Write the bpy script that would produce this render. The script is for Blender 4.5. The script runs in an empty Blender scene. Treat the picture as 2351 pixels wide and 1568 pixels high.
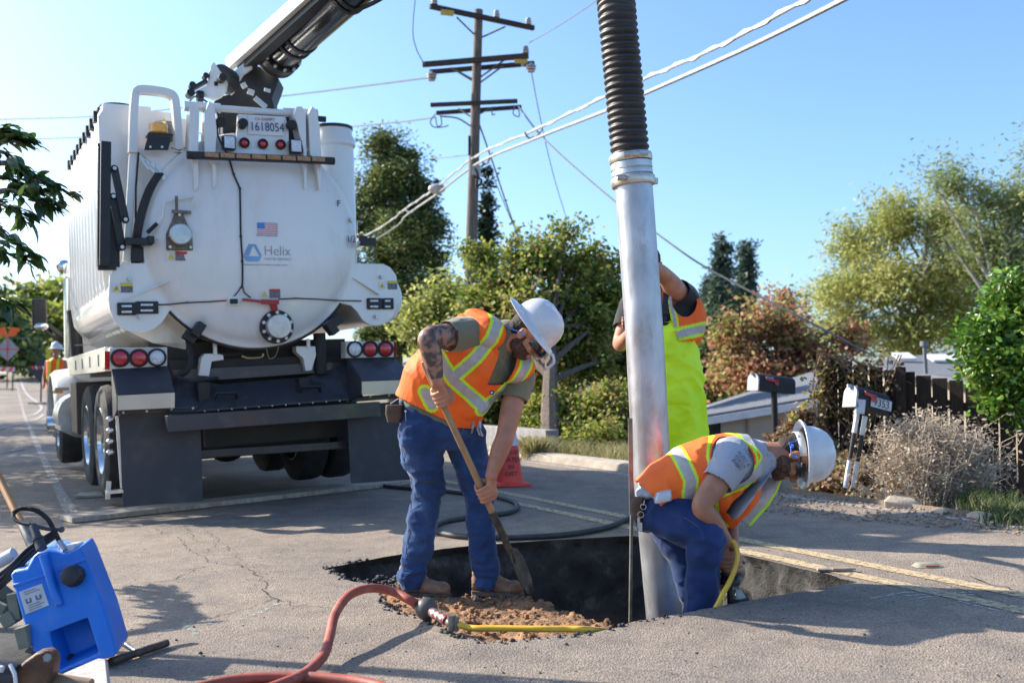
import bpy, bmesh, math, random
import numpy as np
from mathutils import Vector, Matrix, noise
from mathutils.geometry import delaunay_2d_cdt
random.seed(7); RNG = np.random.default_rng(7)
R = math.radians
scene = bpy.context.scene
col = scene.collection

# ---------------------------------------------------------------- camera
CAM = Vector((0, 0, 1.05)); PITCH = R(2.65); FPX = 2285.7
cd = bpy.data.cameras.new('camera'); cam = bpy.data.objects.new('camera', cd); col.objects.link(cam)
cam.location = CAM; cam.rotation_euler = (R(90) + PITCH, 0, 0)
cd.sensor_width = 36; cd.lens = 35; cd.clip_start = .05; cd.clip_end = 2000
cd.dof.use_dof = True; cd.dof.focus_distance = 5.1; cd.dof.aperture_fstop = 2.8
scene.camera = cam
# ---------------------------------------------------------------- world, sun, exposure
SUN_EL = 31.5; SUN_AZ = 22.0            # shadows run to +x and a little towards the camera
sdir = Vector((-math.cos(R(SUN_AZ)) * math.cos(R(SUN_EL)), math.sin(R(SUN_AZ)) * math.cos(R(SUN_EL)), math.sin(R(SUN_EL))))
w = bpy.data.worlds.new('World'); scene.world = w; w.use_nodes = True
nt = w.node_tree; bg = nt.nodes['Background']
sky = nt.nodes.new('ShaderNodeTexSky'); sky.sky_type = 'NISHITA'; sky.sun_disc = False
sky.sun_elevation = R(SUN_EL); sky.sun_rotation = math.atan2(sdir.x, sdir.y)
sky.altitude = 100; sky.air_density = 1.0; sky.dust_density = 1.9; sky.ozone_density = 2.0
tintn = nt.nodes.new('ShaderNodeMix'); tintn.data_type = 'RGBA'; tintn.blend_type = 'MULTIPLY'; tintn.inputs[0].default_value = 1; tintn.inputs[7].default_value = (.75, .925, 1.11, 1)
nt.links.new(sky.outputs[0], tintn.inputs[6]); nt.links.new(tintn.outputs[2], bg.inputs[0]); bg.inputs[1].default_value = .135
sl = bpy.data.lights.new('sun', 'SUN'); sl.energy = 5.0; sl.angle = R(.5); sl.color = (1, .92, .80)
so = bpy.data.objects.new('sun', sl); col.objects.link(so)
so.rotation_euler = sdir.to_track_quat('Z', 'Y').to_euler()
vs = scene.view_settings; scene.display_settings.display_device = 'sRGB'
vs.view_transform = 'Standard'; vs.look = 'None'; vs.gamma = 1; vs.exposure = 1.03
scene.render.resolution_x = 1024; scene.render.resolution_y = 682

# ---------------------------------------------------------------- geometry helpers
def ray(u, v):
    a = (u - 1175.5) / FPX; b = -(v - 784) / FPX
    c, s = math.cos(PITCH), math.sin(PITCH)
    return Vector((a, c - b * s, s + b * c))
def P(u, v, Y):                                   # photo pixel at world depth Y
    r = ray(u, v); return CAM + r * (Y / r.y)
TH = R(28.5); RD = Vector((-math.sin(TH), math.cos(TH), 0)); RS = Vector((math.cos(TH), math.sin(TH), 0))
KS = .03
def zroad(x, y):
    s = x * RS.x + y * RS.y; l = x * RD.x + y * RD.y
    z = KS * min(s - 1.0, 6.4)
    if s < -1.5: z = KS * (-2.5)
    if l > 22: z += .010 * (l - 22)
    if l > 36: z += .028 * (min(l, 90) - 36)
    return z
def G(u, v, up=0.0):                              # photo pixel on the road plane
    r = ray(u, v); n = Vector((-KS * RS.x, -KS * RS.y, 1)); d = -KS + up
    t = (d - n.dot(CAM)) / n.dot(r); return CAM + r * t
def SL(s, l, z=None):                              # road coordinates
    p = RS * s + RD * l; p.z = zroad(p.x, p.y) if z is None else z; return p

def link(name, me, parent=None):
    o = bpy.data.objects.new(name, me); col.objects.link(o)
    if parent is not None: o.parent = parent
    return o
def tag(o, label=None, cat=None, group=None, kind=None):
    if label: o['label'] = label
    if cat: o['category'] = cat
    if group: o['group'] = group
    if kind: o['kind'] = kind
    return o
def empty(name, loc=(0, 0, 0), rot=None, label=None, cat=None, group=None):
    o = link(name, None); o.location = loc
    if rot is not None: o.rotation_euler = rot
    return tag(o, label, cat, group)

class MB:
    """collects simple shapes and links them as one mesh"""
    def __init__(s): s.v = []; s.f = []; s.m = []
    def add(s, vs_, fs, mi=0):
        b = len(s.v); s.v += [Vector(v) for v in vs_]; s.f += [tuple(i + b for i in f) for f in fs]; s.m += [mi] * len(fs); return s
    def box(s, c, d, M=None, mi=0):
        x, y, z = d[0] / 2, d[1] / 2, d[2] / 2; c = Vector(c)
        vs_ = [Vector((i, j, k)) for i in (-x, x) for j in (-y, y) for k in (-z, z)]
        vs_ = [c + ((M @ v) if M is not None else v) for v in vs_]
        return s.add(vs_, [(0, 1, 3, 2), (4, 6, 7, 5), (0, 4, 5, 1), (2, 3, 7, 6), (0, 2, 6, 4), (1, 5, 7, 3)], mi)
    def tube(s, pts, r, n=10, mi=0, cap=True, closed=False):
        pts = [Vector(p) for p in pts]; N = len(pts); rr = r if hasattr(r, '__len__') else [r] * N
        T = []
        for i in range(N):
            a = pts[(i - 1) % N] if (closed or i > 0) else pts[i]; b = pts[(i + 1) % N] if (closed or i < N - 1) else pts[i]
            t = (b - a); T.append(t.normalized() if t.length > 1e-9 else Vector((0, 0, 1)))
        u = T[0].orthogonal().normalized(); vs_ = []
        for i in range(N):
            u = (u - T[i] * u.dot(T[i])); u = u.normalized() if u.length > 1e-6 else T[i].orthogonal().normalized()
            w_ = T[i].cross(u)
            for k in range(n):
                a = 2 * math.pi * k / n; vs_.append(pts[i] + (u * math.cos(a) + w_ * math.sin(a)) * rr[i])
        fs = []
        for i in range(N if closed else N - 1):
            j = (i + 1) % N
            for k in range(n):
                k2 = (k + 1) % n; fs.append((i * n + k, i * n + k2, j * n + k2, j * n + k))
        if cap and not closed: fs.append(tuple(range(n - 1, -1, -1))); fs.append(tuple((N - 1) * n + k for k in range(n)))
        return s.add(vs_, fs, mi)
    def bar(s, a, b, w_, h, up=(0, 0, 1), mi=0):
        a = Vector(a); b = Vector(b); t = (b - a); L = t.length; t.normalize()
        x = t.cross(Vector(up)).normalized(); z = x.cross(t)
        M = Matrix((x, t, z)).transposed(); return s.box((a + b) / 2, (w_, L, h), M, mi)
    def lathe(s, prof, n=24, M=None, mi=0, cap=True, sx=1, sy=1):
        vs_ = []; fs = []
        for r, z in prof:
            for k in range(n):
                a = 2 * math.pi * k / n; vs_.append(Vector((r * math.cos(a) * sx, r * math.sin(a) * sy, z)))
        for i in range(len(prof) - 1):
            for k in range(n):
                k2 = (k + 1) % n; fs.append((i * n + k, i * n + k2, (i + 1) * n + k2, (i + 1) * n + k))
        if cap: fs.append(tuple(range(n - 1, -1, -1))); fs.append(tuple((len(prof) - 1) * n + k for k in range(n)))
        if M is not None: vs_ = [M @ v for v in vs_]
        return s.add(vs_, fs, mi)
    def disc(s, c, r, t, ax=(0, 1, 0), n=24, mi=0):      # cylinder centred on c with its axis ax
        c = Vector(c); ax = Vector(ax).normalized(); return s.tube([c - ax * t / 2, c + ax * t / 2], r, n, mi)
    def prism(s, poly, ext, mi=0):                       # 3D polygon extruded by vector ext
        n = len(poly); a = [Vector(p) for p in poly]; e = Vector(ext)
        return s.add(a + [p + e for p in a], [tuple(range(n - 1, -1, -1)), tuple(range(n, 2 * n))] + [(i, (i + 1) % n, (i + 1) % n + n, i + n) for i in range(n)], mi)
    def ell(s, c, rad, M=None, n=20, m=12, mi=0):
        vs_ = []; fs = []; c = Vector(c)
        for i in range(m + 1):
            th = math.pi * i / m
            for k in range(n):
                a = 2 * math.pi * k / n
                v = Vector((rad[0] * math.sin(th) * math.cos(a), rad[1] * math.sin(th) * math.sin(a), rad[2] * math.cos(th)))
                vs_.append(c + ((M @ v) if M is not None else v))
        for i in range(m):
            for k in range(n):
                k2 = (k + 1) % n; fs.append((i * n + k, (i + 1) * n + k, (i + 1) * n + k2, i * n + k2))
        return s.add(vs_, fs, mi)
    def cap(s, a, ra, b, rb, n=16, mi=0):                # tapered capsule
        a = Vector(a); b = Vector(b); t = (b - a); L = max(t.length, 1e-6); t.normalize(); pts = []; rs = []
        for i in range(5):
            th = math.pi / 2 * i / 4; pts.append(a - t * ra * math.cos(th)); rs.append(max(ra * math.sin(th), 1e-4))
        for i in range(1, 6): pts.append(a + t * L * i / 6); rs.append(ra + (rb - ra) * i / 6)
        for i in range(5):
            th = math.pi / 2 * (1 - i / 4); pts.append(b + t * rb * math.cos(th)); rs.append(max(rb * math.sin(th), 1e-4))
        return s.tube(pts, rs, n, mi)
    def loft(s, secs, n=24, mi=0, p=2.3):                # sections (centre, vecA, vecB): superellipse rings
        vs_ = []
        for c, A, B in secs:
            c = Vector(c); A = Vector(A); B = Vector(B)
            for k in range(n):
                a = 2 * math.pi * k / n; ca, sa = math.cos(a), math.sin(a)
                vs_.append(c + A * math.copysign(abs(ca) ** (2 / p), ca) + B * math.copysign(abs(sa) ** (2 / p), sa))
        fs = []; m = len(secs)
        for i in range(m - 1):
            for k in range(n):
                k2 = (k + 1) % n; fs.append((i * n + k, i * n + k2, (i + 1) * n + k2, (i + 1) * n + k))
        fs.append(tuple(range(n - 1, -1, -1))); fs.append(tuple((m - 1) * n + k for k in range(n)))
        return s.add(vs_, fs, mi)
    def mesh(s, name, mats):
        me = bpy.data.meshes.new(name); me.from_pydata([tuple(v) for v in s.v], [], s.f)
        for m in (mats if isinstance(mats, (list, tuple)) else [mats]): me.materials.append(m)
        me.polygons.foreach_set('material_index', s.m)
        bm = bmesh.new(); bm.from_mesh(me); bmesh.ops.recalc_face_normals(bm, faces=bm.faces); bm.to_mesh(me); bm.free()
        return me
    def build(s, name, mats, parent=None, smooth=40, bevel=0, loc=None):
        me = s.mesh(name, mats)
        if smooth:
            me.polygons.foreach_set('use_smooth', [True] * len(me.polygons)); me.set_sharp_from_angle(angle=R(smooth))
        o = link(name, me, parent)
        if bevel:
            b = o.modifiers.new('bevel', 'BEVEL'); b.width = bevel; b.segments = 2; b.limit_method = 'ANGLE'; b.angle_limit = R(40); b.harden_normals = True
        if loc is not None: o.location = loc
        return o

def spline(pts, n=8, closed=False):
    pts = [Vector(p) for p in pts]; out = []; N = len(pts)
    rng = range(N) if closed else range(N - 1)
    for i in rng:
        if closed: p0, p1, p2, p3 = pts[i - 1], pts[i], pts[(i + 1) % N], pts[(i + 2) % N]
        else: p0, p1, p2, p3 = pts[max(i - 1, 0)], pts[i], pts[i + 1], pts[min(i + 2, N - 1)]
        for k in range(n):
            t = k / n
            out.append(.5 * ((2 * p1) + (p2 - p0) * t + (2 * p0 - 5 * p1 + 4 * p2 - p3) * t * t + (3 * p1 - p0 - 3 * p2 + p3) * t ** 3))
    if not closed: out.append(pts[-1])
    return out

# ---------------------------------------------------------------- materials
def srgb(r, g, b): return tuple(((c / 255) / 12.92 if c / 255 <= .04045 else ((c / 255 + .055) / 1.055) ** 2.4) for c in (r, g, b))
_mc = {}
def mat(name, c1, c2=None, scale=6, rough=.6, metal=0, bump=0, bscale=60, coat=0, spec=.5, detail=4, stretch=None, fac=(.35, .65), rvar=0, trans=0, dirt=None, dscale=3):
    if name in _mc: return _mc[name]
    m = bpy.data.materials.new(name); m.use_nodes = True; t = m.node_tree; n = t.nodes; b = n['Principled BSDF']; L = t.links.new
    tc = n.new('ShaderNodeTexCoord'); mp = n.new('ShaderNodeMapping'); L(tc.outputs['Object'], mp.inputs[0])
    if stretch: mp.inputs['Scale'].default_value = stretch
    b.inputs['Roughness'].default_value = rough; b.inputs['Metallic'].default_value = metal
    b.inputs['Coat Weight'].default_value = coat; b.inputs['Coat Roughness'].default_value = .08; b.inputs['Specular IOR Level'].default_value = spec
    if c2 is None: c2 = tuple(x * .82 for x in c1)
    nz = n.new('ShaderNodeTexNoise'); nz.inputs['Scale'].default_value = scale; nz.inputs['Detail'].default_value = detail; L(mp.outputs[0], nz.inputs[0])
    rp = n.new('ShaderNodeValToRGB'); rp.color_ramp.elements[0].position = fac[0]; rp.color_ramp.elements[1].position = fac[1]
    rp.color_ramp.elements[0].color = (*c2, 1); rp.color_ramp.elements[1].color = (*c1, 1); L(nz.outputs[0], rp.inputs[0])
    out = rp.outputs[0]
    if dirt:
        n2 = n.new('ShaderNodeTexNoise'); n2.inputs['Scale'].default_value = dscale; n2.inputs['Detail'].default_value = 8; n2.inputs['Roughness'].default_value = .7; L(mp.outputs[0], n2.inputs[0])
        r2 = n.new('ShaderNodeMapRange'); r2.inputs[1].default_value = .52; r2.inputs[2].default_value = .75; r2.inputs[4].default_value = dirt[3]; L(n2.outputs[0], r2.inputs[0])
        mx = n.new('ShaderNodeMix'); mx.data_type = 'RGBA'; L(r2.outputs[0], mx.inputs[0]); L(out, mx.inputs[6]); mx.inputs[7].default_value = (*dirt[:3], 1); out = mx.outputs[2]
    L(out, b.inputs['Base Color'])
    if rvar:
        mr = n.new('ShaderNodeMapRange'); mr.inputs[3].default_value = rough - rvar; mr.inputs[4].default_value = rough + rvar; L(nz.outputs[0], mr.inputs[0]); L(mr.outputs[0], b.inputs['Roughness'])
    if bump:
        nb = n.new('ShaderNodeTexNoise'); nb.inputs['Scale'].default_value = bscale; nb.inputs['Detail'].default_value = 5; L(mp.outputs[0], nb.inputs[0])
        bp = n.new('ShaderNodeBump'); bp.inputs['Strength'].default_value = 1; bp.inputs['Distance'].default_value = bump; L(nb.outputs[0], bp.inputs['Height']); L(bp.outputs[0], b.inputs['Normal'])
    if trans: b.inputs['Transmission Weight'].default_value = trans
    _mc[name] = m; return m
def fabric(m, w_=.7):
    b = m.node_tree.nodes['Principled BSDF']; b.inputs['Sheen Weight'].default_value = w_; b.inputs['Sheen Roughness'].default_value = .35; return m
def leafmat(name, cols, trans=.35, rough=.5, nscale=.5, spec=.35):
    """foliage: colour varies leaf by leaf (attribute tint) and clump by clump (noise)"""
    m = bpy.data.materials.new(name); m.use_nodes = True; t = m.node_tree; n = t.nodes; L = t.links.new; b = n['Principled BSDF']
    at = n.new('ShaderNodeAttribute'); at.attribute_name = 'tint'
    tc = n.new('ShaderNodeTexCoord'); nz = n.new('ShaderNodeTexNoise'); nz.inputs['Scale'].default_value = nscale; nz.inputs['Detail'].default_value = 3; L(tc.outputs['Object'], nz.inputs[0])
    ad = n.new('ShaderNodeMath'); ad.operation = 'MULTIPLY_ADD'; L(nz.outputs[0], ad.inputs[0]); ad.inputs[1].default_value = 1.6; ad.inputs[2].default_value = -.8
    a2 = n.new('ShaderNodeMath'); a2.operation = 'ADD'; L(ad.outputs[0], a2.inputs[0]); L(at.outputs['Fac'], a2.inputs[1])
    rp = n.new('ShaderNodeValToRGB'); L(a2.outputs[0], rp.inputs[0]); e = rp.color_ramp.elements
    while len(e) < len(cols): e.new(.5)
    for i, c in enumerate(cols): e[i].position = i / (len(cols) - 1); e[i].color = (*c, 1)
    L(rp.outputs[0], b.inputs['Base Color']); b.inputs['Roughness'].default_value = rough; b.inputs['Specular IOR Level'].default_value = spec
    tr = n.new('ShaderNodeBsdfTranslucent'); L(rp.outputs[0], tr.inputs[0]); ms = n.new('ShaderNodeMixShader'); ms.inputs[0].default_value = trans
    L(b.outputs[0], ms.inputs[1]); L(tr.outputs[0], ms.inputs[2]); L(ms.outputs[0], n['Material Output'].inputs[0])
    return m

def text(name, s, size, M, m, parent=None, ext=.0008, align='CENTER', shear=0, sx=1.0, offset=0):
    """writing as thin solid letters; M places the text plane (x right, y up, z outward)"""
    cu = bpy.data.curves.new(name, 'FONT'); cu.body = s; cu.size = size; cu.align_x = align; cu.align_y = 'CENTER'; cu.extrude = ext; cu.shear = shear; cu.offset = offset; cu.resolution_u = 3
    cu.space_line = .85
    tmp = bpy.data.objects.new('tmp', cu); col.objects.link(tmp); dg = bpy.context.evaluated_depsgraph_get()
    me = bpy.data.meshes.new_from_object(tmp.evaluated_get(dg)); bpy.data.objects.remove(tmp); me.name = name
    me.transform(M @ Matrix.Diagonal((sx, 1, 1, 1))); me.materials.clear(); me.materials.append(m)
    return link(name, me, parent)
def frame(o, x, y):                                # matrix with origin o, x axis, y axis
    x = Vector(x).normalized(); z = x.cross(Vector(y)).normalized(); y = z.cross(x)
    M = Matrix((x, y, z)).transposed().to_4x4(); M.translation = Vector(o); return M
# ================================================================ ROAD, HOLE, GROUND
def road_material():
    m = bpy.data.materials.new('asphalt'); m.use_nodes = True; t = m.node_tree; n = t.nodes; L = t.links.new; b = n['Principled BSDF']
    tc = n.new('ShaderNodeTexCoord')
    def noise_(s, d=4, r=.5):
        x = n.new('ShaderNodeTexNoise'); x.inputs['Scale'].default_value = s; x.inputs['Detail'].default_value = d; x.inputs['Roughness'].default_value = r; L(tc.outputs['Object'], x.inputs[0]); return x.outputs[0]
    vo = n.new('ShaderNodeTexVoronoi'); vo.inputs['Scale'].default_value = 125; L(tc.outputs['Object'], vo.inputs[0])
    big = noise_(.55, 5, .6); mid = noise_(5, 6, .65); fine = noise_(160, 2)
    r1 = n.new('ShaderNodeValToRGB'); L(vo.outputs['Color'], r1.inputs[0]); e = r1.color_ramp.elements
    e[0].position = 0; e[0].color = (.165, .145, .125, 1); e[1].position = 1; e[1].color = (.445, .39, .335, 1)
    k = e.new(.45); k.color = (.272, .224, .184, 1); k = e.new(.8); k.color = (.335, .275, .222, 1)
    r2 = n.new('ShaderNodeValToRGB'); L(big, r2.inputs[0]); e = r2.color_ramp.elements
    e[0].position = .32; e[0].color = (.66, .67, .70, 1); e[1].position = .66; e[1].color = (1.08, 1.05, 1.0, 1)
    mx = n.new('ShaderNodeMix'); mx.data_type = 'RGBA'; mx.blend_type = 'MULTIPLY'; mx.inputs[0].default_value = 1; L(r1.outputs[0], mx.inputs[6]); L(r2.outputs[0], mx.inputs[7])
    r3 = n.new('ShaderNodeValToRGB'); L(mid, r3.inputs[0]); e = r3.color_ramp.elements
    e[0].position = .3; e[0].color = (.72, .72, .73, 1); e[1].position = .6; e[1].color = (1.03, 1.02, 1.0, 1)
    m2 = n.new('ShaderNodeMix'); m2.data_type = 'RGBA'; m2.blend_type = 'MULTIPLY'; m2.inputs[0].default_value = 1; L(mx.outputs[2], m2.inputs[6]); L(r3.outputs[0], m2.inputs[7])
    L(m2.outputs[2], b.inputs['Base Color']); b.inputs['Roughness'].default_value = .88; b.inputs['Specular IOR Level'].default_value = .3
    bp = n.new('ShaderNodeBump'); bp.inputs['Strength'].default_value = .9; bp.inputs['Distance'].default_value = .004; L(vo.outputs['Distance'], bp.inputs['Height'])
    b2 = n.new('ShaderNodeBump'); b2.inputs['Strength'].default_value = .6; b2.inputs['Distance'].default_value = .003; L(fine, b2.inputs['Height']); L(bp.outputs[0], b2.inputs['Normal']); L(b2.outputs[0], b.inputs['Normal'])
    return m
ASPH = road_material()
def jit(pts, amp, sc=9, n=10):                    # subdivide a loop and roughen it sideways
    out = []; N = len(pts)
    for i in range(N):
        a, b = pts[i], pts[(i + 1) % N]; k = max(2, int((b - a).length / .03)); d = (b - a).normalized(); q = Vector((-d.y, d.x, 0))
        am = amp[i] if hasattr(amp, '__len__') else amp
        for j in range(k):
            p = a.lerp(b, j / k); f = noise.noise(p * sc) + .6 * noise.noise(p * sc * 3.1) + .4 * noise.noise(p * sc * 7)
            out.append(p + q * f * am)
    return out
rim_px = [(754, 1303), (840, 1286), (917, 1272), (1073, 1253), (1250, 1240), (1447, 1229), (1600, 1247), (1696, 1271), (1780, 1290), (1856, 1309), (1915, 1322), (1967, 1336),
          (1935, 1341), (1897, 1348), (1800, 1364), (1714, 1379), (1641, 1393), (1590, 1402), (1537, 1412), (1468, 1425), (1416, 1438),
          (1370, 1449), (1291, 1458), (1200, 1466), (1104, 1473), (1062, 1463), (1028, 1449), (965, 1418), (907, 1397), (870, 1370), (844, 1345), (793, 1327)]
amps = [.018, .012, .01, .005, .005, .005, .005, .005, .006, .02, .03, .02, .012, .01, .008, .008, .01, .012, .014, .02, .03, .03, .02, .02, .03, .03, .035, .035, .03, .035, .035, .03]
rim = jit([G(*p) for p in rim_px], amps)
def in_poly(x, y, poly):
    c = False; j = len(poly) - 1
    for i in range(len(poly)):
        if (poly[i].y > y) != (poly[j].y > y) and x < (poly[j].x - poly[i].x) * (y - poly[i].y) / (poly[j].y - poly[i].y) + poly[i].x: c = not c
        j = i
    return c
# road sheet with the hole cut out of it
S0, S1, L0, L1 = -1.5, 6.15, -6.0, 240.0
outer = []
ss = [S0, 1, 3, 4.7, S1]; ll = [L0, 0, 6, 12, 18, 22, 30, 36, 60, 90, 120, L1]
grid = [(RS * s + RD * l) for s in ss for l in ll]
vin = [(p.x, p.y) for p in rim] + [(p.x, p.y) for p in grid]
nr = len(rim)
r = delaunay_2d_cdt([Vector(v) for v in vin], [(i, (i + 1) % nr) for i in range(nr)], [], 0, 1e-5)
vv, ff = r[0], r[2]
keep = [f for f in ff if not in_poly(sum(vv[i].x for i in f) / 3, sum(vv[i].y for i in f) / 3, rim)]
mb = MB(); mb.add([(v.x, v.y, zroad(v.x, v.y)) for v in vv], keep)
road = mb.build('road', ASPH, smooth=0); tag(road, kind='structure')
# land either side
GND = mat('dry_earth', (.30, .22, .15), (.19, .14, .10), scale=2.5, rough=.95, bump=.02, bscale=25, dirt=(.12, .11, .05, .8), dscale=1.2)
def land(name, s0, s1, prof, m):
    mb = MB(); ls = [-12, -6, 0, 4, 8, 12, 16, 22, 30, 36, 60, 90, 120, 240]; n = len(prof); vs_ = []
    for l in ls:
        for k, (s, dz) in enumerate(prof):
            p = RS * s + RD * l; e = KS * min(max(s - 1, -2.5), 6.4) + (.010 * (l - 22) if l > 22 else 0) + (.028 * (min(l, 90) - 36) if l > 36 else 0)
            if name == 'verge' and k > 0: dz = dz - max(0, min(1, (12.5 - l) / 3.5)) * (0, .05, .15, .30, .5, .3, 0)[k]
            vs_.append((p.x, p.y, e + dz + (.04 * noise.noise(Vector((s, l, 0)) * .4) if 1 < k else 0)))
    fs = [(i * n + k, i * n + k + 1, (i + 1) * n + k + 1, (i + 1) * n + k) for i in range(len(ls) - 1) for k in range(n - 1)]
    return tag(mb.add(vs_, fs).build(name, m), kind='structure')
land('verge', 0, 0, [(S1 - .02, -.006), (S1 + .35, .01), (S1 + .9, .02), (S1 + 2, -.05), (S1 + 4, -.4), (60, -2.0), (300, -3)], GND)
land('ground', 0, 0, [(S0 + .02, -.006), (S0 - .4, .05), (S0 - 2, .12), (S0 - 6, .3), (-60, 1), (-300, 2)], GND)

# pit walls and floor
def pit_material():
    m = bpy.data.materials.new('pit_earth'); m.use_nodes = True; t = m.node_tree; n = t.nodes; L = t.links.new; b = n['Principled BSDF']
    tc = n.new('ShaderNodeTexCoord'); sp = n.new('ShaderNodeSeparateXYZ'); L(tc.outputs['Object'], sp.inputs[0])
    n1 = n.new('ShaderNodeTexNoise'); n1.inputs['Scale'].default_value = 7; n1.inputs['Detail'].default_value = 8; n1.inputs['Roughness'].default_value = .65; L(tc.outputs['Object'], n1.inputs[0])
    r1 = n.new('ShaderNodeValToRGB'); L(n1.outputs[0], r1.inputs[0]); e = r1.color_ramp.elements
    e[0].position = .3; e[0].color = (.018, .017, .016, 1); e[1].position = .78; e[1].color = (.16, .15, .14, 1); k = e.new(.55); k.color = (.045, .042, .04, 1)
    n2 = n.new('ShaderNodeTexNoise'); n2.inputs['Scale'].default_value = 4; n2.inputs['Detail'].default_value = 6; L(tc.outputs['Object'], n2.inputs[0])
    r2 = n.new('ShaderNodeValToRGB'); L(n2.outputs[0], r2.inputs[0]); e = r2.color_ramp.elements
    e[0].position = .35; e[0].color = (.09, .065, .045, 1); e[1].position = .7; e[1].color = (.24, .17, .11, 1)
    mr = n.new('ShaderNodeMapRange'); L(sp.outputs[2], mr.inputs[0]); mr.inputs[1].default_value = -.40; mr.inputs[2].default_value = -.62  # black asphalt band, deepened and darkened to stand in for shade missing on the wall
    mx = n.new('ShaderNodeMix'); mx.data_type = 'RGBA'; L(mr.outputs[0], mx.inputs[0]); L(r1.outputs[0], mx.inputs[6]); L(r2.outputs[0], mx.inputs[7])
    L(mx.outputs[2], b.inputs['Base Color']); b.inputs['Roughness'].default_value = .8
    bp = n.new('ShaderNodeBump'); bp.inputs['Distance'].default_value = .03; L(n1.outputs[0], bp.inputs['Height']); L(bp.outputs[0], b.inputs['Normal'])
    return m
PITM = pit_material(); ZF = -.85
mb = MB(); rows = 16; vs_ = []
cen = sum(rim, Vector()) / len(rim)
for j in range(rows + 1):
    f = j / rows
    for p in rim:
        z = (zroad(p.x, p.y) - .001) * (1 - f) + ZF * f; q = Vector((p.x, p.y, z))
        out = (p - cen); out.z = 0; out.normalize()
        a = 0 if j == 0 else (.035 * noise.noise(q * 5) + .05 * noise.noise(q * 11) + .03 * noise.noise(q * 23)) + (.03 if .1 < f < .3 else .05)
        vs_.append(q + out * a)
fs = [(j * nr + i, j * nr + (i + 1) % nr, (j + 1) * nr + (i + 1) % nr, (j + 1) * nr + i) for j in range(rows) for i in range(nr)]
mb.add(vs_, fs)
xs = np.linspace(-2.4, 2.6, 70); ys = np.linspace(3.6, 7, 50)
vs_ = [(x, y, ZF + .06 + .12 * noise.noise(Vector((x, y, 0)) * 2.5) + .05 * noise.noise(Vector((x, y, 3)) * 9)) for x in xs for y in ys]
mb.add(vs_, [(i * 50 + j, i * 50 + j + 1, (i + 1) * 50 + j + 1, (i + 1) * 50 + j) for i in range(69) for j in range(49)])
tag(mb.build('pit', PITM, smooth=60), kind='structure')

# shelf of loose brown soil the digger stands on
DIRT = mat('brown_soil', (.35, .185, .088), (.18, .095, .046), scale=9, rough=.95, bump=.012, bscale=70, detail=8, dirt=(.06, .04, .03, .7), dscale=14)
shelf_px = [(845, 1350), (905, 1360), (960, 1362), (1040, 1362), (1110, 1363), (1212, 1368), (1290, 1388), (1360, 1412), (1430, 1438), (1440, 1448),
            (1380, 1462), (1291, 1470), (1104, 1488), (1010, 1462), (940, 1425), (880, 1395)]
shelf = jit([G(*p, -.05) for p in shelf_px], .03, 7)
def shelf_h(x, y):
    d = min((Vector((x, y, 0)) - Vector((q.x, q.y, 0))).length for q in shelf[::4]); k = min(d / .10, 1)
    q = Vector((x, y, 0))
    h = zroad(x, y) - .075 + .035 * noise.noise(q * 3) + .022 * noise.noise(q * 11) + .014 * noise.noise(q * 30)
    return h + .02 * k
bb = [min(p.x for p in shelf) - .1, max(p.x for p in shelf) + .1, min(p.y for p in shelf) - .1, max(p.y for p in shelf) + .1]
nx, ny = 150, 80; vs_ = []; inside = []
for i in range(nx):
    for j in range(ny):
        x = bb[0] + (bb[1] - bb[0]) * i / (nx - 1); y = bb[2] + (bb[3] - bb[2]) * j / (ny - 1)
        ins = in_poly(x, y, shelf); q = Vector((x, y, 0))
        if ins: z = shelf_h(x, y)
        else:
            d = min((Vector((x, y, 0)) - Vector((p.x, p.y, 0))).length for p in shelf[::3]); z = zroad(x, y) - .075 - d * 3.5 + .03 * noise.noise(q * 15)
        vs_.append((x, y, max(z, ZF - .1))); inside.append(ins)
mb = MB(); mb.add(vs_, [(i * ny + j, i * ny + j + 1, (i + 1) * ny + j + 1, (i + 1) * ny + j) for i in range(nx - 1) for j in range(ny - 1)])
tag(mb.build('dirt', DIRT, smooth=60), kind='structure')
# clods and broken asphalt crumbs
def rock(mb, c, r, mi=0, flat=.75):
    vs_ = []; fs = []; n, m = 7, 5; sd = Vector((c[0] * 13, c[1] * 17, r * 99))
    for i in range(m + 1):
        th = math.pi * i / m
        for k in range(n):
            a = 2 * math.pi * k / n; d = Vector((math.sin(th) * math.cos(a), math.sin(th) * math.sin(a), math.cos(th) * flat))
            vs_.append(Vector(c) + d * r * (1 + .55 * noise.noise(d * 1.7 + sd)))
    for i in range(m):
        for k in range(n): fs.append((i * n + k, (i + 1) * n + k, (i + 1) * n + (k + 1) % n, i * n + (k + 1) % n))
    mb.add(vs_, fs, mi)
mb = MB()
for _ in range(480):
    q = random.choice(shelf); k = Vector((q.x, q.y, 0)).lerp(Vector((shelf[0].x * 0 + sum(p.x for p in shelf) / len(shelf), sum(p.y for p in shelf) / len(shelf), 0)), random.random() ** 1.5 * .95)
    k += Vector((random.gauss(0, .03), random.gauss(0, .03), 0))
    if in_poly(k.x, k.y, shelf): r_ = random.choice([.003, .004, .006, .008, .012, .016]); rock(mb, (k.x, k.y, shelf_h(k.x, k.y) + r_ * .3), r_)
tag(mb.build('soil_clods', DIRT, smooth=0), 'loose brown soil clods scattered on the dirt shelf', 'soil', kind='stuff')
BLK = mat('broken_asphalt', (.06, .058, .06), (.02, .02, .02), scale=30, rough=.75, bump=.004, bscale=120, dirt=(.3, .25, .2, .6), dscale=20)
mb = MB()
idx = [i for i, p in enumerate(rim) if ((p.x < -.15 and (p.y < 5.0 or p.x < -.85)) or (-.2 < p.x < .9 and p.y < 4.6))]
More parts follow.
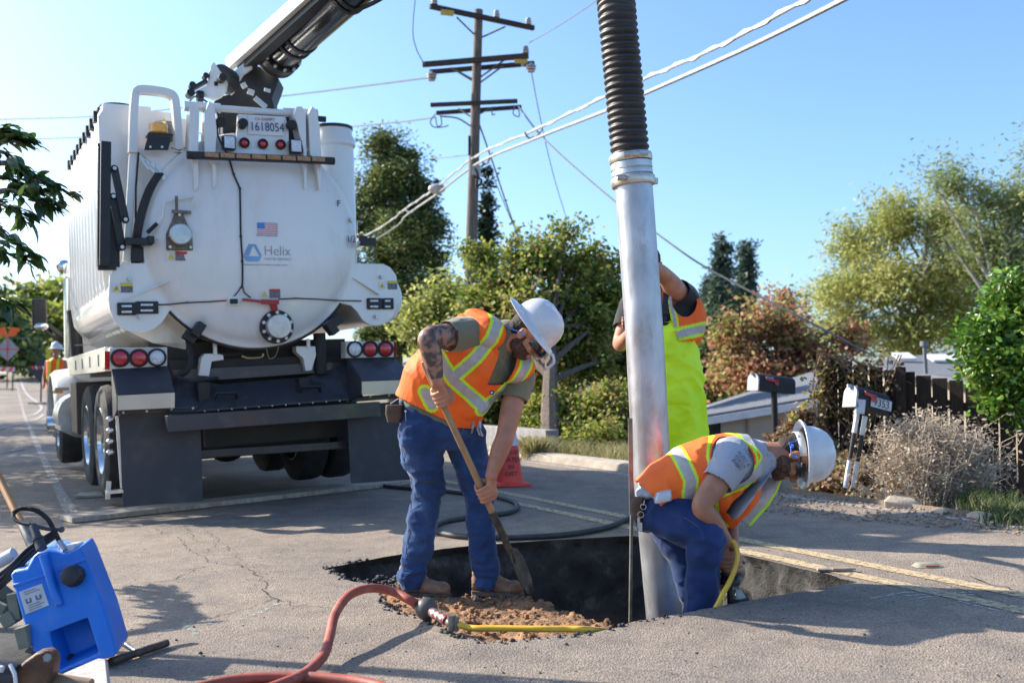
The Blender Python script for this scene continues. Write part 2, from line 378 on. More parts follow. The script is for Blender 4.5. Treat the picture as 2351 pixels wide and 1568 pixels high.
for _ in range(620):
    q = rim[random.choice(idx)]; r_ = random.choice([.003, .004, .006, .008, .011, .017]); o_ = abs(random.gauss(0, .05)); d = (cen - q); d.z = 0; d.normalize()
    k = q + d * (o_ - .02) + Vector((random.gauss(0, .02), random.gauss(0, .02), 0)); inn = in_poly(k.x, k.y, rim)
    if inn and not in_poly(k.x, k.y, shelf): continue
    z = (shelf_h(k.x, k.y) if inn else zroad(k.x, k.y)) + r_ * .4
    if not inn and r_ > .012: continue
    rock(mb, (k.x, k.y, z), r_)
for _ in range(420):      # slope of rubble in the left corner of the hole
    u = random.uniform(770, 915); v = random.uniform(1318, 1385); p = G(u, v, -.06)
    if in_poly(p.x, p.y, rim): rock(mb, (p.x, p.y, p.z - random.random() * .05), random.uniform(.005, .019))
tag(mb.build('asphalt_crumbs', BLK, smooth=0), 'black broken asphalt crumbs along the left rim of the hole', 'rubble', kind='stuff')
mb = MB()
for u, v, r_ in [(1093, 1378, .02), (1155, 1545, .006), (1875, 1602, .007), (2095, 1632, .009), (1240, 1545, .005), (1300, 1480, .008), (1985, 1458, .008), (1720, 1575, .006), (445, 1440, .006), (460, 1500, .008), (405, 1470, .006), (1600, 1500, .006)]:
    p = G(u, v); rock(mb, (p.x, p.y, p.z + r_ * .4), r_)
for _ in range(350):
    u = random.uniform(0, 2351); v = random.uniform(1250, 1567); p = G(u, v)
    if not in_poly(p.x, p.y, rim): rock(mb, (p.x, p.y, p.z + .001), random.uniform(.0015, .0045))
tag(mb.build('gravel', BLK, smooth=0), 'tiny loose stones sprinkled over the asphalt', 'gravel', kind='stuff')

# painted lines, cracks, chalk marks
def ribbon(mb, pts, w_, up=.004, mi=0, wob=0):
    pts = [Vector(p) for p in pts]; vs_ = []
    for i, p in enumerate(pts):
        a = pts[max(i - 1, 0)]; b = pts[min(i + 1, len(pts) - 1)]; d = (b - a); d.z = 0; d.normalize(); q = Vector((-d.y, d.x, 0)); ww = w_ * (1 + (wob * noise.noise(p * 25)))
        for s in (-.5, .5):
            k = p + q * ww * s; vs_.append((k.x, k.y, zroad(k.x, k.y) + up))
    mb.add(vs_, [(2 * i, 2 * i + 1, 2 * i + 3, 2 * i + 2) for i in range(len(pts) - 1)], mi)
def worn_paint(name, c, cov=.55, sc=30):
    m = bpy.data.materials.new(name); m.use_nodes = True; t = m.node_tree; n = t.nodes; L = t.links.new; b = n['Principled BSDF']
    tc = n.new('ShaderNodeTexCoord'); nz = n.new('ShaderNodeTexNoise'); nz.inputs['Scale'].default_value = sc; nz.inputs['Detail'].default_value = 8; nz.inputs['Roughness'].default_value = .75; L(tc.outputs['Object'], nz.inputs[0])
    mr = n.new('ShaderNodeMapRange'); mr.inputs[1].default_value = 1 - cov - .08; mr.inputs[2].default_value = 1 - cov + .08; L(nz.outputs[0], mr.inputs[0]); L(mr.outputs[0], b.inputs['Alpha'])
    b.inputs['Base Color'].default_value = (*c, 1); b.inputs['Roughness'].default_value = .8; return m
YEL = worn_paint('yellow_line_paint', (.50, .38, .22), .56); WHT = worn_paint('white_line_paint', (.50, .46, .41), .50); CHK = worn_paint('chalk', (.5, .55, .6), .5, 60); CYAN = worn_paint('cyan_spray', (.30, .55, .60), .40, 40)
a = G(1480, 1215); sC = a.x * RS.x + a.y * RS.y; b_ = G(2351, 1372); sC2 = b_.x * RS.x + b_.y * RS.y; print('centre s', sC, sC2)
sC = (sC + sC2) / 2
mb = MB()
for off in (-.13, .13): ribbon(mb, [SL(sC + off, l) for l in [-4 + .5 * i for i in range(60)] + [30, 40, 60, 90, 150]], .10)
tag(mb.build('double_yellow_line', YEL, smooth=0), kind='structure')
a = G(1900, 1152); sE = a.x * RS.x + a.y * RS.y
mb = MB(); ribbon(mb, [SL(sE, l) for l in [-4 + 1 * i for i in range(20)] + [18, 25, 40, 80]], .09)
ribbon(mb, [G(*p) for p in spline([(170, 1190), (110, 1075), (75, 1000), (45, 945), (28, 915)], 3)], .085, .004, 0, .5)
tag(mb.build('white_edge_line', WHT, smooth=0), kind='structure')
BK = mat('crack_tar', (.02, .018, .016), rough=.9)
mb = MB()
def crack(pxs, w_=.006):
    pts = []
    P0 = [G(*p) for p in pxs]
    for i in range(len(P0) - 1):
        k = max(2, int((P0[i + 1] - P0[i]).length / .035))
        for j in range(k):
            p = P0[i].lerp(P0[i + 1], j / k); pts.append(p + Vector((noise.noise(p * 14) * .045, noise.noise(p * 14 + Vector((9, 9, 9))) * .06, 0)))
    ribbon(mb, pts + [P0[-1]], w_ * .68, .0035, 0, 1.3)
crack([(320, 1341), (400, 1330), (455, 1305), (500, 1296), (560, 1300), (600, 1325), (612, 1360), (640, 1385)], .007)
crack([(405, 1232), (430, 1262), (470, 1280), (500, 1296)], .005); crack([(455, 1425), (520, 1410), (575, 1395), (625, 1372)], .006)
crack([(430, 1210), (445, 1240), (490, 1248), (475, 1270)], .004); crack([(610, 1370), (680, 1390), (770, 1395)], .004); crack([(560, 1300), (540, 1270), (470, 1215)], .004)
crack([(2230, 1325), (2351, 1362)], .012); crack([(2000, 1298), (2120, 1326), (2351, 1400)], .006); crack([(380, 1230), (350, 1210)], .004); crack([(2051, 1175), (2351, 1215)], .005)
crack([(455, 1425), (440, 1440), (380, 1450)], .004); crack([(1100, 1560), (1400, 1530), (1700, 1560)], .0025)
tag(mb.build('pavement_crack', BK, smooth=0), kind='structure')
mb = MB()
for i in range(5): ribbon(mb, [G(*p) for p in spline([(2065 + 6 * i, 1345 + 8 * i), (2120 + 10 * i, 1352 + 4 * i), (2170 + 12 * i, 1362 + 3 * i), (2230 + 5 * i, 1360 + 6 * i)], 4)], .012, .004, 0, .8)
ribbon(mb, [G(*p) for p in spline([(2000, 1375), (2080, 1360)], 4)], .014); ribbon(mb, [G(*p) for p in spline([(2200, 1380), (2280, 1400), (2350, 1408)], 4)], .014)
tag(mb.build('chalk_mark', CHK, smooth=0), kind='structure')
mb = MB()
for q in ([(1895, 1240), (1960, 1245), (2060, 1240)], [(2080, 1130), (2180, 1150)], [(2200, 1222), (2350, 1220)], [(360, 1450), (440, 1438), (560, 1420), (640, 1385)], [(430, 1430), (455, 1465)], [(2060, 1336), (2130, 1345)]):
    ribbon(mb, [G(*p) for p in spline(q, 4)], .03, .0045, 0, .6)
tag(mb.build('spray_mark', CYAN, smooth=0), kind='structure')
# pale concrete kerb across the road, far right
CONC = mat('pale_concrete', (.42, .37, .30), (.28, .24, .20), scale=8, rough=.9, bump=.003, bscale=60, dirt=(.2, .17, .13, .6))
k0 = G(1445, 1085); sk = k0.x * RS.x + k0.y * RS.y; print('kerb s', sk)
l0 = (k0.x * RD.x + k0.y * RD.y)
mb = MB(); vs_ = []
for i in range(13):
    l = l0 - .3 + i * .95
    for (ds, dz) in ((0, -.02), (.02, .07), (.05, .085), (.26, .085), (.28, -.02)): p = SL(sk + ds, l); vs_.append(p + Vector((0, 0, dz)))
mb.add(vs_, [(i * 5 + k, i * 5 + k + 1, (i + 1) * 5 + k + 1, (i + 1) * 5 + k) for i in range(12) for k in range(4)] + [(0, 1, 2, 3, 4), tuple(60 + k for k in (4, 3, 2, 1, 0))])
tag(mb.build('kerb', CONC, smooth=30), kind='structure')
# ================================================================ VACUUM TRUCK
WH = mat('white_truck_paint', (.76, .75, .71), (.72, .71, .68), scale=1.2, rough=.28, coat=.6, spec=.5, stretch=(1, 1, .4), dirt=(.46, .41, .33, .34), dscale=3.2)
CHAR = mat('charcoal_paint', (.042, .043, .052), (.03, .031, .04), scale=3, rough=.38, coat=.2, dirt=(.15, .13, .11, .5), dscale=5)
BLKP = mat('black_metal', (.013, .013, .015), rough=.5, dirt=(.08, .07, .06, .3)); RUB = mat('black_rubber', (.02, .02, .021), (.03, .03, .03), rough=.75, bump=.001, bscale=90)
TYRE = mat('tyre_rubber', (.025, .025, .026), (.05, .045, .04), scale=8, rough=.85, bump=.004, bscale=60)
CHR = mat('chrome', (.8, .8, .8), (.7, .68, .65), rough=.12, metal=1, scale=12); ALU = mat('brushed_aluminium', (.62, .61, .58), (.5, .48, .45), rough=.38, metal=.85, scale=10)
STEEL = mat('galvanised_steel', (.55, .54, .53), (.42, .41, .40), rough=.35, metal=.8, scale=14, rvar=.1)
BRZ = mat('weathered_bronze', (.22, .17, .12), (.12, .10, .08), rough=.5, metal=.6, scale=25)
REDL = mat('red_lens', (.62, .012, .025), (.35, .005, .012), scale=80, rough=.15, coat=1); AMB = mat('amber_lens', (1.0, .50, .02), (.85, .32, .01), scale=60, rough=.15, coat=1, bump=.002, bscale=150)
CLR = mat('clear_lens', (.75, .76, .78), (.45, .46, .48), scale=90, rough=.1, coat=1); REDP = mat('red_valve_paint', (.42, .025, .03), rough=.4)
DKY = mat('black_lettering', (.03, .035, .05), rough=.5); BLUE = mat('logo_blue', (.22, .42, .70), rough=.4); GREYT = mat('grey_lettering', (.33, .35, .38), rough=.5)
YSTK = mat('yellow_sticker', (.75, .62, .04), rough=.5); RSTK = mat('red_sticker', (.6, .04, .04), rough=.5); WSTK = mat('white_sticker', (.8, .8, .78), rough=.5); BSTK = mat('dark_sticker', (.07, .08, .10), (.18, .18, .2), scale=90, rough=.5, fac=(.5, .6))
FLAGB = mat('flag_blue', (.06, .25, .62), rough=.5); FLAGR = mat('flag_red', (.72, .22, .26), rough=.5)
RHO = R(2.6); TO = Vector((-2.11, 8.38, .034)); TM = Matrix.Translation(TO) @ Matrix.Rotation(TH, 4, 'Z') @ Matrix.Rotation(-RHO, 4, 'Y'); TI = TM.inverted()
def Q(u, v, y=0.0, x=None):
    r = TI.to_3x3() @ ray(u, v); o = TI @ CAM
    t = (y - o.y) / r.y if x is None else (x - o.x) / r.x
    return o + r * t
truck = link('vacuum_truck', None); truck.matrix_world = TM
tag(truck, 'big white vacuum truck seen from behind with a raised boom and round rear door', 'truck')
def TB(mb, name, m, parent=None, **k): return mb.build(name, m, parent if parent is not None else truck, **k)
Y = Vector((0, 1, 0))
# --- tank, door
dc = Q(583, 552); dc.y = 0; DR = .912
RY = Matrix.Rotation(R(90), 4, 'X')                    # z -> -y
def yl(c): return Matrix.Translation(c) @ RY
mb = MB(); mb.lathe([(.86, -4.6), (.90, -4.4), (.90, -.10), (.84, -.10)], 64, yl((dc.x, 0, dc.z))); TB(mb, 'tank', WH)
mb = MB(); mb.lathe([(DR, -.10), (DR, -.015), (DR - .01, .0), (DR - .055, .002), (DR - .07, .02), (DR - .16, .055), (.6, .085), (.3, .105), (.001, .11)], 72, yl((dc.x, 0, dc.z)), cap=False)
door = TB(mb, 'tank_door', WH, smooth=50)
mb = MB(); mb.tube([(dc.x + (DR + .006) * math.cos(a), .02, dc.z + (DR + .006) * math.sin(a)) for a in np.linspace(math.pi * 1.08, math.pi * 1.92, 40)], .012, 8); TB(mb, 'door_seal', RUB)
def DY(x, z):                                           # y of the domed door surface
    r = math.hypot(x - dc.x, z - dc.z); pr = [(.001, .11), (.3, .105), (.6, .085), (DR - .16, .055), (DR - .07, .02), (DR, .0), (9, 0)]
    for (a, ya), (b, yb) in zip(pr, pr[1:]):
        if a <= r <= b: return -(ya + (yb - ya) * (r - a) / (b - a))
    return -.11
def QD(u, v, off=0.0):                                  # pixel onto the door dome
    y = -.05
    for _ in range(4): q = Q(u, v, y); y = DY(q.x, q.z)
    q = Q(u, v, y - off); return q
# --- ears (side locks) with the round lockers behind
def poly(pxs, y): return [Q(u, v, y) for u, v in pxs]
earL = [(398, 604), (285, 604), (265, 613), (252, 632), (249, 690), (252, 712), (262, 735), (280, 753), (304, 763), (332, 764), (356, 755), (374, 739), (388, 716), (405, 702), (470, 690), (470, 604)]
earR = [(770, 604), (880, 606), (897, 614), (910, 632), (914, 655), (914, 700), (905, 724), (890, 740), (870, 748), (850, 747), (833, 736), (820, 716), (806, 702), (760, 690)]
mb = MB(); mb.prism(poly(earL, .0), (0, .05, 0)); TB(mb, 'locking_plate', WH, bevel=.006)
mb = MB(); mb.prism(poly(earR, .0), (0, .05, 0)); TB(mb, 'locking_plate', WH, bevel=.006)
for (u, v, r) in ((322, 690, .245), (862, 690, .24)):
    c = Q(u, v, .1); s_ = -1 if u < 500 else 1
    mb = MB(); mb.lathe([(r * .98, -2.9), (r, -2.8), (r, .0), (r * .9, .01)], 32, yl((c.x, .05, c.z + .02))); TB(mb, 'tube_locker', WH)
for a, b in (((282, 690), (387, 647)), ((811, 640), (868, 678))):     # gussets
    p, q = Q(*a, 0), Q(*b, 0); mb = MB(); mb.prism([p, q, q + Vector((0, -.05, 0)), p + Vector((0, -.02, 0))], (0, 0, .008)); TB(mb, 'gusset', WH)
# lights on ears
for pxs in ([(291, 703), (291, 716)], [(337, 700), (337, 713)], [(859, 691), (859, 704)], [(890, 691), (890, 704)]):
    u = pxs[0][0]; w_ = .155 if u == 337 else (.125 if u != 890 else .085)
    c = Q(u, (pxs[0][1] + pxs[1][1]) / 2, 0); mb = MB(); mb.box(c + Vector((0, -.012, 0)), (w_ + .02, .024, .10)); o = TB(mb, 'warning_lamp', BLKP, bevel=.008)
    for (uu, vv) in pxs:
        q = Q(uu, vv, -.03); mb = MB(); mb.box(q, (w_ * .62, .012, .017)); TB(mb, 'lens', CLR, o, bevel=.004)
for u, v in ((298, 641), (321, 727), (876, 636), (864, 727)):
    c = Q(u, v, -.02); mb = MB(); mb.disc(c, .017, .05, n=12); TB(mb, 'bolt', STEEL)
# --- body box on the left with ribbed side
def prof(y0, y1, xs_=-1.10):
    top0 = 3.34
    mb = MB(); n = int((y1 - y0) / .045); vs_ = []
    for i in range(n + 1):
        y = y0 + (y1 - y0) * i / n; d = .03 if (i // 2) % 3 == 0 else 0
        zt = 3.34 + .035 * (y - y0); ring = [(-.35, zt - .03), (xs_ + .02, zt + .02), (xs_ - d, zt - .06), (xs_ - d, 2.6), (xs_ - d, 1.95), (xs_ - d + .03, 1.72), (xs_ + .14, 1.53), (xs_ + .34, 1.42), (-.5, 1.36)]
        vs_ += [(a, y, b) for a, b in ring]
    k = 9
    mb.add(vs_, [(i * k + j, i * k + (j + 1) % k, (i + 1) * k + (j + 1) % k, (i + 1) * k + j) for i in range(n) for j in range(k)] + [tuple(range(k)), tuple(n * k + j for j in range(k - 1, -1, -1))])
    return mb
TB(prof(.30, 3.35), 'side_body', WH, smooth=30)
mb = MB(); mb.box((-.90, 1.6, 3.36), (.38, 2.5, .10)); mb.lathe([(.14, 3.40), (.15, 3.45), (.135, 3.475)], 24, Matrix.Translation((-.93, .75, 0))); TB(mb, 'roof_box', WH, bevel=.01)
mb = MB(); mb.lathe([(.145, 3.475), (.145, 3.49)], 24, Matrix.Translation((-.93, .75, 0))); TB(mb, 'lid', BLKP)
mb = MB()
for i in range(9): mb.box((-1.135, .5 + i * .31, 3.32 + .035 * i * .31), (.03, .08, .09))
mb.bar((-1.12, .35, 3.36), (-1.12, 3.3, 3.46), .02, .02); TB(mb, 'latch_rail', BLKP, smooth=0)
# panel of the body behind arch
mb = MB(); mb.prism(poly([(309, 250), (412, 262), (430, 350), (430, 560), (309, 610)], .28), (0, .3, 0)); TB(mb, 'side_panel', WH)
mb = MB()
for i in range(4): a = Q(332 + 12 * i, 374 + 8 * i, .0); mb.box(a, (.028, .012, .12), Matrix.Rotation(R(-35), 3, 'Y'))
TB(mb, 'louvre', ALU, smooth=0)
# white arch (beacon guard)
arch = spline([Q(305, 350, .0), Q(307, 290, .0), Q(311, 222, .0), Q(317, 207, .0), Q(330, 204, .0), Q(362, 207, .0), Q(390, 213, .0), Q(401, 222, .0), Q(405, 240, .0), Q(410, 300, .0), Q(412, 350, .0)], 6)
mb = MB(); vs_ = []
for i, p in enumerate(arch):
    a = arch[max(i - 1, 0)]; b = arch[min(i + 1, len(arch) - 1)]; d = (b - a).normalized(); n_ = Vector((d.z, 0, -d.x))
    for s_, yy in ((-.03, 0), (.03, 0), (.03, .10), (-.03, .10)): vs_.append(p + n_ * s_ + Vector((0, yy, 0)))
mb.add(vs_, [(4 * i + j, 4 * i + (j + 1) % 4, 4 * i + 4 + (j + 1) % 4, 4 * i + 4 + j) for i in range(len(arch) - 1) for j in range(4)]); TB(mb, 'beacon_guard', WH, bevel=.008)
mb = MB(); mb.prism(poly([(298, 340), (418, 352), (402, 400), (370, 395), (322, 352), (312, 380), (300, 600), (283, 600)], .02), (0, .05, 0)); TB(mb, 'guard_plate', WH, bevel=.004)
mb = MB(); mb.prism([Q(331, 345, -.12), Q(386, 345, -.12), Q(394, 317, -.12), Q(340, 312, -.12)], (0, .012, 0)); mb.box(Q(366, 313, -.04), (.19, .17, .012)); br = TB(mb, 'beacon_bracket', BLKP, smooth=0)
for u in (345, 372):
    mb = MB(); mb.disc(Q(u, 338, -.125), .010, .01, n=8); TB(mb, 'bolt', STEEL, br)
c = Q(364, 309, -.05); mb = MB(); mb.lathe([(.062, 0), (.072, .012), (.07, .085), (.055, .098), (.001, .10)], 24, Matrix.Translation(c)); TB(mb, 'beacon', AMB)
mb = MB(); mb.box(Q(385, 302, .2), (.13, .05, .16)); TB(mb, 'sticker_plate', BSTK); mb = MB(); mb.prism([Q(368, 288, .16), Q(385, 288, .16), Q(376, 270, .16)], (0, .003, 0)); TB(mb, 'warning_sticker', YSTK, smooth=0)
# black side arm on the left
mb = MB(); a, b = Q(243, 326, -.06), Q(240, 610, -.06); mb.bar(a, b, .075, .05, up=(0, 1, 0)); mb.bar(Q(229, 340, .1), Q(227, 612, .1), .03, .06, up=(0, 1, 0)); mb.bar(Q(262, 480, .02), Q(262, 614, .02), .08, .05, up=(0, 1, 0))
for v in (334, 440, 600): mb.bar(Q(226, v, .06), Q(248, v, .0), .03, .03)
mb.bar(Q(224, 612, .0), Q(266, 612, .0), .05, .06); TB(mb, 'side_frame', BLKP, bevel=.004)
def link_bar(p, q, w_):
    mb = MB(); mb.bar(p, q, w_, .02, up=(0, 1, 0)); mb.disc(p, w_ / 2, .02); mb.disc(q, w_ / 2, .02); o = TB(mb, 'link_arm', BLKP)
    for e in (p, q): mb = MB(); mb.disc(e + Vector((0, -.02, 0)), .015, .02, n=10); TB(mb, 'pin', STEEL, o)
link_bar(Q(262.5, 388, -.08), Q(287.5, 505, -.08), .058); link_bar(Q(260, 452, -.05), Q(280, 568, -.05), .058)
mb = MB(); mb.box(Q(318, 555, -.08), (.2, .08, .055)); mb.box(Q(345, 552, -.08), (.05, .10, .06)); mb.box(Q(315, 585, .02), (.09, .08, .12)); TB(mb, 'arm_mount', BLKP, bevel=.004)
for k, (m_, off) in enumerate(((BLKP, 0), (BLKP, 7), (mat('red_hose', (.35, .02, .02), rough=.5), 3.5), (BLKP, -6))):
    mb = MB(); mb.tube(spline([Q(366 + off, 398, -.03), Q(343 + off, 436, -.03), Q(325 + off, 488, -.03), Q(314 + off, 540, -.03), Q(311 + off, 604, .05)], 6), .014 if m_ is BLKP else .009, 8); TB(mb, 'hydraulic_hose', m_)
mb = MB(); mb.tube([Q(318, 350, -.01), Q(312, 430, -.01), Q(311, 560, -.01)], .008, 6); mb.tube([Q(393, 340, -.1), Q(412, 346, -.02), Q(430, 338, .05)], .004, 6); TB(mb, 'cable', RUB)
# --- hinge brackets and cross tube
for pxs, yy in (([(433, 350), (436, 245), (446, 238), (456, 245), (458, 262), (455, 350), (456, 430), (446, 440), (444, 380)], -.02), ([(470, 350), (470, 262), (480, 232), (492, 240), (498, 300), (495, 350), (498, 420), (490, 436), (487, 380)], -.02),
                ([(697, 345), (676, 262), (680, 245), (694, 245), (702, 262), (704, 350), (705, 430), (699, 436)], -.02), ([(712, 352), (708, 262), (716, 244), (726, 252), (734, 290), (738, 350), (738, 430), (733, 438), (726, 380)], -.02)):
    mb = MB(); mb.prism(poly(pxs, yy - .09), (0, .16, 0)); TB(mb, 'hinge_bracket', WH, bevel=.004)
mb = MB(); mb.tube([Q(422, 244, .02), Q(505, 250, .02)], .042, 20); mb.tube([Q(505, 250, .02), Q(655, 260, .02)], .029, 20); mb.tube([Q(650, 259, .02), Q(728, 262, .02)], .04, 20)
TB(mb, 'hinge_tube', WH)
# rear lamp panel
mb = MB(); mb.prism([Q(540, 352, -.04), Q(665, 359, -.04), Q(663, 300, -.04), Q(656, 268, -.04), Q(547, 262, -.04)], (0, .05, 0)); lp = TB(mb, 'lamp_panel', WH, bevel=.006)
mb = MB(); mb.prism([Q(569, 309, -.052), Q(652, 313, -.052), Q(653, 269, -.052), Q(570, 265, -.052)], (0, .004, 0)); TB(mb, 'licence_plate', WSTK, lp, bevel=.002)
e1 = (Q(652, 313) - Q(569, 309)).normalized()
text('plate_number', '1618054', .105, frame(Q(613.5, 293, -.058), e1, (0, 0, 1)), mat('plate_blue', (.05, .08, .22), rough=.5), lp, sx=.80)
text('plate_text', 'CA EXEMPT', .032, frame(Q(608, 274.5, -.058), e1, (0, 0, 1)), RSTK, lp)
for u, v in ((560.7, 329), (603, 331.4), (643.8, 333)):
    c = Q(u, v, -.05); mb = MB(); mb.lathe([(.043, 0), (.043, .02), (.034, .024), (.030, .012), (.030, .005)], 24, yl(c)); o = TB(mb, 'marker_lamp', RUB)
    mb = MB(); mb.lathe([(.031, .0), (.030, .012), (.02, .02), (.001, .022)], 20, yl(c)); TB(mb, 'lens', REDL, o)
for u, v in ((525, 329), (678, 337.6)):
    c = Q(u, v, -.09); mb = MB(); mb.box(c, (.105, .06, .12)); o = TB(mb, 'work_lamp', BLKP, bevel=.012); mb = MB(); mb.box(c + Vector((0, -.032, 0)), (.085, .01, .10)); TB(mb, 'lens', CLR, o, bevel=.006)
for u, v in ((557, 284.6), (669, 288), (506, 281)):
    c = Q(u, v, -.08); mb = MB(); mb.disc(c, .042, .07, n=10); mb.disc(c + Vector((0, .05, 0)), .02, .08, n=10); TB(mb, 'hold_down_knob', RUB, bevel=.006)
mb = MB(); mb.box(Q(527, 292, .15), (.14, .1, .15)); mb.box(Q(600, 300, .25), (.75, .1, .32)); TB(mb, 'hinge_recess', BLKP)
# light bar
p, q = Q(440, 357, -.2), Q(758, 370, -.2); mb = MB(); mb.bar(p, q, .07, .055, up=(0, 0, 1)); o = TB(mb, 'light_bar', BLKP, bevel=.008)
for e in (p, q): mb = MB(); mb.disc(e, .033, .07, ax=(1, 0, 0), n=14); TB(mb, 'end_cap', RUB, o)
for i in range(8):
    c = p.lerp(q, .075 + (i + .5) * .88 / 8) + Vector((0, -.036, .002)); mb = MB(); mb.box(c, ((q - p).length * .88 / 8 * .88, .012, .036)); TB(mb, 'amber_module', mat('amber_module', (.46, .19, .025), (.24, .09, .012), scale=45, rough=.3, coat=.6), o)
# decals on the door
def sticker(u, v, w_, h, m_, name='sticker', dome=True, tri=False):
    c = QD(u, v, .003) if dome else Q(u, v, -.004); mb = MB()
    if tri: c = c + Vector((0, -.0045, 0)); mb.prism([c + Vector((-w_ / 2, 0, -h / 2)), c + Vector((w_ / 2, 0, -h / 2)), c + Vector((0, 0, h / 2))], (0, .002, 0))
    else: mb.box(c, (w_, .003, h))
    return TB(mb, name, m_, smooth=0)
def stickerset(u, v, top, dome=True):
    sticker(u - 13, v + .5, .065, .06, WSTK, 'sticker', dome); sticker(u - 13, v + .3, .05, .045, YSTK, 'warning_sticker', dome, True)
    sticker(u + 11, v, .09, .075, BSTK, 'sticker', dome); c = QD(u + 11, v - 7, .006) if dome else Q(u + 11, v - 7, -.007); mb = MB(); mb.box(c, (.09, .003, .022)); TB(mb, 'sticker_band', top, smooth=0)
    c = (QD(u - 13, v + 1.5, .0065) if dome else Q(u - 13, v + 1.5, -.0075)); mb = MB(); mb.box(c, (.008, .002, .022), Matrix.Rotation(.5, 3, 'Y')); TB(mb, 'warning_mark', DKY, smooth=0)
stickerset(405, 588, RSTK); stickerset(620, 674, RSTK); stickerset(280, 661, YSTK, False); stickerset(890, 655, YSTK, False)
# flag
fl = MB(); c = QD(614, 525, .003); W_, H_ = .172, .095; fl.box(c, (W_, .003, H_)); flo = TB(fl, 'flag_decal', WSTK, smooth=0)
mb = MB()
for i in range(7): mb.box(c + Vector((0, -.003, H_ / 2 - (i * 2 + .5) * H_ / 13)), (W_, .002, H_ / 13 * .95))
TB(mb, 'stripes', FLAGR, flo, smooth=0); mb = MB(); mb.box(c + Vector((-W_ * .32, -.005, H_ * .23)), (W_ * .36, .002, H_ * .54)); TB(mb, 'canton', FLAGB, flo, smooth=0)
text('decal_text', 'PROUDLY MADE IN USA', .0165, frame(QD(613, 541.5, .004), (1, 0, 0), (0, 0, 1)), FLAGB, truck)
# helix style emblem: woven triangle ribbons in a hexagon
c = QD(579.5, 580.5, .004); mb = MB()
def seg(a, b, w_): mb.bar(c + Vector((a[0], 0, a[1])), c + Vector((b[0], 0, b[1])), .003, w_, up=(0, 0, 1))
Rr = .144
def hx(pts): mb.prism([c + Vector((x * Rr, 0, z_ * Rr)) for x, z_ in pts], (0, .002, 0))
hx([(-.36, -.5), (.36, -.5), (.52, -.20), (-.52, -.20)])
for k in range(4):
    o_ = .085 * k; hx([(-.52 + o_, -.17), (-.52 + o_ + .062, -.17), (-.20 + o_ * .9 + .062, .5), (-.20 + o_ * .9, .5)])
    if k > 0: hx([(.52 - o_ * .62 + .085, -.17 + .0), (.52 - o_ * .62 + .03, -.17), (.17 - o_ * .6 + .02 + .02, .5 - .02 * k), (.17 - o_ * .6 + .085, .5)])
TB(mb, 'emblem', BLUE, smooth=0)
text('helix_lettering', 'Helix', .118, frame(QD(637, 577, .004), (1, 0, .0), (0, 0, 1)), GREYT, truck, sx=.92, offset=-.0015)
text('decal_text', 'WATER DISTRICT', .030, frame(QD(639, 595.5, .004), (1, 0, .0), (0, 0, 1)), mat('pale_grey_lettering', (.45, .48, .52), rough=.5), truck)
text('decal_text', 'Setting standards of excellence in public service', .0205, frame(QD(611, 608, .004), (1, 0, .0), (0, 0, 1)), mat('pale_grey_lettering', (.45, .48, .52), rough=.5), truck, sx=.93)
text('level_mark', 'F', .075, frame(QD(777.7, 468, .02), (1, 0, .0), (0, 0, 1)), DKY, truck, offset=.001); text('level_mark', '1/2', .085, frame(QD(806.5, 549.5, .03), (1, 0, 0), (0, 0, 1)), DKY, truck, sx=.8)
# cables across the door
mb = MB()
mb.tube([QD(u, v, .012) for u, v in [(518, 352), (528.5, 372), (536, 400), (551, 433), (552, 480), (553, 543), (557, 600), (557, 640), (556, 662)]], .0075, 7)
mb.tube([QD(u, v, .012) for u, v in [(556, 655), (548, 668), (538, 680)]], .005, 6); mb.tube([QD(u, v, .012) for u, v in [(556, 655), (561, 672), (576, 684)]], .005, 6)
mb.tube([QD(u, v, .012) for u, v in [(520, 690), (480, 693), (430, 695), (390, 699), (350, 700)]], .0055, 6); mb.tube([QD(u, v, .012) for u, v in [(640, 687), (680, 685), (730, 687), (770, 690), (830, 691)]], .0055, 6)
for u, v in ((551, 433), (553, 543), (556, 600), (429, 695), (679, 685), (771, 690), (537, 400)): mb.box(QD(u, v, .015), (.02, .015, .012))
TB(mb, 'door_cable', RUB)
mb = MB(); mb.box(QD(537, 691, .01), (.10, .012, .075)); o = TB(mb, 'camera_mount', WH, bevel=.003); mb = MB(); mb.box(QD(537, 692, .03), (.062, .03, .04)); TB(mb, 'rear_camera', BLKP, o, bevel=.006)
# bottom valve and red handle
c = QD(633.5, 751, .0); mb = MB(); mb.disc(c + Vector((0, -.02, 0)), .142, .045, n=32); vf = TB(mb, 'drain_flange', BLKP, bevel=.004)
for k in range(10):
    a = 2 * math.pi * (k + .5) / 10; mb = MB(); mb.disc(c + Vector((.12 * math.cos(a), -.05, .12 * math.sin(a))), .015, .02, n=6); TB(mb, 'bolt', WSTK, vf)
mb = MB(); mb.lathe([(.098, .03), (.104, .05), (.104, .10), (.096, .115), (.001, .118)], 32, yl(c)); TB(mb, 'drain_cap', STEEL, vf, smooth=35)
mb = MB(); a = c + Vector((-.02, -.05, .14)); b = QD(626, 695, .03); mb.bar(a + Vector((0, 0, 0)), b, .05, .05, up=(0, 1, 0)); mb.bar(QD(557, 688, .05), QD(640, 696, .05), .025, .022, up=(0, 0, 1)); mb.bar(QD(600, 693, .05), QD(640, 694, .05), .03, .04, up=(0, 0, 1)); TB(mb, 'valve_handle', REDP, bevel=.003)
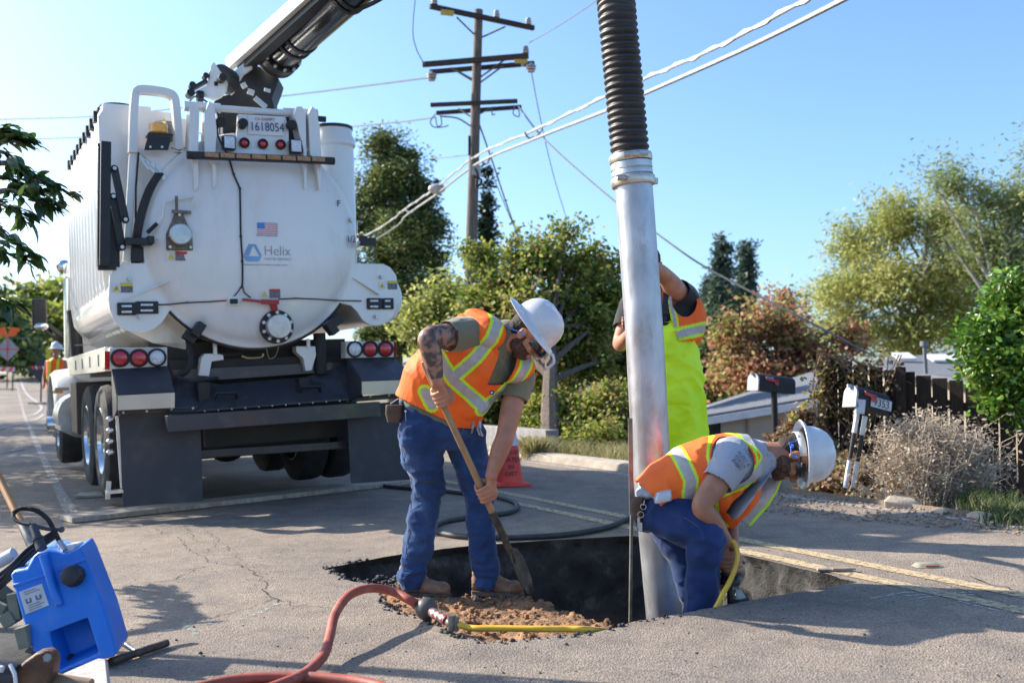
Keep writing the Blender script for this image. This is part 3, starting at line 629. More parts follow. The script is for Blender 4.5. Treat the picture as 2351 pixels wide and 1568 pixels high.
# upper left valve
c = QD(411, 538, .0); mb = MB(); mb.prism([c + Vector((x, -.03, z)) for x, z in ((-.10, -.13), (.10, -.13), (.10, .0), (.055, .10), (.03, .17), (-.03, .17), (-.055, .10), (-.10, .0))], (0, .05, 0)); vv_ = TB(mb, 'valve_body', BRZ, bevel=.005)
for x, z in ((-.08, -.11), (.08, -.11), (-.08, -.02), (.085, -.02), (0, .15)): mb = MB(); mb.disc(c + Vector((x, -.04, z)), .013, .02, n=6); TB(mb, 'bolt', STEEL, vv_)
mb = MB(); mb.lathe([(.083, .03), (.087, .04), (.087, .085), (.078, .095), (.001, .098)], 28, yl(c + Vector((0, 0, -.01)))); TB(mb, 'valve_cap', STEEL, vv_, smooth=35)
mb = MB(); mb.tube([c + Vector((-.02, -.04, .16)), c + Vector((-.02, -.05, .30))], .012, 8); mb.bar(c + Vector((-.06, -.05, .175)), c + Vector((.09, -.05, .17)), .02, .025); TB(mb, 'valve_stem', BRZ)
mb = MB(); mb.tube([QD(447, 450, .05), QD(404, 458, .05), QD(377, 464, .05), QD(374, 497, .05), QD(361, 513, .05)], .010, 8); mb.tube([QD(447, 450, .05), QD(440, 480, .05), QD(436, 490, .03)], .008, 8); vh = TB(mb, 'lever', WH)
mb = MB(); mb.tube([QD(361, 513, .05), QD(338, 535, .05)], .016, 10); TB(mb, 'lever_grip', RUB, vh)
mb = MB(); mb.disc(QD(808, 505, .01), .02, .03); mb.tube([QD(808, 505, .02), QD(820, 507, .02), QD(820, 535, .02)], .005, 6); TB(mb, 'level_float', STEEL)
mb = MB(); mb.box(Q(845, 556, -.06), (.13, .06, .07)); mb.box(Q(833, 548, -.04), (.05, .09, .04)); TB(mb, 'door_bracket', BLKP, bevel=.004)
for u, v, an in ((453.8, 757, 35), (758.6, 753, -35)):
    mb = MB(); mb.box(Q(u, v, -.08), (.07, .14, .12), Matrix.Rotation(R(an), 3, 'Y')); mb.box(Q(u - (18 if an > 0 else -12), v + 16 * (1 if an > 0 else -1), -.04), (.10, .10, .08), Matrix.Rotation(R(an), 3, 'Y')); TB(mb, 'door_clamp', BLKP, bevel=.005)
# --- right hopper
mb = MB(); yb = .75; a = Q(740, 300, yb); b = Q(832, 300, yb); cx = (a.x + b.x) / 2; w2 = (b.x - a.x) / 2
z = lambda v: Q(786, v, yb).z
mb.lathe([(w2 * .98, z(640)), (w2 * .98, z(560)), (w2 * 1.0, z(410)), (w2 * 1.0, z(328)), (w2 * 1.10, z(322)), (w2 * 1.10, z(312)), (w2 * .95, z(296)), (w2 * .95, z(283))], 40, Matrix.Translation((cx, yb + .3, 0))); hp = TB(mb, 'filter_silo', WH, smooth=35)
mb = MB(); mb.lathe([(w2 * .99, z(284)), (w2 * .99, z(277))], 40, Matrix.Translation((cx, yb + .3, 0))); mb.box((cx - w2 * .9, yb + .1, z(272)), (.1, .04, .05)); TB(mb, 'lid', BLKP, hp)
mb = MB(); mb.box((.75, 2.3, 3.1), (.9, 1.6, .5)); mb.box((.2, 3.8, 2.6), (1.9, .8, 1.5)); TB(mb, 'filter_housing', WH, bevel=.03)
# --- boom: turret, arm, elbow pipe
def seg3(a, b): a = TI @ a; b = TI @ b; return a, b
p0, p1 = seg3(P(648, 119, 8.95), P(1400, -543, 5.75)); bdir = (p1 - p0).normalized(); BL_ = (p1 - p0).length
sd = bdir.cross(Vector((0, 0, 1))).normalized(); upv = sd.cross(bdir)
def BP(t, r_=0, h=0): return p0 + bdir * t + sd * r_ + upv * h
mb = MB(); mb.tube([BP(0), BP(BL_)], .162, 36); pipe = TB(mb, 'boom_pipe', mat('black_gloss_pipe', (.012, .012, .015), (.02, .02, .022), rough=.2, coat=.5, scale=8, bump=.0006, bscale=25))
mb = MB(); mb.tube(spline([BP(BL_), BP(BL_ + .25, 0, 0), BP(BL_ + .42, 0, -.14), BP(BL_ + .46, 0, -.4)], 6), .16, 28); TB(mb, 'boom_elbow', BLKP, pipe)
for t in (.22, .34, 1.15, 1.22, 2.6, 3.9): mb = MB(); mb.tube([BP(t), BP(t + .035)], .174, 36); TB(mb, 'pipe_clamp', BLKP, pipe)
mb = MB(); mb.tube([BP(-.10), BP(.0)], .20, 28); mb.tube([BP(-.13), BP(-.10)], .205, 28); fl_ = TB(mb, 'pipe_flange', BLKP)
mb = MB(); mb.tube([BP(-.15), BP(-.128)], .195, 28); TB(mb, 'flange_ring', STEEL, fl_)
for k in range(12):
    a = 2 * math.pi * k / 12; mb = MB(); mb.ell(BP(.01, .182 * math.cos(a), .182 * math.sin(a)), (.019,) * 3, n=8, m=6); TB(mb, 'bolt', STEEL, fl_)
for k in range(3): mb = MB(); mb.tube([BP(.02, -.17 + .05 * k, -.05 * k), BP(.32, -.17 + .05 * k, -.05 * k)], .014, 8); TB(mb, 'clamp_rod', STEEL, fl_)
w0_, w1_ = seg3(P(525, 149, 9.0), P(1313, -556, 5.95)); wd = (w1_ - w0_).normalized()
mb = MB(); mb.bar(w0_, w1_, .06, .115, up=(0, 0, 1)); TB(mb, 'boom_arm', WH, bevel=.008)
g0_, g1_ = seg3(P(556, 158, 8.98), P(1342, -545, 5.92)); mb = MB(); mb.bar(g0_, g1_, .10, .10, up=(0, 0, 1)); TB(mb, 'boom_underside', BLKP)
mb = MB(); mb.tube(spline([BP(1.15, .0, -.16), BP(1.45, -.05, -.2), BP(1.75, -.1, -.19), BP(2.0, -.16, -.1), BP(2.1, -.17, .05)], 5), .018, 8); mb.tube([BP(.6, -.15, .11), BP(5.0, -.15, .11)], .012, 6); TB(mb, 'boom_hose', RUB)
def at9(pxs, Yw): return [TI @ P(u, v, Yw) for u, v in pxs]
bk = TI.to_3x3() @ Vector((-.02, .3, 0))
mb = MB(); mb.prism(at9([(489, 234), (512, 220), (534, 214), (545, 190), (558, 172), (585, 150), (612, 158), (640, 180), (634, 200), (624, 225), (632, 256), (500, 250)], 9.05), bk); TB(mb, 'turret', BLKP, bevel=.01)
mb = MB(); mb.prism(at9([(585, 121), (531, 170), (523, 194), (528, 218), (535, 212), (545, 190), (556, 172), (577, 157)], 8.86), TI.to_3x3() @ Vector((0, .04, 0))); TB(mb, 'boom_bracket', WH, bevel=.004)
mb = MB(); mb.prism(at9([(443, 213), (489, 229), (505, 222), (517, 208), (520, 188), (508, 168), (491, 143), (484, 150), (482, 176), (474, 196)], 8.6), TI.to_3x3() @ Vector((0, .05, 0))); tp = TB(mb, 'pivot_plate', WH, bevel=.004)
mb = MB(); mb.disc(TI @ P(514, 183, 8.78), .115, .16, ax=tuple(TI.to_3x3() @ Vector((.2, 1, 0))), n=28); TB(mb, 'pivot_disc', BLKP, tp, bevel=.006)
mb = MB(); mb.disc(TI @ P(509, 181, 8.56), .035, .10, n=8); TB(mb, 'pivot_bolt', RUB, tp); mb = MB(); mb.box(TI @ P(496, 193, 8.59), (.03, .01, .035)); TB(mb, 'slot', BLKP, tp)
mb = MB(); mb.bar(TI @ P(437, 208, 8.6), TI @ P(476, 186, 8.6), .05, .03); mb.disc(TI @ P(441, 197, 8.6), .03, .06); mb.disc(TI @ P(436, 216, 8.6), .035, .1); mb.disc(TI @ P(471, 176, 8.6), .025, .08); mb.disc(TI @ P(459, 222, 8.6), .05, .05, ax=(1, 0, 0)); mb.tube(spline([Q(436, 232, .3), Q(450, 222, .2), Q(475, 235, .2), Q(500, 262, .0), Q(500, 310, -.1), Q(520, 352, -.12)], 6), .008, 6); TB(mb, 'boom_fittings', BLKP)
for (u, v, a_, w_, h_) in ((576, 212, 15, .06, .05), (598, 236, 38, .13, .045), (614, 208, 10, .055, .03), (560, 197, 60, .05, .05)): mb = MB(); mb.box(TI @ P(u, v, 8.91 - .005), (w_, .01, h_), Matrix.Rotation(R(a_), 3, 'Y')); TB(mb, 'sticker', WSTK, smooth=0)
# --- lower rear: lamp boxes, guards, flaps, bumper
def lampbox(px0, px1, v0a, v0b, v1a, v1b, lamps, side):
    y = -.05; mb = MB(); mb.prism([Q(px0, v1a, y), Q(px1, v1b, y), Q(px1, v0b, y), Q(px0, v0a, y)], (0, .13, 0)); o = TB(mb, 'tail_lamp_box', mat('lamp_box_white', (.66, .63, .56), rough=.4), bevel=.004)
    for u, v, red in lamps:
        c = Q(u, v, y - .002); mb = MB(); mb.lathe([(.073, .0), (.073, .018), (.064, .024), (.057, .018), (.057, .004)], 32, yl(c)); l = TB(mb, 'tail_lamp', RUB, o)
        mb = MB(); mb.lathe([(.058, .002), (.057, .012), (.045, .02), (.001, .024)], 28, yl(c)); TB(mb, 'lens', REDL if red else CLR, l)
    u0, u1 = (240, 253) if side < 0 else (903, 910); va, vb = (806, 848) if side < 0 else (787, 818)
    mb = MB(); mb.prism([Q(u0, vb, -.03), Q(u1, vb, -.05), Q(u1, va, -.05), Q(u0, va, -.03)], (0, .12, 0)); TB(mb, 'side_marker', REDL, o, bevel=.004)
lampbox(252, 384, 799, 797, 848, 840, ((275.4, 822, 1), (318.6, 822, 1), (360, 820.7, 0)), -1)
lampbox(794, 904, 783, 784, 822, 820, ((814, 801.8, 0), (849.5, 801, 1), (884.6, 801, 1)), 1)
LIP = mat('lip_steel', (.62, .54, .42), (.55, .48, .38), rough=.45, metal=.5)
def guard(u0, u1, vt0, vt1, vm0, vm1, vb0, vb1, shift):
    t0, t1 = Q(u0, vt0, -.02), Q(u1, vt1, -.02); m0, m1 = Q(u0 + shift, vm0, -.28), Q(u1 + shift * 1.5, vm1, -.28)
    b0_, b1_ = Q(u0 + shift, vb0, -.28), Q(u1 + shift * 1.5, vb1, -.28); dz = Vector((0, 0, -.01))
    mb = MB(); mb.add([t0, t1, m1, m0], [(0, 1, 2, 3)]); mb.add([t0, m0, b0_, t0 + Vector((0, 0, -.4))], [(0, 1, 2, 3)]); mb.add([t1, m1, b1_, t1 + Vector((0, 0, -.4))], [(3, 2, 1, 0)]); o = TB(mb, 'mudguard', CHAR, smooth=0)
    so_ = o.modifiers.new('sol', 'SOLIDIFY'); so_.thickness = .008
    mb = MB(); mb.prism([b0_, b1_, m1, m0], (0, -.006, 0)); TB(mb, 'mudguard_lip', LIP, o, bevel=.002)
guard(258, 383, 843, 841, 908, 901, 942, 936, 12); guard(797, 905, 822, 822, 876, 871, 906, 903, 34)
FLAP = mat('mudflap', (.05, .052, .062), (.042, .044, .052), scale=4, rough=.62, bump=.001, bscale=15, dirt=(.12, .11, .10, .4), dscale=4)
mb = MB(); mb.prism([Q(282, 1163, -.03), Q(466, 1150, -.03), Q(460, 945, -.03), Q(274, 949, -.03)], (0, .012, 0)); TB(mb, 'mudflap', FLAP, bevel=.002)
mb = MB(); mb.prism([Q(806, 1110, -.03), Q(955, 1100, -.03), Q(945, 920, -.03), Q(796, 930, -.03)], (0, .012, 0)); TB(mb, 'mudflap', FLAP, bevel=.002)
mb = MB(); mb.prism([Q(272, 952, -.045), Q(460, 944, -.045), Q(460, 932, -.045), Q(272, 940, -.045)], (0, .015, 0)); mb.prism([Q(796, 924, -.045), Q(950, 912, -.045), Q(948, 900, -.045), Q(796, 912, -.045)], (0, .015, 0)); fr_ = TB(mb, 'flap_rail', CHAR, bevel=.002)
for u, v in ((283, 951), (337, 948), (390, 945), (443, 941), (805, 918), (850, 914), (893, 911), (930, 907)): mb = MB(); mb.disc(Q(u, v - 4, -.05), .010, .01, n=10); TB(mb, 'bolt', STEEL, fr_)
mb = MB(); mb.bar(Q(381, 973, -.17), Q(868, 939, -.17), .12, .13, up=(0, 0, 1)); TB(mb, 'bumper', CHAR, bevel=.006)
mb = MB(); mb.prism([Q(450, 945, -.10), Q(800, 918, -.10), Q(700, 868, .15), Q(505, 885, .15)], (0, 0, .01)); mb.prism([Q(385, 945, -.06), Q(450, 945, -.06), Q(505, 885, .15), Q(405, 868, .15)], (0, 0, .01)); mb.prism([Q(800, 918, -.06), Q(835, 915, -.06), Q(806, 838, .15), Q(700, 868, .15)], (0, 0, .01)); mb.prism([Q(385, 880, .16), Q(810, 850, .16), Q(805, 830, .16), Q(385, 850, .16)], (0, .02, 0)); dk = TB(mb, 'rear_slope', CHAR, smooth=0)
for u, v in ((518, 912), (711, 897)):
    c = Q(u, v, -.06); mb = MB(); mb.tube([c + Vector((-.09, 0, -.01)), c + Vector((-.075, -.03, .035)), c + Vector((.075, -.03, .035)), c + Vector((.09, 0, -.01))], .017, 8); TB(mb, 'grab_handle', BLKP, dk)
for k in range(11): mb = MB(); mb.disc(Q(470 + 31 * k, 943.5 - 2.35 * k, -.105), .006, .01, n=6); TB(mb, 'bolt', STEEL, dk)
mb = MB(); mb.tube([Q(480, 853, .25), Q(720, 839, .25)], .045, 16); mb.tube([Q(480, 853, .25), Q(520, 851, .25)], .06, 16); cy = TB(mb, 'hydraulic_cylinder', BLKP); mb = MB(); mb.box(Q(588, 846, .2), (.16, .01, .035)); TB(mb, 'sticker', WSTK, cy, smooth=0)
for pxs in ([(456, 862), (462, 822), (470, 812), (512, 812), (514, 826), (486, 830), (480, 864)], [(702, 852), (696, 822), (680, 808), (680, 795), (724, 795), (726, 815), (716, 850)]): mb = MB(); mb.prism(poly(pxs, .1), (0, .12, 0)); TB(mb, 'tank_support', WH, bevel=.004)
for a_, b_ in (((493, 785), (494, 815)), ((707, 778), (708, 800))): m2_ = MB(); m2_.bar(Q(*a_, .1), Q(*b_, .1), .03, .03, up=(0, 1, 0)); TB(m2_, 'tank_peg', WH, bevel=.004)
mb = MB(); mb.tube(spline([Q(430, 780, .1), Q(438, 820, .05), Q(432, 850, .05), Q(405, 868, .1)], 5), .02, 8); TB(mb, 'hydraulic_hose', RUB); mb = MB(); mb.tube(spline([Q(388, 830, 0), Q(398, 862, 0), Q(440, 874, 0), Q(500, 868, .1)], 5), .014, 8); TB(mb, 'hydraulic_hose', RUB); mb = MB(); mb.tube([Q(733, 765, .15), Q(737, 858, .15)], .055, 14); TB(mb, 'drain_hose', RUB); mb = MB(); mb.tube(spline([Q(495, 810, .1), Q(530, 815, .1), Q(560, 808, .1)], 4), .008, 6); TB(mb, 'hydraulic_hose', RUB)
mb = MB(); mb.tube(spline([Q(555, 817, .0), Q(570, 822, .0), Q(600, 820, .0), Q(604, 812, 0)], 4), .008, 6); mb.tube(spline([Q(612, 800, -.1), Q(618, 822, -.08), Q(632, 818, -.08), Q(640, 795, -.1)], 5), .003, 5); TB(mb, 'pull_wire', mat('brass_rod', (.5, .38, .2), rough=.4, metal=.5))
# undercarriage
UND = mat('chassis_black', (.02, .019, .018), (.035, .03, .026), rough=.7)
mb = MB(); mb.box((-.42, 3.0, .93), (.09, 6.0, .3)); mb.box((.42, 3.0, .93), (.09, 6.0, .3)); mb.box((0, .45, .95), (1.9, .12, .34)); mb.box((0, 1.0, .78), (1.2, .5, .3)); mb.box((.02, .62, .62), (1.35, .12, .42)); mb.box((0, 1.8, 1.22), (1.9, 3.2, .10)); mb.box((.05, .45, 1.32), (1.7, .3, .2)); TB(mb, 'chassis', UND, smooth=0)  # low rear box is an added dark fill, standing in for shade under the bumper
mb = MB(); mb.bar(Q(469, 1000, .35), Q(790, 975, .35), .12, .20, up=(0, 0, 1)); TB(mb, 'rear_tank_strip', mat('dusty_steel', (.045, .038, .032), rough=.7))
mb = MB(); mb.bar(Q(455, 1042, .15), Q(800, 1020, .15), .08, .06, up=(0, 0, 1)); TB(mb, 'underride_bar', CHAR)
for y in (1.15, 2.35):
    mb = MB(); mb.disc((0, y, .58), .10, 1.7, ax=(1, 0, 0)); mb.ell((0, y, .58), (.22, .28, .26)); TB(mb, 'axle', UND)
mb = MB(); mb.box((.05, 3.3, .62), (1.3, .5, .5)); mb.box((.1, 5.2, .75), (.9, 1.4, .5)); TB(mb, 'gearbox', UND, smooth=0)
def wheel(x, y, side, w_=.27, r_=.50, front=False):
    M = Matrix.Translation((x, y, r_ + .09)) @ Matrix.Rotation(R(90 * side), 4, 'Y')   # z points outward
    mb = MB(); h = w_ / 2
    mb.lathe([(.29, -h * .8), (.33, -h), (r_ - .06, -h), (r_ - .012, -h * .8), (r_, -h * .5), (r_, h * .5), (r_ - .012, h * .8), (r_ - .06, h), (.33, h), (.29, h * .8)], 48, M, cap=False); wo = TB(mb, 'wheel', TYRE, smooth=35)
    mb = MB(); dp = .02 if front else -.12
    mb.lathe([(.295, -h * .7), (.275, h * .4), (.30, h * .92), (.285, h * .95), (.26, h * .3), (.25, h + dp - .10), (.17, h + dp - .04), (.12, h + dp), (.11, h + dp + .10), (.001, h + dp + .11)], 36, M, cap=False); rm = TB(mb, 'rim', CHR, wo, smooth=40)
    for k in range(10):
        a = 2 * math.pi * k / 10; mb = MB(); mb.tube([M @ Vector((.14 * math.cos(a), .14 * math.sin(a), h + dp - .05)), M @ Vector((.14 * math.cos(a), .14 * math.sin(a), h + dp + .03))], .018, 6); TB(mb, 'lug_nut', CHR, rm)
for y in (1.15, 2.35):
    for s_ in (-1, 1): wheel(s_ * 1.0 + .03, y, s_); wheel(s_ * .70 + .03, y, -s_)
for s_ in (-1, 1): wheel(s_ * .98, 5.75, s_, .30, .50, True)
# chrome hub bolts seen beside left flap, step bracket
mb = MB()
for v in (961, 987, 1012, 1037): a = Q(258, v, .05); mb.tube([a, a + Vector((-.03, -.02, 0))], .022, 10); mb.ell(a + Vector((-.02, -.02, 0)), (.03, .02, .02), n=8, m=6)
TB(mb, 'mud_bracket_bolts', CHR)
mb = MB(); mb.bar(Q(268, 955, .0), Q(280, 1120, .0), .02, .05, up=(0, 1, 0)); mb.box(Q(262, 1128, .0), (.12, .12, .02)); mb.bar(Q(250, 1105, .05), Q(247, 1145, .05), .03, .05, up=(0, 1, 0)); TB(mb, 'side_step', ALU)
# deck rail on the left side, brackets
a, b = Q(242, 830, x=-1.10), Q(166, 848, x=-1.10)
mb = MB(); mb.bar(Vector((-1.10, .35, 1.30)), Vector((-1.10, 3.8, 1.30)), .06, .20, up=(0, 0, 1)); TB(mb, 'deck_rail', ALU, bevel=.004)
mb = MB()
for y in (.8, 1.5, 2.2, 2.9): mb.box((-1.135, y, 1.30), (.012, .03, .10))
TB(mb, 'deck_latch', STEEL)
mb = MB(); mb.box((-.95, 3.4, .85), (.35, .7, .55)); TB(mb, 'side_locker', mat('brown_locker', (.13, .09, .065), rough=.6), bevel=.01)
mb = MB(); mb.disc((-1.0, 4.25, .75), .25, .75, ax=(0, 1, 0), n=28); mb.box((-1.05, 4.25, .62), (.35, .8, .06)); TB(mb, 'fuel_tank', ALU)
# cab, bonnet, fender, mirrors, stacks
mb = MB(); mb.loft([((0, 4.35, 1.95), (1.0, 0, 0), (0, 0, .85)), ((0, 4.40, 1.95), (1.05, 0, 0), (0, 0, .9)), ((0, 5.3, 1.95), (1.05, 0, 0), (0, 0, .9)), ((0, 5.9, 1.6), (.98, 0, 0), (0, 0, .55)), ((0, 7.0, 1.45), (.8, 0, 0), (0, 0, .45))], 32, p=5); TB(mb, 'cab', WH, smooth=40)
for s_ in (-1, 1):
    mb = MB(); pr = [(5.75 + .66 * math.cos(a), .62 + .62 * math.sin(a)) for a in np.linspace(math.pi * 1.02, -.02, 18)]
    vs_ = []
    for (yy, zz) in pr: vs_ += [(s_ * 1.20, yy, zz), (s_ * 1.14, yy, zz + .05), (s_ * .75, yy, zz + .10)]
    mb.add(vs_, [(3 * i + k, 3 * i + k + 1, 3 * i + 4 + k, 3 * i + 3 + k) for i in range(17) for k in range(2)]); o = TB(mb, 'front_fender', WH); sm = o.modifiers.new('sol', 'SOLIDIFY'); sm.thickness = .015
mb = MB(); mb.box((-1.16, 5.02, 1.02), (.10, .14, .045)); TB(mb, 'turn_signal', AMB, bevel=.006)
mb = MB(); mb.box((-1.12, 4.95, 1.05), (.16, .06, .04)); mb.box((-1.08, 4.9, .86), (.2, .25, .03)); TB(mb, 'cab_step', CHR)
cmir = (TI @ TM @ Q(90, 722, 5.0)); mb = MB(); mb.box(cmir, (.17, .10, .38)); mo = TB(mb, 'side_mirror', BLKP, bevel=.03)
mb = MB(); mb.ell(cmir + Vector((.015, -.05, -.15)), (.08, .03, .05), n=16, m=10); TB(mb, 'convex_mirror', CHR, mo)
mb = MB(); mb.bar(cmir + Vector((.08, 0, -.12)), Vector((-1.0, 5.2, cmir.z - .33)), .04, .05); mb.bar(cmir + Vector((.06, 0, -.2)), Vector((-1.0, 5.2, cmir.z - .42)), .03, .03); TB(mb, 'mirror_arm', BLKP, mo)
c = Q(147, 613, 5.2); mb = MB(); mb.ell(c, (.09, .05, .09)); TB(mb, 'round_mirror', CHR); mb = MB(); mb.tube([c + Vector((0, .05, -.05)), Q(160, 640, 5.2)], .012, 6); TB(mb, 'mirror_stalk', CHR)
a = Q(153, 640, 4.4); mb = MB(); mb.tube([a, Q(155, 822, 4.4)], .035, 12); mb.tube([a, a + Vector((.25, .3, .02))], .03, 12); TB(mb, 'exhaust_stack', CHR)
mb = MB(); mb.tube([Q(171, 712, 3.9), Q(175, 745, 3.9)], .085, 16); mb.tube([Q(172, 745, 3.9), Q(178, 835, 3.9)], .07, 16); TB(mb, 'air_intake', BLKP)
mb = MB(); mb.box(Q(186, 792, 3.0), (.12, .02, .01)); TB(mb, 'clip', STEEL)
# mats under the rear wheels
MATW = mat('weathered_board', (.50, .42, .33), (.34, .28, .22), scale=14, rough=.9, bump=.003, bscale=50, stretch=(.3, 3, 1), dirt=(.12, .10, .08, .6))
p0, p1 = G(150, 1160), G(165, 1200)
def mat_board(c0, c1, depth, th, label):
    a, b = G(*c0), G(*c1); x = (b - a); x.z = 0; L_ = x.length; x.normalize(); y = Vector((-x.y, x.x, 0)); mb = MB(); N = 24; vs_ = []
    for i in range(N + 1):
        for j in (0, 1):
            q = a + x * L_ * i / N + y * (depth * j + (.012 * noise.noise(Vector((i * 1.3, j * 7, 2))))); zz = zroad(q.x, q.y)
            vs_ += [(q.x, q.y, zz + .004), (q.x, q.y, zz + th + .006 * noise.noise(Vector((i * .7, j, 0))))]
    fs = []
    for i in range(N): k = 4 * i; fs += [(k, k + 4, k + 5, k + 1), (k + 1, k + 5, k + 7, k + 3), (k + 2, k + 3, k + 7, k + 6), (k, k + 2, k + 6, k + 4)]
    mb.add(vs_, fs + [(0, 1, 3, 2), (4 * N, 4 * N + 2, 4 * N + 3, 4 * N + 1)]); o = mb.build('ground_mat', MATW, bevel=.004, smooth=30); return tag(o, label, 'ground mat', 'boards under the truck')
mat_board((165, 1202), (1000, 1106), .30, .045, 'long weathered board lying behind the rear wheels under both mudflaps')
mat_board((170, 1145), (420, 1132), .28, .03, 'short pale board poking out to the left just under the rear left wheels')
# ================================================================ TREES AND PLANTS
def leaves(name, pts, size, m, parent, ratio=.55, up=.3, droop=0, fold=True, sjit=.35, tint=None, rng=RNG):
    """one mesh of leaf-shaped faces at the given points (N,3)"""
    pts = np.asarray(pts, float); N = len(pts)
    d = rng.normal(size=(N, 3)); d[:, 2] = d[:, 2] * .6 - droop; d /= np.linalg.norm(d, axis=1)[:, None]
    nrm = rng.normal(size=(N, 3)); nrm[:, 2] += up; s_ = np.cross(d, nrm); s_ /= np.linalg.norm(s_, axis=1)[:, None] + 1e-9; nn = np.cross(s_, d)
    L_ = size * (1 + sjit * rng.uniform(-1, 1, N))[:, None]; W_ = L_ * ratio / 2
    if fold:
        v = np.stack([pts, pts + d * L_ * .35 + s_ * W_, pts + d * L_ * .75 + s_ * W_ * .75, pts + d * L_ - nn * L_ * .08, pts + d * L_ * .75 - s_ * W_ * .75, pts + d * L_ * .35 - s_ * W_, pts + d * L_ * .5 - nn * L_ * .05], 1).reshape(-1, 3)
        k = 7; tri = np.array([[0, 1, 6], [1, 2, 6], [2, 3, 6], [3, 4, 6], [4, 5, 6], [5, 0, 6]]); fs = (tri[None] + (np.arange(N) * k)[:, None, None]).reshape(-1, 3); nv = 3
    else:
        v = np.stack([pts, pts + d * L_ * .5 + s_ * W_, pts + d * L_, pts + d * L_ * .5 - s_ * W_], 1).reshape(-1, 3); k = 4
        fs = (np.array([[0, 1, 2, 3]])[None] + (np.arange(N) * k)[:, None, None]).reshape(-1, 4); nv = 4
    me = bpy.data.meshes.new(name); me.vertices.add(len(v)); me.vertices.foreach_set('co', v.ravel()); me.loops.add(fs.size); me.loops.foreach_set('vertex_index', fs.ravel().astype(np.int32))
    me.polygons.add(len(fs)); me.polygons.foreach_set('loop_start', np.arange(0, fs.size, nv, dtype=np.int32)); me.polygons.foreach_set('loop_total', np.full(len(fs), nv, dtype=np.int32)); me.update(calc_edges=True)
    t_ = rng.uniform(0, 1, N) if tint is None else tint
    at = me.attributes.new('tint', 'FLOAT', 'POINT'); at.data.foreach_set('value', np.repeat(t_, k).astype(np.float32)); me.materials.append(m)
    return link(name, me, parent)
def clumps(blobs, nclump, per, cr, shell=.75, rng=RNG, flat=.75):
    """leaf positions: blobs [(centre, radii)] -> uneven sprays near their surface -> leaves; also returns spray centres"""
    wts = np.array([b[1][0] * b[1][1] + b[1][0] * b[1][2] for b in blobs]); wts = wts / wts.sum(); out = []; cen_ = []
    for (c, r), w_ in zip(blobs, wts):
        r = np.array(r) * .84; n = max(3, int(nclump * w_ * .62)); d = rng.normal(size=(n, 3)); d /= np.linalg.norm(d, axis=1)[:, None]
        rad = (shell - .1 + (1.22 - shell) * rng.uniform(0, 1, n) ** 1.3)[:, None] * np.where(rng.uniform(0, 1, n) < .25, rng.uniform(.2, .8, n), 1)[:, None]
        cc = np.array(c) + d * r * rad; cen_ += [tuple(q) for q in cc]
        for q, dd in zip(cc, d):
            k = max(6, int(per * rng.uniform(.35, 1.9))); s_ = cr * rng.uniform(.55, 1.35); e = np.clip(rng.normal(size=(k, 3)), -1.7, 1.7) * s_ * np.array([1, 1, flat])
            ax = dd + rng.normal(size=3) * .5; ax /= np.linalg.norm(ax); e = e * .8 + ax[None] * (rng.uniform(-1.4, 1.6, k) * s_)[:, None]; out.append(q + e)
    return np.concatenate(out), cen_
BARK = mat('bark', (.16, .12, .09), (.07, .05, .04), scale=12, rough=.95, bump=.01, bscale=25, stretch=(3, 3, .6)); PALEBARK = mat('pale_bark', (.42, .40, .36), (.26, .24, .21), scale=10, rough=.9, bump=.006, bscale=20)
def trunk(mb, base, top, r0, r1, lean=.2, n=8, seed=0):
    base = Vector(base); top = Vector(top); pts = []; rs = []
    for i in range(7):
        t = i / 6; q = base.lerp(top, t); q += Vector((noise.noise(Vector((seed, t * 2, 0))), noise.noise(Vector((seed, t * 2, 9))), 0)) * lean * t; pts.append(q); rs.append(r0 + (r1 - r0) * t)
    mb.tube(pts, rs, n); return pts
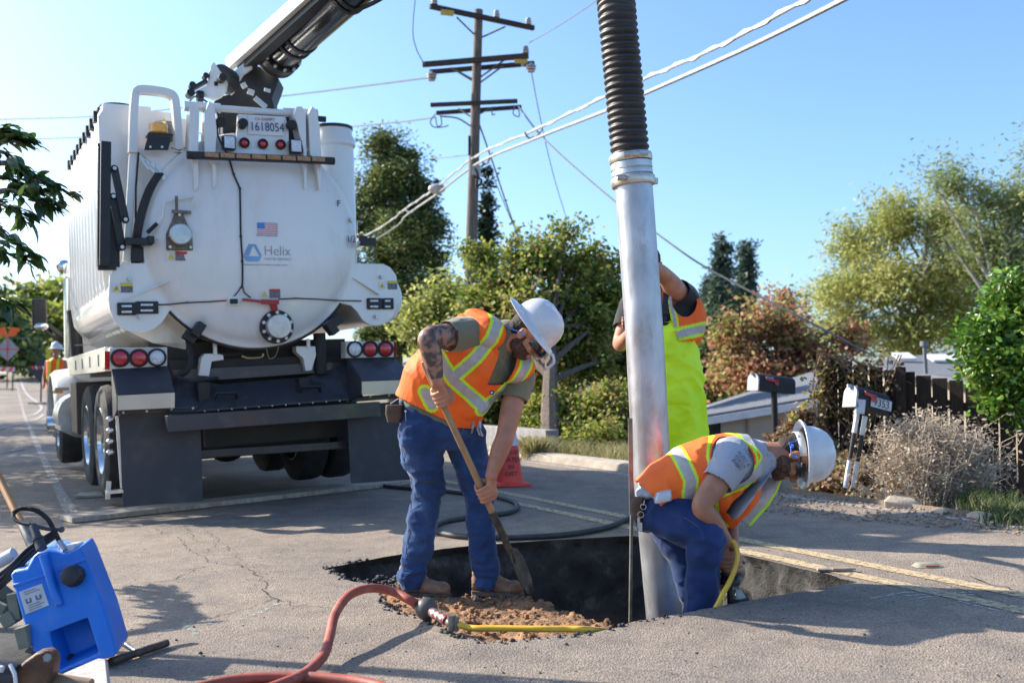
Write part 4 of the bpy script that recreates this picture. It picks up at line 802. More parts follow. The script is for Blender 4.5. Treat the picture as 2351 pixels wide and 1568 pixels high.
def tree(name, base, blobs, m, label, cat, size, nclump, per, cr, tr=.15, bark=BARK, group=None, limbs=8, ratio=.55, droop=0, fold=False, shell=.75, tall=None, th=.6, up=.3):
    base = Vector(base); root = empty(name, base, None, label, cat, group); rng = np.random.default_rng(abs(hash(label)) % 1000 if False else len(label) * 7 + int(abs(base.x) * 10))
    bl = [((Vector(c) - base), r) for c, r in blobs]; top = max((b[0].z for b in bl)); tc = Vector(sum((b[0] for b in bl), Vector()) / len(bl)); tc.z = top * th + 0
    mb = MB(); trunk(mb, (0, 0, -.1), tc, tr, tr * .35, seed=base.x)
    for i in range(limbs):
        c, r = bl[i % len(bl)]; e = Vector(c) + Vector((rng.normal() * r[0] * .5, rng.normal() * r[1] * .5, rng.normal() * r[2] * .4)); s_ = tc * rng.uniform(.35, .9)
        mid = s_.lerp(e, .5) + Vector((0, 0, .1 * r[2])); mb.tube(spline([s_, mid, e], 4), np.linspace(tr * .4, tr * .06, 9), 6)
        for _ in range(3): 
            e2 = mid.lerp(e, rng.uniform(.2, .9)); mb.tube([e2, e2 + Vector((rng.normal() * r[0] * .4, rng.normal() * r[1] * .4, abs(rng.normal()) * r[2] * .35))], [tr * .12, tr * .03], 5)
    mb.build('trunk', bark, root)
    pts, cc_ = clumps([((c.x, c.y, c.z), r) for c, r in bl], nclump, per, cr, shell, rng)
    tb = MB()
    for q in cc_[::2]:
        q = Vector(q); c0 = min((Vector(b[0]) for b in bl), key=lambda c: (c - q).length); m_ = c0.lerp(q, .55) - Vector((0, 0, .12 * (q - c0).length)); tb.tube([c0, m_, q], [tr * .16, tr * .10, tr * .03], 4)
        tb.tube([tc, tc.lerp(c0, .5) - Vector((0, 0, .1)), c0], [tr * .2, tr * .18, tr * .16], 4) if random.random() < .25 else None
    tb.build('branches', bark, root, smooth=0)
    leaves('crown', pts, size, m, root, ratio=ratio, droop=droop, fold=fold, rng=rng, up=up); return root
def blob(u, v, Y, ru, rv, ry=None):                    # ellipsoid given by its place and radii in the photo
    k = Y / FPX; return (P(u, v, Y), (ru * k, (ry if ry else ru) * k, rv * k))
g_dark = leafmat('conifer_green', [(.02, .045, .018), (.055, .10, .03), (.15, .20, .05), (.32, .32, .09)], .25, nscale=.5)
g_mid = leafmat('broadleaf_green', [(.03, .06, .014), (.09, .15, .025), (.24, .29, .045), (.36, .40, .08), (.38, .27, .11)], .5, nscale=.6)
g_wil = leafmat('willow_green', [(.20, .24, .06), (.34, .37, .10), (.46, .46, .15), (.60, .55, .22)], .55, nscale=.35)
g_red = leafmat('rusty_leaves', [(.22, .09, .05), (.44, .20, .11), (.54, .30, .18), (.40, .36, .12), (.28, .33, .09)], .5, nscale=.7)
g_blue = leafmat('blue_pine', [(.03, .06, .045), (.07, .11, .08), (.12, .17, .11)], .2, nscale=.3)
g_cit = leafmat('citrus_green', [(.03, .08, .012), (.07, .17, .02), (.14, .28, .035), (.33, .42, .08)], .35, rough=.3, nscale=1.2, spec=.6)
g_cyp = leafmat('cypress_green', [(.008, .022, .012), (.015, .04, .018), (.03, .06, .025)], .1, nscale=.8)
# big conifer behind the truck
tree('pine_tree', P(905, 900, 36) - Vector((0, 0, 1.5)), [blob(u, v, 36 + dy, ru, rv) for u, v, dy, ru, rv in ((880, 345, 0, 46, 48), (935, 372, 0, 44, 52), (905, 420, -.5, 66, 50), (965, 440, .5, 36, 40), (860, 460, 0, 55, 80), (950, 500, -.5, 62, 60), (1000, 520, .4, 34, 44), (905, 560, -1, 80, 75), (985, 600, 0, 46, 50), (870, 650, -.5, 75, 70), (960, 680, -1, 72, 66), (900, 770, -1, 95, 60), (800, 560, 1, 60, 130), (1010, 660, .6, 28, 40))],
     g_dark, 'big dark green pine rising directly right of the truck tank', 'tree', .17, 860, 110, .26, tr=.32, limbs=16, ratio=.35, th=.95)
cyp = [blob(1117, 400 + 28 * i, 33, 4 + 2.3 * i if i < 8 else 21, 24) for i in range(16)]
tree('cypress_tree', P(1117, 900, 33) - Vector((0, 0, 1)), cyp, g_cyp, 'narrow dark cypress standing just right of the wooden utility pole', 'tree', .16, 260, 60, .16, tr=.12, limbs=4, ratio=.45, shell=.5, th=.9)
# round broadleaf tree in the middle
tree('broadleaf_tree', G(1263, 1042), [blob(1155, 670, 17, 66, 55), blob(1180, 600, 17, 34, 44), blob(1250, 585, 17, 56, 56), blob(1335, 630, 17, 62, 62), blob(1300, 545, 17.4, 24, 34), blob(1400, 700, 17, 54, 66), blob(1395, 610, 17.4, 26, 44), blob(1120, 760, 17, 66, 75), blob(1230, 720, 16.5, 95, 85), blob(1330, 770, 16.5, 95, 80), blob(1160, 850, 16.8, 85, 60), blob(1290, 850, 16.5, 105, 62), blob(1420, 830, 17, 50, 90), blob(1100, 590, 17.5, 30, 45), blob(1085, 700, 17.3, 40, 50)],
     g_mid, 'round broadleaf tree with yellowing leaves above the orange traffic cone', 'tree', .09, 620, 120, .17, tr=.15, limbs=18, ratio=.6, shell=.62, th=.7)
tree('pale_shrub', G(985, 1000) + Vector((0, 3, 0)), [blob(975, 740, 20, 50, 60), blob(1030, 690, 20, 34, 50), blob(1040, 800, 19, 36, 60)], g_wil, 'pale green feathery shrub between the big pine and the round tree', 'shrub', .10, 150, 90, .2, tr=.06, limbs=6, th=.7)
tree('leafy_shrub', G(1350, 1058), [blob(1340, 950, 14.5, 75, 45), blob(1410, 940, 14.5, 50, 60), blob(1250, 945, 15, 70, 40), blob(1380, 1010, 13.5, 60, 28), blob(1310, 1010, 13.8, 50, 25), blob(1455, 960, 14.5, 30, 60)], g_mid, 'low leafy shrub under the round tree beside the pale kerb', 'shrub', .07, 330, 90, .13, tr=.04, limbs=6, th=.5)
tree('leafy_shrub', P(1180, 1010, 18), [blob(1130, 930, 18, 70, 45), blob(1200, 910, 18, 60, 40), blob(1080, 960, 18, 60, 45), blob(1000, 930, 18, 70, 60)], g_dark, 'dark shrub behind the grey garden wall and left of the leaning trunk', 'shrub', .10, 200, 90, .18, tr=.05, limbs=6, th=.5)
# pines far right of centre
def spire(u, v0, v1, Y, wmax, label, m=g_blue, name='pine_tree', size=.30):
    n = 13; bl = []
    for i in range(n):
        t = i / (n - 1); w_ = wmax * (.12 + .88 * t ** .8) * (1 + .3 * math.sin(i * 2.3)); off = math.sin(i * 1.7) * w_ * .22
        bl.append(blob(u + off, v0 + (v1 - v0) * t, Y, w_, (v1 - v0) / n * .9))
    return tree(name, P(u, 905, Y) - Vector((0, 0, 1)), bl, m, label, 'tree', size, 420, 60, .26, tr=.25, limbs=10, ratio=.4, shell=.45, th=.95, group='tall pines on the skyline')
spire(1658, 552, 780, 60, 34, 'tallest of the far pointed pines, just right of the raised arm'); spire(1712, 566, 780, 62, 26, 'second tall far pine, immediately right of the tallest one'); spire(1628, 648, 780, 64, 17, 'smallest far pine, peeping out beside the black sleeve')
# rusty tree and company
tree('rusty_leaved_tree', P(1760, 960, 22) - Vector((0, 0, .8)), [blob(1690, 780, 22, 58, 55), blob(1750, 740, 22, 55, 50), blob(1810, 760, 22, 55, 60), blob(1860, 800, 22, 40, 45), blob(1670, 860, 22, 52, 45), blob(1740, 850, 21.5, 62, 50), blob(1820, 860, 22, 60, 45), blob(1800, 690, 22.5, 34, 34), blob(1950, 770, 22, 36, 45), blob(1900, 830, 22, 50, 50)],
     g_red, 'rusty brown and green tree behind the black mailbox', 'tree', .12, 300, 66, .20, tr=.14, limbs=40, ratio=.6, shell=.5, th=.7)
tree('green_tree', P(1640, 960, 26), [blob(1640, 850, 26, 40, 90), blob(1690, 860, 26, 50, 60), blob(1600, 870, 26, 50, 80), blob(1750, 900, 24, 80, 40), blob(1620, 760, 27, 30, 50)], g_dark, 'dark green tree behind the lime overalls and low house', 'tree', .14, 240, 90, .26, tr=.1, limbs=6)
tree('willow_tree', P(2110, 900, 37) - Vector((0, 0, 1)), [blob(1960, 560, 37, 70, 70), blob(2060, 500, 37, 90, 72), blob(2170, 520, 37, 85, 80), blob(1920, 660, 37, 70, 70), blob(2020, 640, 36, 100, 85), blob(2140, 660, 36, 100, 90), blob(1930, 760, 37, 80, 60), blob(2060, 770, 36.5, 110, 55), blob(2200, 740, 37, 80, 80), blob(2230, 620, 37, 60, 90), blob(2300, 560, 38, 70, 70), blob(2340, 680, 38, 70, 90), blob(2290, 780, 38, 70, 60)],
     g_wil, 'large pale willow-like tree filling the sky above the dark fence', 'tree', .20, 800, 95, .44, tr=.26, bark=PALEBARK, limbs=34, ratio=.28, droop=.5, shell=.55, th=.75)
tree('eucalyptus_tree', P(2330, 900, 34) - Vector((0, 0, 1)), [blob(2190, 430, 34, 70, 45), blob(2270, 470, 34, 70, 60), blob(2350, 480, 34, 60, 80), blob(2330, 590, 34, 80, 70), blob(2250, 560, 34, 60, 60), blob(2400, 400, 34, 60, 110)], leafmat('eucalyptus_green', [(.16, .22, .09), (.28, .33, .12), (.38, .40, .16)], .5, nscale=.3), 'hazy green eucalyptus rising behind the pale willow at the far right', 'tree', .18, 300, 70, .42, tr=.25, bark=PALEBARK, limbs=16, ratio=.3, shell=.6, th=.7)
tree('tall_tree', P(2440, 880, 16), [blob(2420, 330, 16, 55, 60), blob(2430, 440, 16, 60, 70)], g_wil, 'thin leafy twigs reaching in at the upper right edge', 'tree', .09, 60, 40, .2, tr=.07, limbs=10, ratio=.35, th=.95)
# citrus at the right edge
tree('citrus_tree', P(2440, 1115, 9.6), [blob(2335, 705, 9.6, 80, 78), blob(2275, 775, 9.4, 72, 68), blob(2340, 830, 9.3, 90, 80), blob(2275, 855, 9.4, 48, 50), blob(2390, 720, 9.5, 90, 110), blob(2330, 920, 9.4, 70, 45), blob(2420, 880, 9.5, 80, 80)],
     g_cit, 'glossy green citrus tree over the fence at the right edge', 'tree', .075, 640, 44, .085, tr=.06, limbs=10, fold=True, ratio=.45, shell=.7, th=.6)
fr = MB(); co = mat('orange_fruit', (.75, .28, .03), (.6, .35, .04), rough=.45)
# far left trees
tree('far_tree', P(110, 840, 75) - Vector((0, 0, 1)), [blob(95, 700, 75, 48, 40), blob(150, 680, 78, 40, 40), blob(60, 720, 75, 34, 36), blob(120, 760, 72, 55, 45), blob(165, 760, 78, 50, 60)], g_mid, 'hazy tree far down the street behind the truck mirror', 'tree', .55, 220, 46, .9, tr=.3, limbs=6)
tree('far_tree', P(20, 850, 65), [blob(10, 770, 65, 45, 40), blob(-40, 720, 65, 60, 70), blob(35, 810, 62, 40, 26), blob(75, 815, 68, 40, 30)], g_dark, 'light tree at the far left beyond the orange work signs', 'tree', .5, 180, 46, .8, tr=.3, limbs=6)
tree('street_tree', Vector((-17, 26, .2)), [(Vector((-17, 25, 3.6)), (2.4, 2.4, 1.2)), (Vector((-19, 28, 4.2)), (2.6, 2.6, 1.6)), (Vector((-15.8, 21.5, 3.2)), (1.7, 1.8, 1.0))], g_mid, 'second street tree farther up the left roadside, its shade crossing the lane', 'tree', .16, 260, 60, .3, tr=.2, limbs=8, th=.6)
tree('street_tree', Vector((-10.6, 14, .1)), [(Vector((-9.9, 12.6, 3.1)), (1.7, 1.7, .8)), (Vector((-11.6, 15.6, 3.4)), (2.0, 2.1, 1.0)), (Vector((-13.2, 19, 3.7)), (2.2, 2.2, 1.1))], g_mid, 'wide street tree between the other two on the left roadside', 'tree', .13, 330, 70, .26, tr=.15, limbs=8, th=.6)
tree('street_tree', Vector((-8.2, 11.2, 0)), [(Vector((-8.1, 10.8, 2.9)), (1.6, 1.6, .8)), (Vector((-8.8, 11.8, 3.2)), (1.3, 1.3, .9)), (Vector((-9.6, 10.4, 3.0)), (1.2, 1.2, .9))], g_mid, 'street tree left of the picture whose shade falls on the road edge', 'tree', .12, 200, 60, .2, tr=.12, limbs=8, th=.6)
# near citrus branch reaching in from the left, its trunk outside the picture
rt = empty('citrus_tree', (-4.3, 5.2, 0), None, 'near citrus branch with green fruit hanging in at the left edge', 'tree')
rng = np.random.default_rng(5); mb = MB(); bs = Vector((-4.3, 5.2, 0)); twigs = []
trunk(mb, (0, 0, 0), (.1, -.1, 1.6), .08, .05, seed=3)
def twig(pts, r0=.012):
    ps = [p - bs for p in spline(pts, 5)]; mb.tube(ps, np.linspace(r0, .002, len(ps)), 6); twigs.append(ps)
root_t = Vector((-4.2, 5.1, 1.6))
for tg in ([P(-120, 430, 4.7), P(0, 375, 4.5), P(60, 400, 4.45), P(110, 420, 4.4), P(160, 447, 4.4)], [P(-120, 430, 4.7), P(0, 330, 4.5), P(30, 322, 4.5), P(64, 322, 4.5)], [P(-100, 480, 4.6), P(0, 440, 4.5), P(50, 445, 4.4), P(95, 465, 4.4), P(108, 470, 4.4)],
           [P(-100, 520, 4.6), P(-20, 470, 4.5), P(30, 480, 4.4), P(62, 498, 4.4)], [P(-120, 560, 4.6), P(-30, 520, 4.5), P(20, 545, 4.4), P(60, 580, 4.4)], [P(-120, 560, 4.6), P(-20, 560, 4.5), P(10, 580, 4.4), P(68, 590, 4.4)], [P(-120, 640, 4.6), P(-30, 680, 4.5), P(0, 690, 4.4), P(30, 700, 4.4)], [P(-60, 350, 4.6), P(0, 300, 4.5), P(12, 296, 4.5)],
           [P(-100, 480, 4.6), P(-10, 410, 4.5), P(60, 425, 4.5), P(100, 440, 4.5)], [P(-120, 400, 4.6), P(-30, 350, 4.5), P(20, 355, 4.4), P(50, 385, 4.4)]):
    twig([root_t] + tg, .02)
for _ in range(9):           # one off-frame cluster of the same tree: its round shadow lies beside the jug
    e = Vector((-3.72, 5.97, 1.28)) + Vector(rng.normal(size=3)) * .06; twig([Vector((-4.25, 5.15, 1.5)), (root_t + e) / 2 + Vector((0, 0, .2)), e], .02)
mb.build('branches', BARK, rt)
V = []; F = []; tn = []
def bigleaf(p, d, L_, roll):
    d = d.normalized(); s_ = d.cross(Vector((0, 0, 1)) + Vector((roll, roll * .5, 0))).normalized(); n_ = s_.cross(d); b = len(V); W_ = L_ * .21
    rows = [(0, .04, 0), (.15, .6, .0), (.4, 1, -.02), (.65, .85, -.06), (.85, .45, -.12), (1, .0, -.2)]
    for t, w_, dn in rows: V.extend([p + d * L_ * t + s_ * W_ * w_ + n_ * (L_ * (dn + .05 * w_)), p + d * L_ * t + n_ * L_ * dn, p + d * L_ * t - s_ * W_ * w_ + n_ * (L_ * (dn + .05 * w_))]); tn.extend([rng_t] * 3)
    for i in range(5):
        k = b + 3 * i; F.append((k, k + 1, k + 4, k + 3)); F.append((k + 1, k + 2, k + 5, k + 4))
for ti, ps in enumerate(twigs):
    n = len(ps); near = ti < 10
    for i in range(int(n * .45), n):
        for _ in range(3 if near else 4):
            rng_t = rng.uniform(0, 1); d = (ps[min(i + 1, n - 1)] - ps[i - 1]).normalized(); d = d * .9 + Vector((rng.normal() * .45, rng.normal() * .45, rng.normal() * .35 - .12)); bigleaf(ps[i] + Vector((rng.normal(), rng.normal(), rng.normal())) * .01, d, rng.uniform(.06, .115) * (1 if near else 1.3), rng.normal() * .6)
me = bpy.data.meshes.new('leaves'); me.from_pydata([tuple(v) for v in V], [], F); at = me.attributes.new('tint', 'FLOAT', 'POINT'); at.data.foreach_set('value', np.array(tn, np.float32)); me.materials.append(leafmat('near_citrus_leaf', [(.02, .05, .015), (.05, .10, .022), (.10, .17, .04)], .4, rough=.3, nscale=3, spec=.6)); me.polygons.foreach_set('use_smooth', [True] * len(F)); link('leaves', me, rt)
for u, v, r_ in ((75, 430, .030), (100, 465, .021), (142, 470, .022), (70, 405, .02)):
    mb = MB(); mb.ell(P(u, v, 4.42) - bs, (r_, r_, r_ * .95)); mb.build('fruit', mat('green_fruit', (.05, .09, .03), (.09, .14, .04), rough=.4), rt)

# ================================================================ UTILITY POLE, WIRES
WOOD = mat('grey_weathered_wood', (.20, .16, .13), (.09, .07, .06), scale=8, rough=.9, bump=.006, bscale=20, stretch=(5, 5, .5)); DARKW = mat('dark_creosote_wood', (.07, .045, .035), (.035, .022, .018), scale=8, rough=.85, bump=.004, stretch=(1, 4, 4))
PORC = mat('porcelain', (.55, .5, .47), (.3, .27, .25), rough=.25, coat=.5); WIRE = mat('wire', (.20, .20, .21), rough=.5, metal=.3); CABLE = mat('silver_cable', (.50, .49, .48), (.32, .32, .32), scale=40, rough=.45, metal=.4)
PY = 23.0; base = P(1076, 1010, PY); base.z = .2; pole = empty('utility_pole', base, None, 'tall weathered wooden utility pole with three crossarms against the sky', 'utility pole')
def L(p): return p - base
mb = MB(); mb.tube([(0, 0, 0), L(P(1081, 600, PY)), L(P(1091, 280, PY)), L(P(1099, 24, PY))], [.17, .14, .115, .10], 16); mb.build('shaft', WOOD, pole)
def arm(a, b, h, w_, off=0):
    A_, B_ = L(P(*a)), L(P(*b)); mb = MB(); n_ = (B_ - A_).cross(Vector((0, 0, 1))).normalized()
    mb.bar(A_ + n_ * off, B_ + n_ * off, w_, h); return mb.build('crossarm', DARKW, pole, bevel=.008)
arm((982, 19, 22.4), (1220, 69, 23.7), .11, .10, .12)
arm((975, 153, 23.2), (1216, 133, 22.6), .12, .10, .13); arm((983, 162, 23.4), (1224, 142, 22.8), .10, .10, -.13)
arm((992, 245, 23.2), (1190, 236, 22.8), .09, .09, .12); arm((999, 257, 23.4), (1195, 243, 23.0), .09, .09, -.12)
for a, b in (((1048, 40, 22.8), (1093, 84, 23)), ((1160, 62, 23.2), (1103, 88, 23)), ((1035, 156, 23.2), (1088, 188, 23)), ((1043, 160, 23.2), (1088, 184, 23)), ((1174, 127, 22.8), (1103, 178, 22.9)), ((1155, 152, 22.8), (1103, 190, 22.9)), ((1053, 250, 23.2), (1083, 270, 23)), ((1128, 248, 23), (1101, 262, 23))):
    mb = MB(); mb.tube([L(P(*a)), L(P(*b))], .02, 6); mb.build('brace', WOOD, pole)
def insul(u, v, Y_, r_=.08, hang=False):
    c = L(P(u, v, Y_)); pr = [(.03, -.14), (.03, -.08), (r_, -.07), (r_, -.04), (.04, -.03), (r_ * .95, -.01), (r_ * .95, .02), (.04, .03), (r_ * .8, .05), (r_ * .7, .08), (.001, .10)]
    mb = MB(); mb.lathe(pr, 14, Matrix.Translation(c) @ (Matrix.Rotation(math.pi, 4, 'X') if hang else Matrix())); mb.build('insulator', PORC, pole)
insul(997, 4, 22.4); insul(1140, 33, 23.2); insul(1213, 50, 23.7); insul(1207, 115, 22.7); insul(1219, 158, 22.7, .12, True); insul(991, 178, 23.3, .12, True); insul(1200, 140, 22.7, .06)
mb = MB(); mb.box(L(P(1027, 31, 22.4)) + Vector((0, -.02, 0)), (.30, .02, .13), Matrix.Rotation(R(6), 3, 'Y')); mb.build('yellow_tag', mat('yellow_tag', (.62, .42, .07), rough=.6), pole)
mb = MB(); mb.box(L(P(1196, 143, 22.3)) + Vector((0, -.05, 0)), (.30, .02, .09)); mb.build('yellow_tag', mat('yellow_tag', (.62, .42, .07)), pole)
mb = MB(); mb.box(L(P(1078, 335, 22.8)), (.06, .08, .45)); mb.tube(spline([L(P(1089, 385, 22.7)), L(P(1096, 400, 22.6)), L(P(1094, 430, 22.6)), L(P(1106, 415, 22.6)), L(P(1088, 405, 22.6))], 5), .03, 6); mb.build('bracket', BLKP, pole)
mb = MB(); mb.box(L(P(1093, 392, 22.7)), (.2, .1, .22)); mb.build('splice_box', PORC, pole)
for lp_ in ([(1000, 262), (988, 280), (996, 292), (1018, 292), (1030, 288)], [(1010, 262), (1014, 285), (1004, 290), (1000, 270)], [(1182, 245), (1178, 262), (1192, 268), (1190, 250)], [(1130, 252), (1130, 264), (1137, 262)]):
    mb = MB(); mb.tube(spline([L(P(u, v, 22.9)) for u, v in lp_], 5), .015, 5); mb.build('jumper_wire', WIRE, pole)
mb = MB(); mb.tube(spline([L(P(1012, 268, 23)), L(P(1050, 272, 23)), L(P(1080, 290, 23))], 5), .02, 5); mb.build('jumper_wire', WIRE, pole)
def wire(name, pts, r_, m, label, grp='overhead wires', n=8, knots=None):
    ps = spline(pts, n); mb = MB(); mb.tube(ps, r_, 6); o = mb.build(name, m); tag(o, label, 'cable', grp)
    return o, ps
pc = P(1094, 372, 22.7)
far = pc + RD * 26; far.z += -.55; near = pc - RD * 19; near.z += .35; mid = pc - RD * 9; mid.z -= .25
o, ps = wire('overhead_cable', [P(640, 668, 50), P(866, 548, 31.5), P(935, 493, 28), P(1000, 448, 25), P(1096, 376, 22.6), P(1225, 320, 18.6), P(1390, 255, 15), P(1480, 215, 13.6), P(1700, 117, 11.2), P(1930, 3, 9.4), P(2300, -190, 7.6)], [.030] * 81, CABLE, 'lower of the two thick silver cables crossing behind the black hose', 'thick silver cables')
o, ps = wire('overhead_cable', [P(640, 650, 50), P(850, 536, 31.5), P(930, 480, 28), P(1000, 432, 25), P(1094, 358, 22.6), P(1225, 300, 18.6), P(1390, 222, 15), P(1480, 181, 13.6), P(1640, 112, 11.6), P(1850, 0, 9.8), P(2200, -190, 7.9)], [.024] * 81, CABLE, 'upper thick silver cable with a wrapped messenger wire, behind the black hose', 'thick silver cables')
mb = MB(); mb.tube([p + Vector((0, 0, .03 * math.sin(i * 1.9))) for i, p in enumerate(ps)], .02, 6); mb.build('messenger_strand', CABLE, o)
mb = MB(); mb.ell(P(1003, 434, 24.8), (.22, .12, .13)); mb.build('splice_case', PORC, o)
mb = MB(); mb.tube(spline([P(1205, 305, 19), P(1215, 318, 19), P(1232, 312, 19), P(1245, 298, 18)], 5), .02, 5); mb.build('drip_loop', WIRE, o); mb = MB(); mb.tube(spline([P(1105, 372, 22), P(1118, 375, 22), P(1130, 352, 21.6)], 5), .02, 5); mb.build('drip_loop', WIRE, o); mb = MB(); mb.tube(spline([P(930, 482, 28), P(945, 488, 27.4), P(965, 470, 26.8)], 5), .02, 5); mb.build('drip_loop', WIRE, o)
for pts, r_, lb in (([P(-400, 290, 42), P(0, 275, 38), P(250, 265, 34), P(640, 222, 28), P(991, 178, 23.3)], .022, 'thin blue-grey wire running left from the middle crossarm behind the truck boom'),
                    ([P(-400, 335, 42), P(0, 322, 38), P(640, 300, 29), P(870, 285, 25), P(1000, 270, 23)], .02, 'wire running left from the lowest crossarm past the right silo'),
                    ([P(1191, 245, 23), P(1250, 320, 22), P(1390, 445, 20), P(1540, 560, 18.5), P(1640, 625, 18), P(1850, 735, 17), P(2010, 820, 17)], .02, 'service wire dropping right from the lowest crossarm behind the steel tube'),
                    ([P(1100, 285, 23), P(1130, 370, 24), P(1160, 460, 26), P(1195, 560, 28)], .022, 'dark guy wire dropping steeply just right of the utility pole'),
                    ([P(1219, 160, 22.7), P(1240, 270, 24), P(1270, 400, 27), P(1300, 500, 30)], .012, 'faint wire dropping from the right end of the middle crossarm'),
                    ([P(1213, 100, 22.8), P(1290, 55, 20), P(1365, 5, 18), P(1450, -60, 16)], .012, 'faint wire rising right from the middle crossarm top'),
                    ([P(960, -60, 21), P(948, 60, 21.5), P(955, 110, 22), P(975, 150, 23)], .012, 'faint wire curving up left of the top crossarm'),
                    ([P(985, 365, 26), P(1040, 360, 24), P(1080, 355, 23)], .014, 'short thin wire meeting the pole from the left above the big pine'),
                    ([P(-400, 510, 45), P(0, 500, 40), P(160, 485, 36), P(300, 470, 34)], .022, 'lower thin wire left of the truck beside the citrus branch'),
                    ([P(-400, 620, 55), P(0, 600, 50), P(170, 578, 45), P(300, 565, 42)], .022, 'lowest thin wire left of the truck above the round mirror'),
                    ([P(1130, 400, 23), P(1180, 520, 26), P(1215, 590, 30)], .012, 'faint wire beside the cypress tip')):
    wire('overhead_wire', pts, r_, WIRE, lb)

# ================================================================ HOUSES, FENCE, MAILBOXES
SHING = mat('grey_shingles', (.17, .18, .20), (.11, .115, .13), scale=20, rough=.9, bump=.006, bscale=30, stretch=(1, 6, 1)); STUC = mat('beige_stucco', (.46, .40, .32), (.40, .35, .28), scale=3, rough=.95, bump=.003, bscale=80); WTRIM = mat('white_trim', (.72, .72, .72), rough=.6)
GLS = mat('window_glass', (.03, .035, .04), rough=.08, coat=1)
h1 = empty('house', P(1750, 1000, 15), None, 'low beige house with grey roof and white fascia behind the black mailbox', 'house'); hb = h1.location.copy()
def H(p, b=hb): return p - b
a0, a1, b1, b0 = P(1560, 972, 14), P(1900, 916, 14), P(1905, 846, 21), P(1540, 962, 21)
mb = MB(); mb.prism([H(a0), H(a1), H(b1), H(b0)], (0, 0, .06)); mb.build('roof', SHING, h1)
mb = MB(); mb.bar(H(a0) + Vector((0, -.02, -.03)), H(a1) + Vector((0, -.02, -.03)), .04, .10); mb.build('fascia', WTRIM, h1)
mb = MB(); w0, w1 = P(1600, 975, 14.15), P(1900, 925, 14.15); mb.prism([H(w0), H(w1), H(Vector((w1.x, w1.y, -.8))), H(Vector((w0.x, w0.y, -.8)))], (0, 5, 0)); wl = mb.build('wall', STUC, h1)
for u in (1717, 1792): mb = MB(); q = P(u, 960, 14.13); mb.box(H(Vector((q.x, q.y, .1))), (.03, .02, 1.0)); mb.build('wall_batten', mat('beige_trim', (.34, .29, .23), rough=.9), h1)
mb = MB(); mb.box(H(P(1638, 995, 14.12)), (.20, .03, .30)); mb.build('window', GLS, h1); mb = MB(); mb.box(H(P(1850, 1000, 14.12)), (.16, .03, .34)); mb.build('window', GLS, h1)
h2 = empty('house', P(2110, 900, 25), None, 'house with broad grey roof, vent pipe and skylights behind the fence', 'house'); hb2 = h2.location.copy()
r0 = [P(1960, 832, 26), P(2040, 818, 30), P(2190, 806, 34), P(2420, 800, 34), P(2420, 885, 22), P(2230, 874, 22)]
mb = MB(); mb.prism([p - hb2 for p in [P(1955, 834, 27), P(2190, 806, 33), P(2440, 806, 33), P(2440, 900, 21), P(2230, 874, 21)]], (0, 0, -.1)); mb.build('roof', SHING, h2)
mb = MB(); mb.prism([p - hb2 for p in [P(1955, 836, 27.2), P(2230, 876, 21.2), P(2440, 902, 21.2)]] + [Vector((P(2440, 902, 21.2).x, 21.2, -1)) - hb2, Vector((P(1955, 836, 27.2).x, 27.2, -1)) - hb2], (.5, 4, 0)); mb.build('wall', STUC, h2)
mb = MB(); mb.tube([P(2126, 862, 24) - hb2, P(2122, 786, 24) - hb2], .05, 8); mb.lathe([(.1, 0), (.1, .12)], 10, Matrix.Translation(P(2122, 795, 24) - hb2)); mb.build('vent_pipe', mat('pipe_grey', (.16, .17, .18), rough=.5), h2)
for u, v, w_ in ((2170, 822, .9), (2075, 818, .5)): mb = MB(); mb.box(P(u, v, 28) - hb2, (w_, .6, .06), Matrix.Rotation(R(18), 3, 'X')); mb.build('skylight', WTRIM, h2)
# wooden fence
FW = mat('dark_fence_wood', (.045, .03, .022), (.022, .015, .012), scale=10, rough=.9, bump=.003, stretch=(6, 6, .7)); FP = mat('brown_post_wood', (.22, .13, .08), (.12, .07, .045), scale=10, rough=.9, stretch=(6, 6, .7))
fa, fb = P(1892, 1050, 11.0), P(2460, 1160, 10.0); fa.z = .15; fb.z = -.1
fence = empty('wooden_fence', fa, None, 'dark brown board fence with gaps running behind the mailboxes and dry bush', 'fence')
dv = fb - fa; dv.z = 0; Ld = dv.length; dv.normalize(); fn = Vector((-dv.y, dv.x, 0)); nb = int(Ld / .15)
for i in range(nb):
    t = (i + .5) / nb; b_ = dv * (Ld * t); zb = -.25 - .45 * t; u = 1892 + (2460 - 1892) * t
    Yt = 11.0 - t; zt = 1.05 + (890 - (820 + 92 * t ** .95)) / FPX * Yt - fa.z + .02 * noise.noise(Vector((i * 3.3, 0, 0)))
    mb = MB(); mb.bar(b_ + Vector((0, 0, zb)), b_ + Vector((0, 0, zt)), .147 - (.012 if i % 5 == 3 else 0), .02, up=tuple(fn)); mb.build('board', FW, fence, smooth=0)
for t, m_ in ((0, FP), (.34, FW), (.67, FW), (1, FW)):
    b_ = dv * (Ld * t); Yt = 11.0 - t; zt = 1.05 + (890 - (812 + 92 * t)) / FPX * Yt - fa.z; mb = MB(); mb.bar(b_ - fn * .06 + Vector((0, 0, -.4)), b_ - fn * .06 + Vector((0, 0, zt)), .10, .10, up=tuple(fn)); mb.build('post', m_, fence, bevel=.004)
for z0 in (.25, .95): mb = MB(); mb.bar(fn * .04 + Vector((0, 0, z0)), dv * Ld + fn * .04 + Vector((0, 0, z0 - .42)), .05, .09); mb.build('rail', FW, fence)
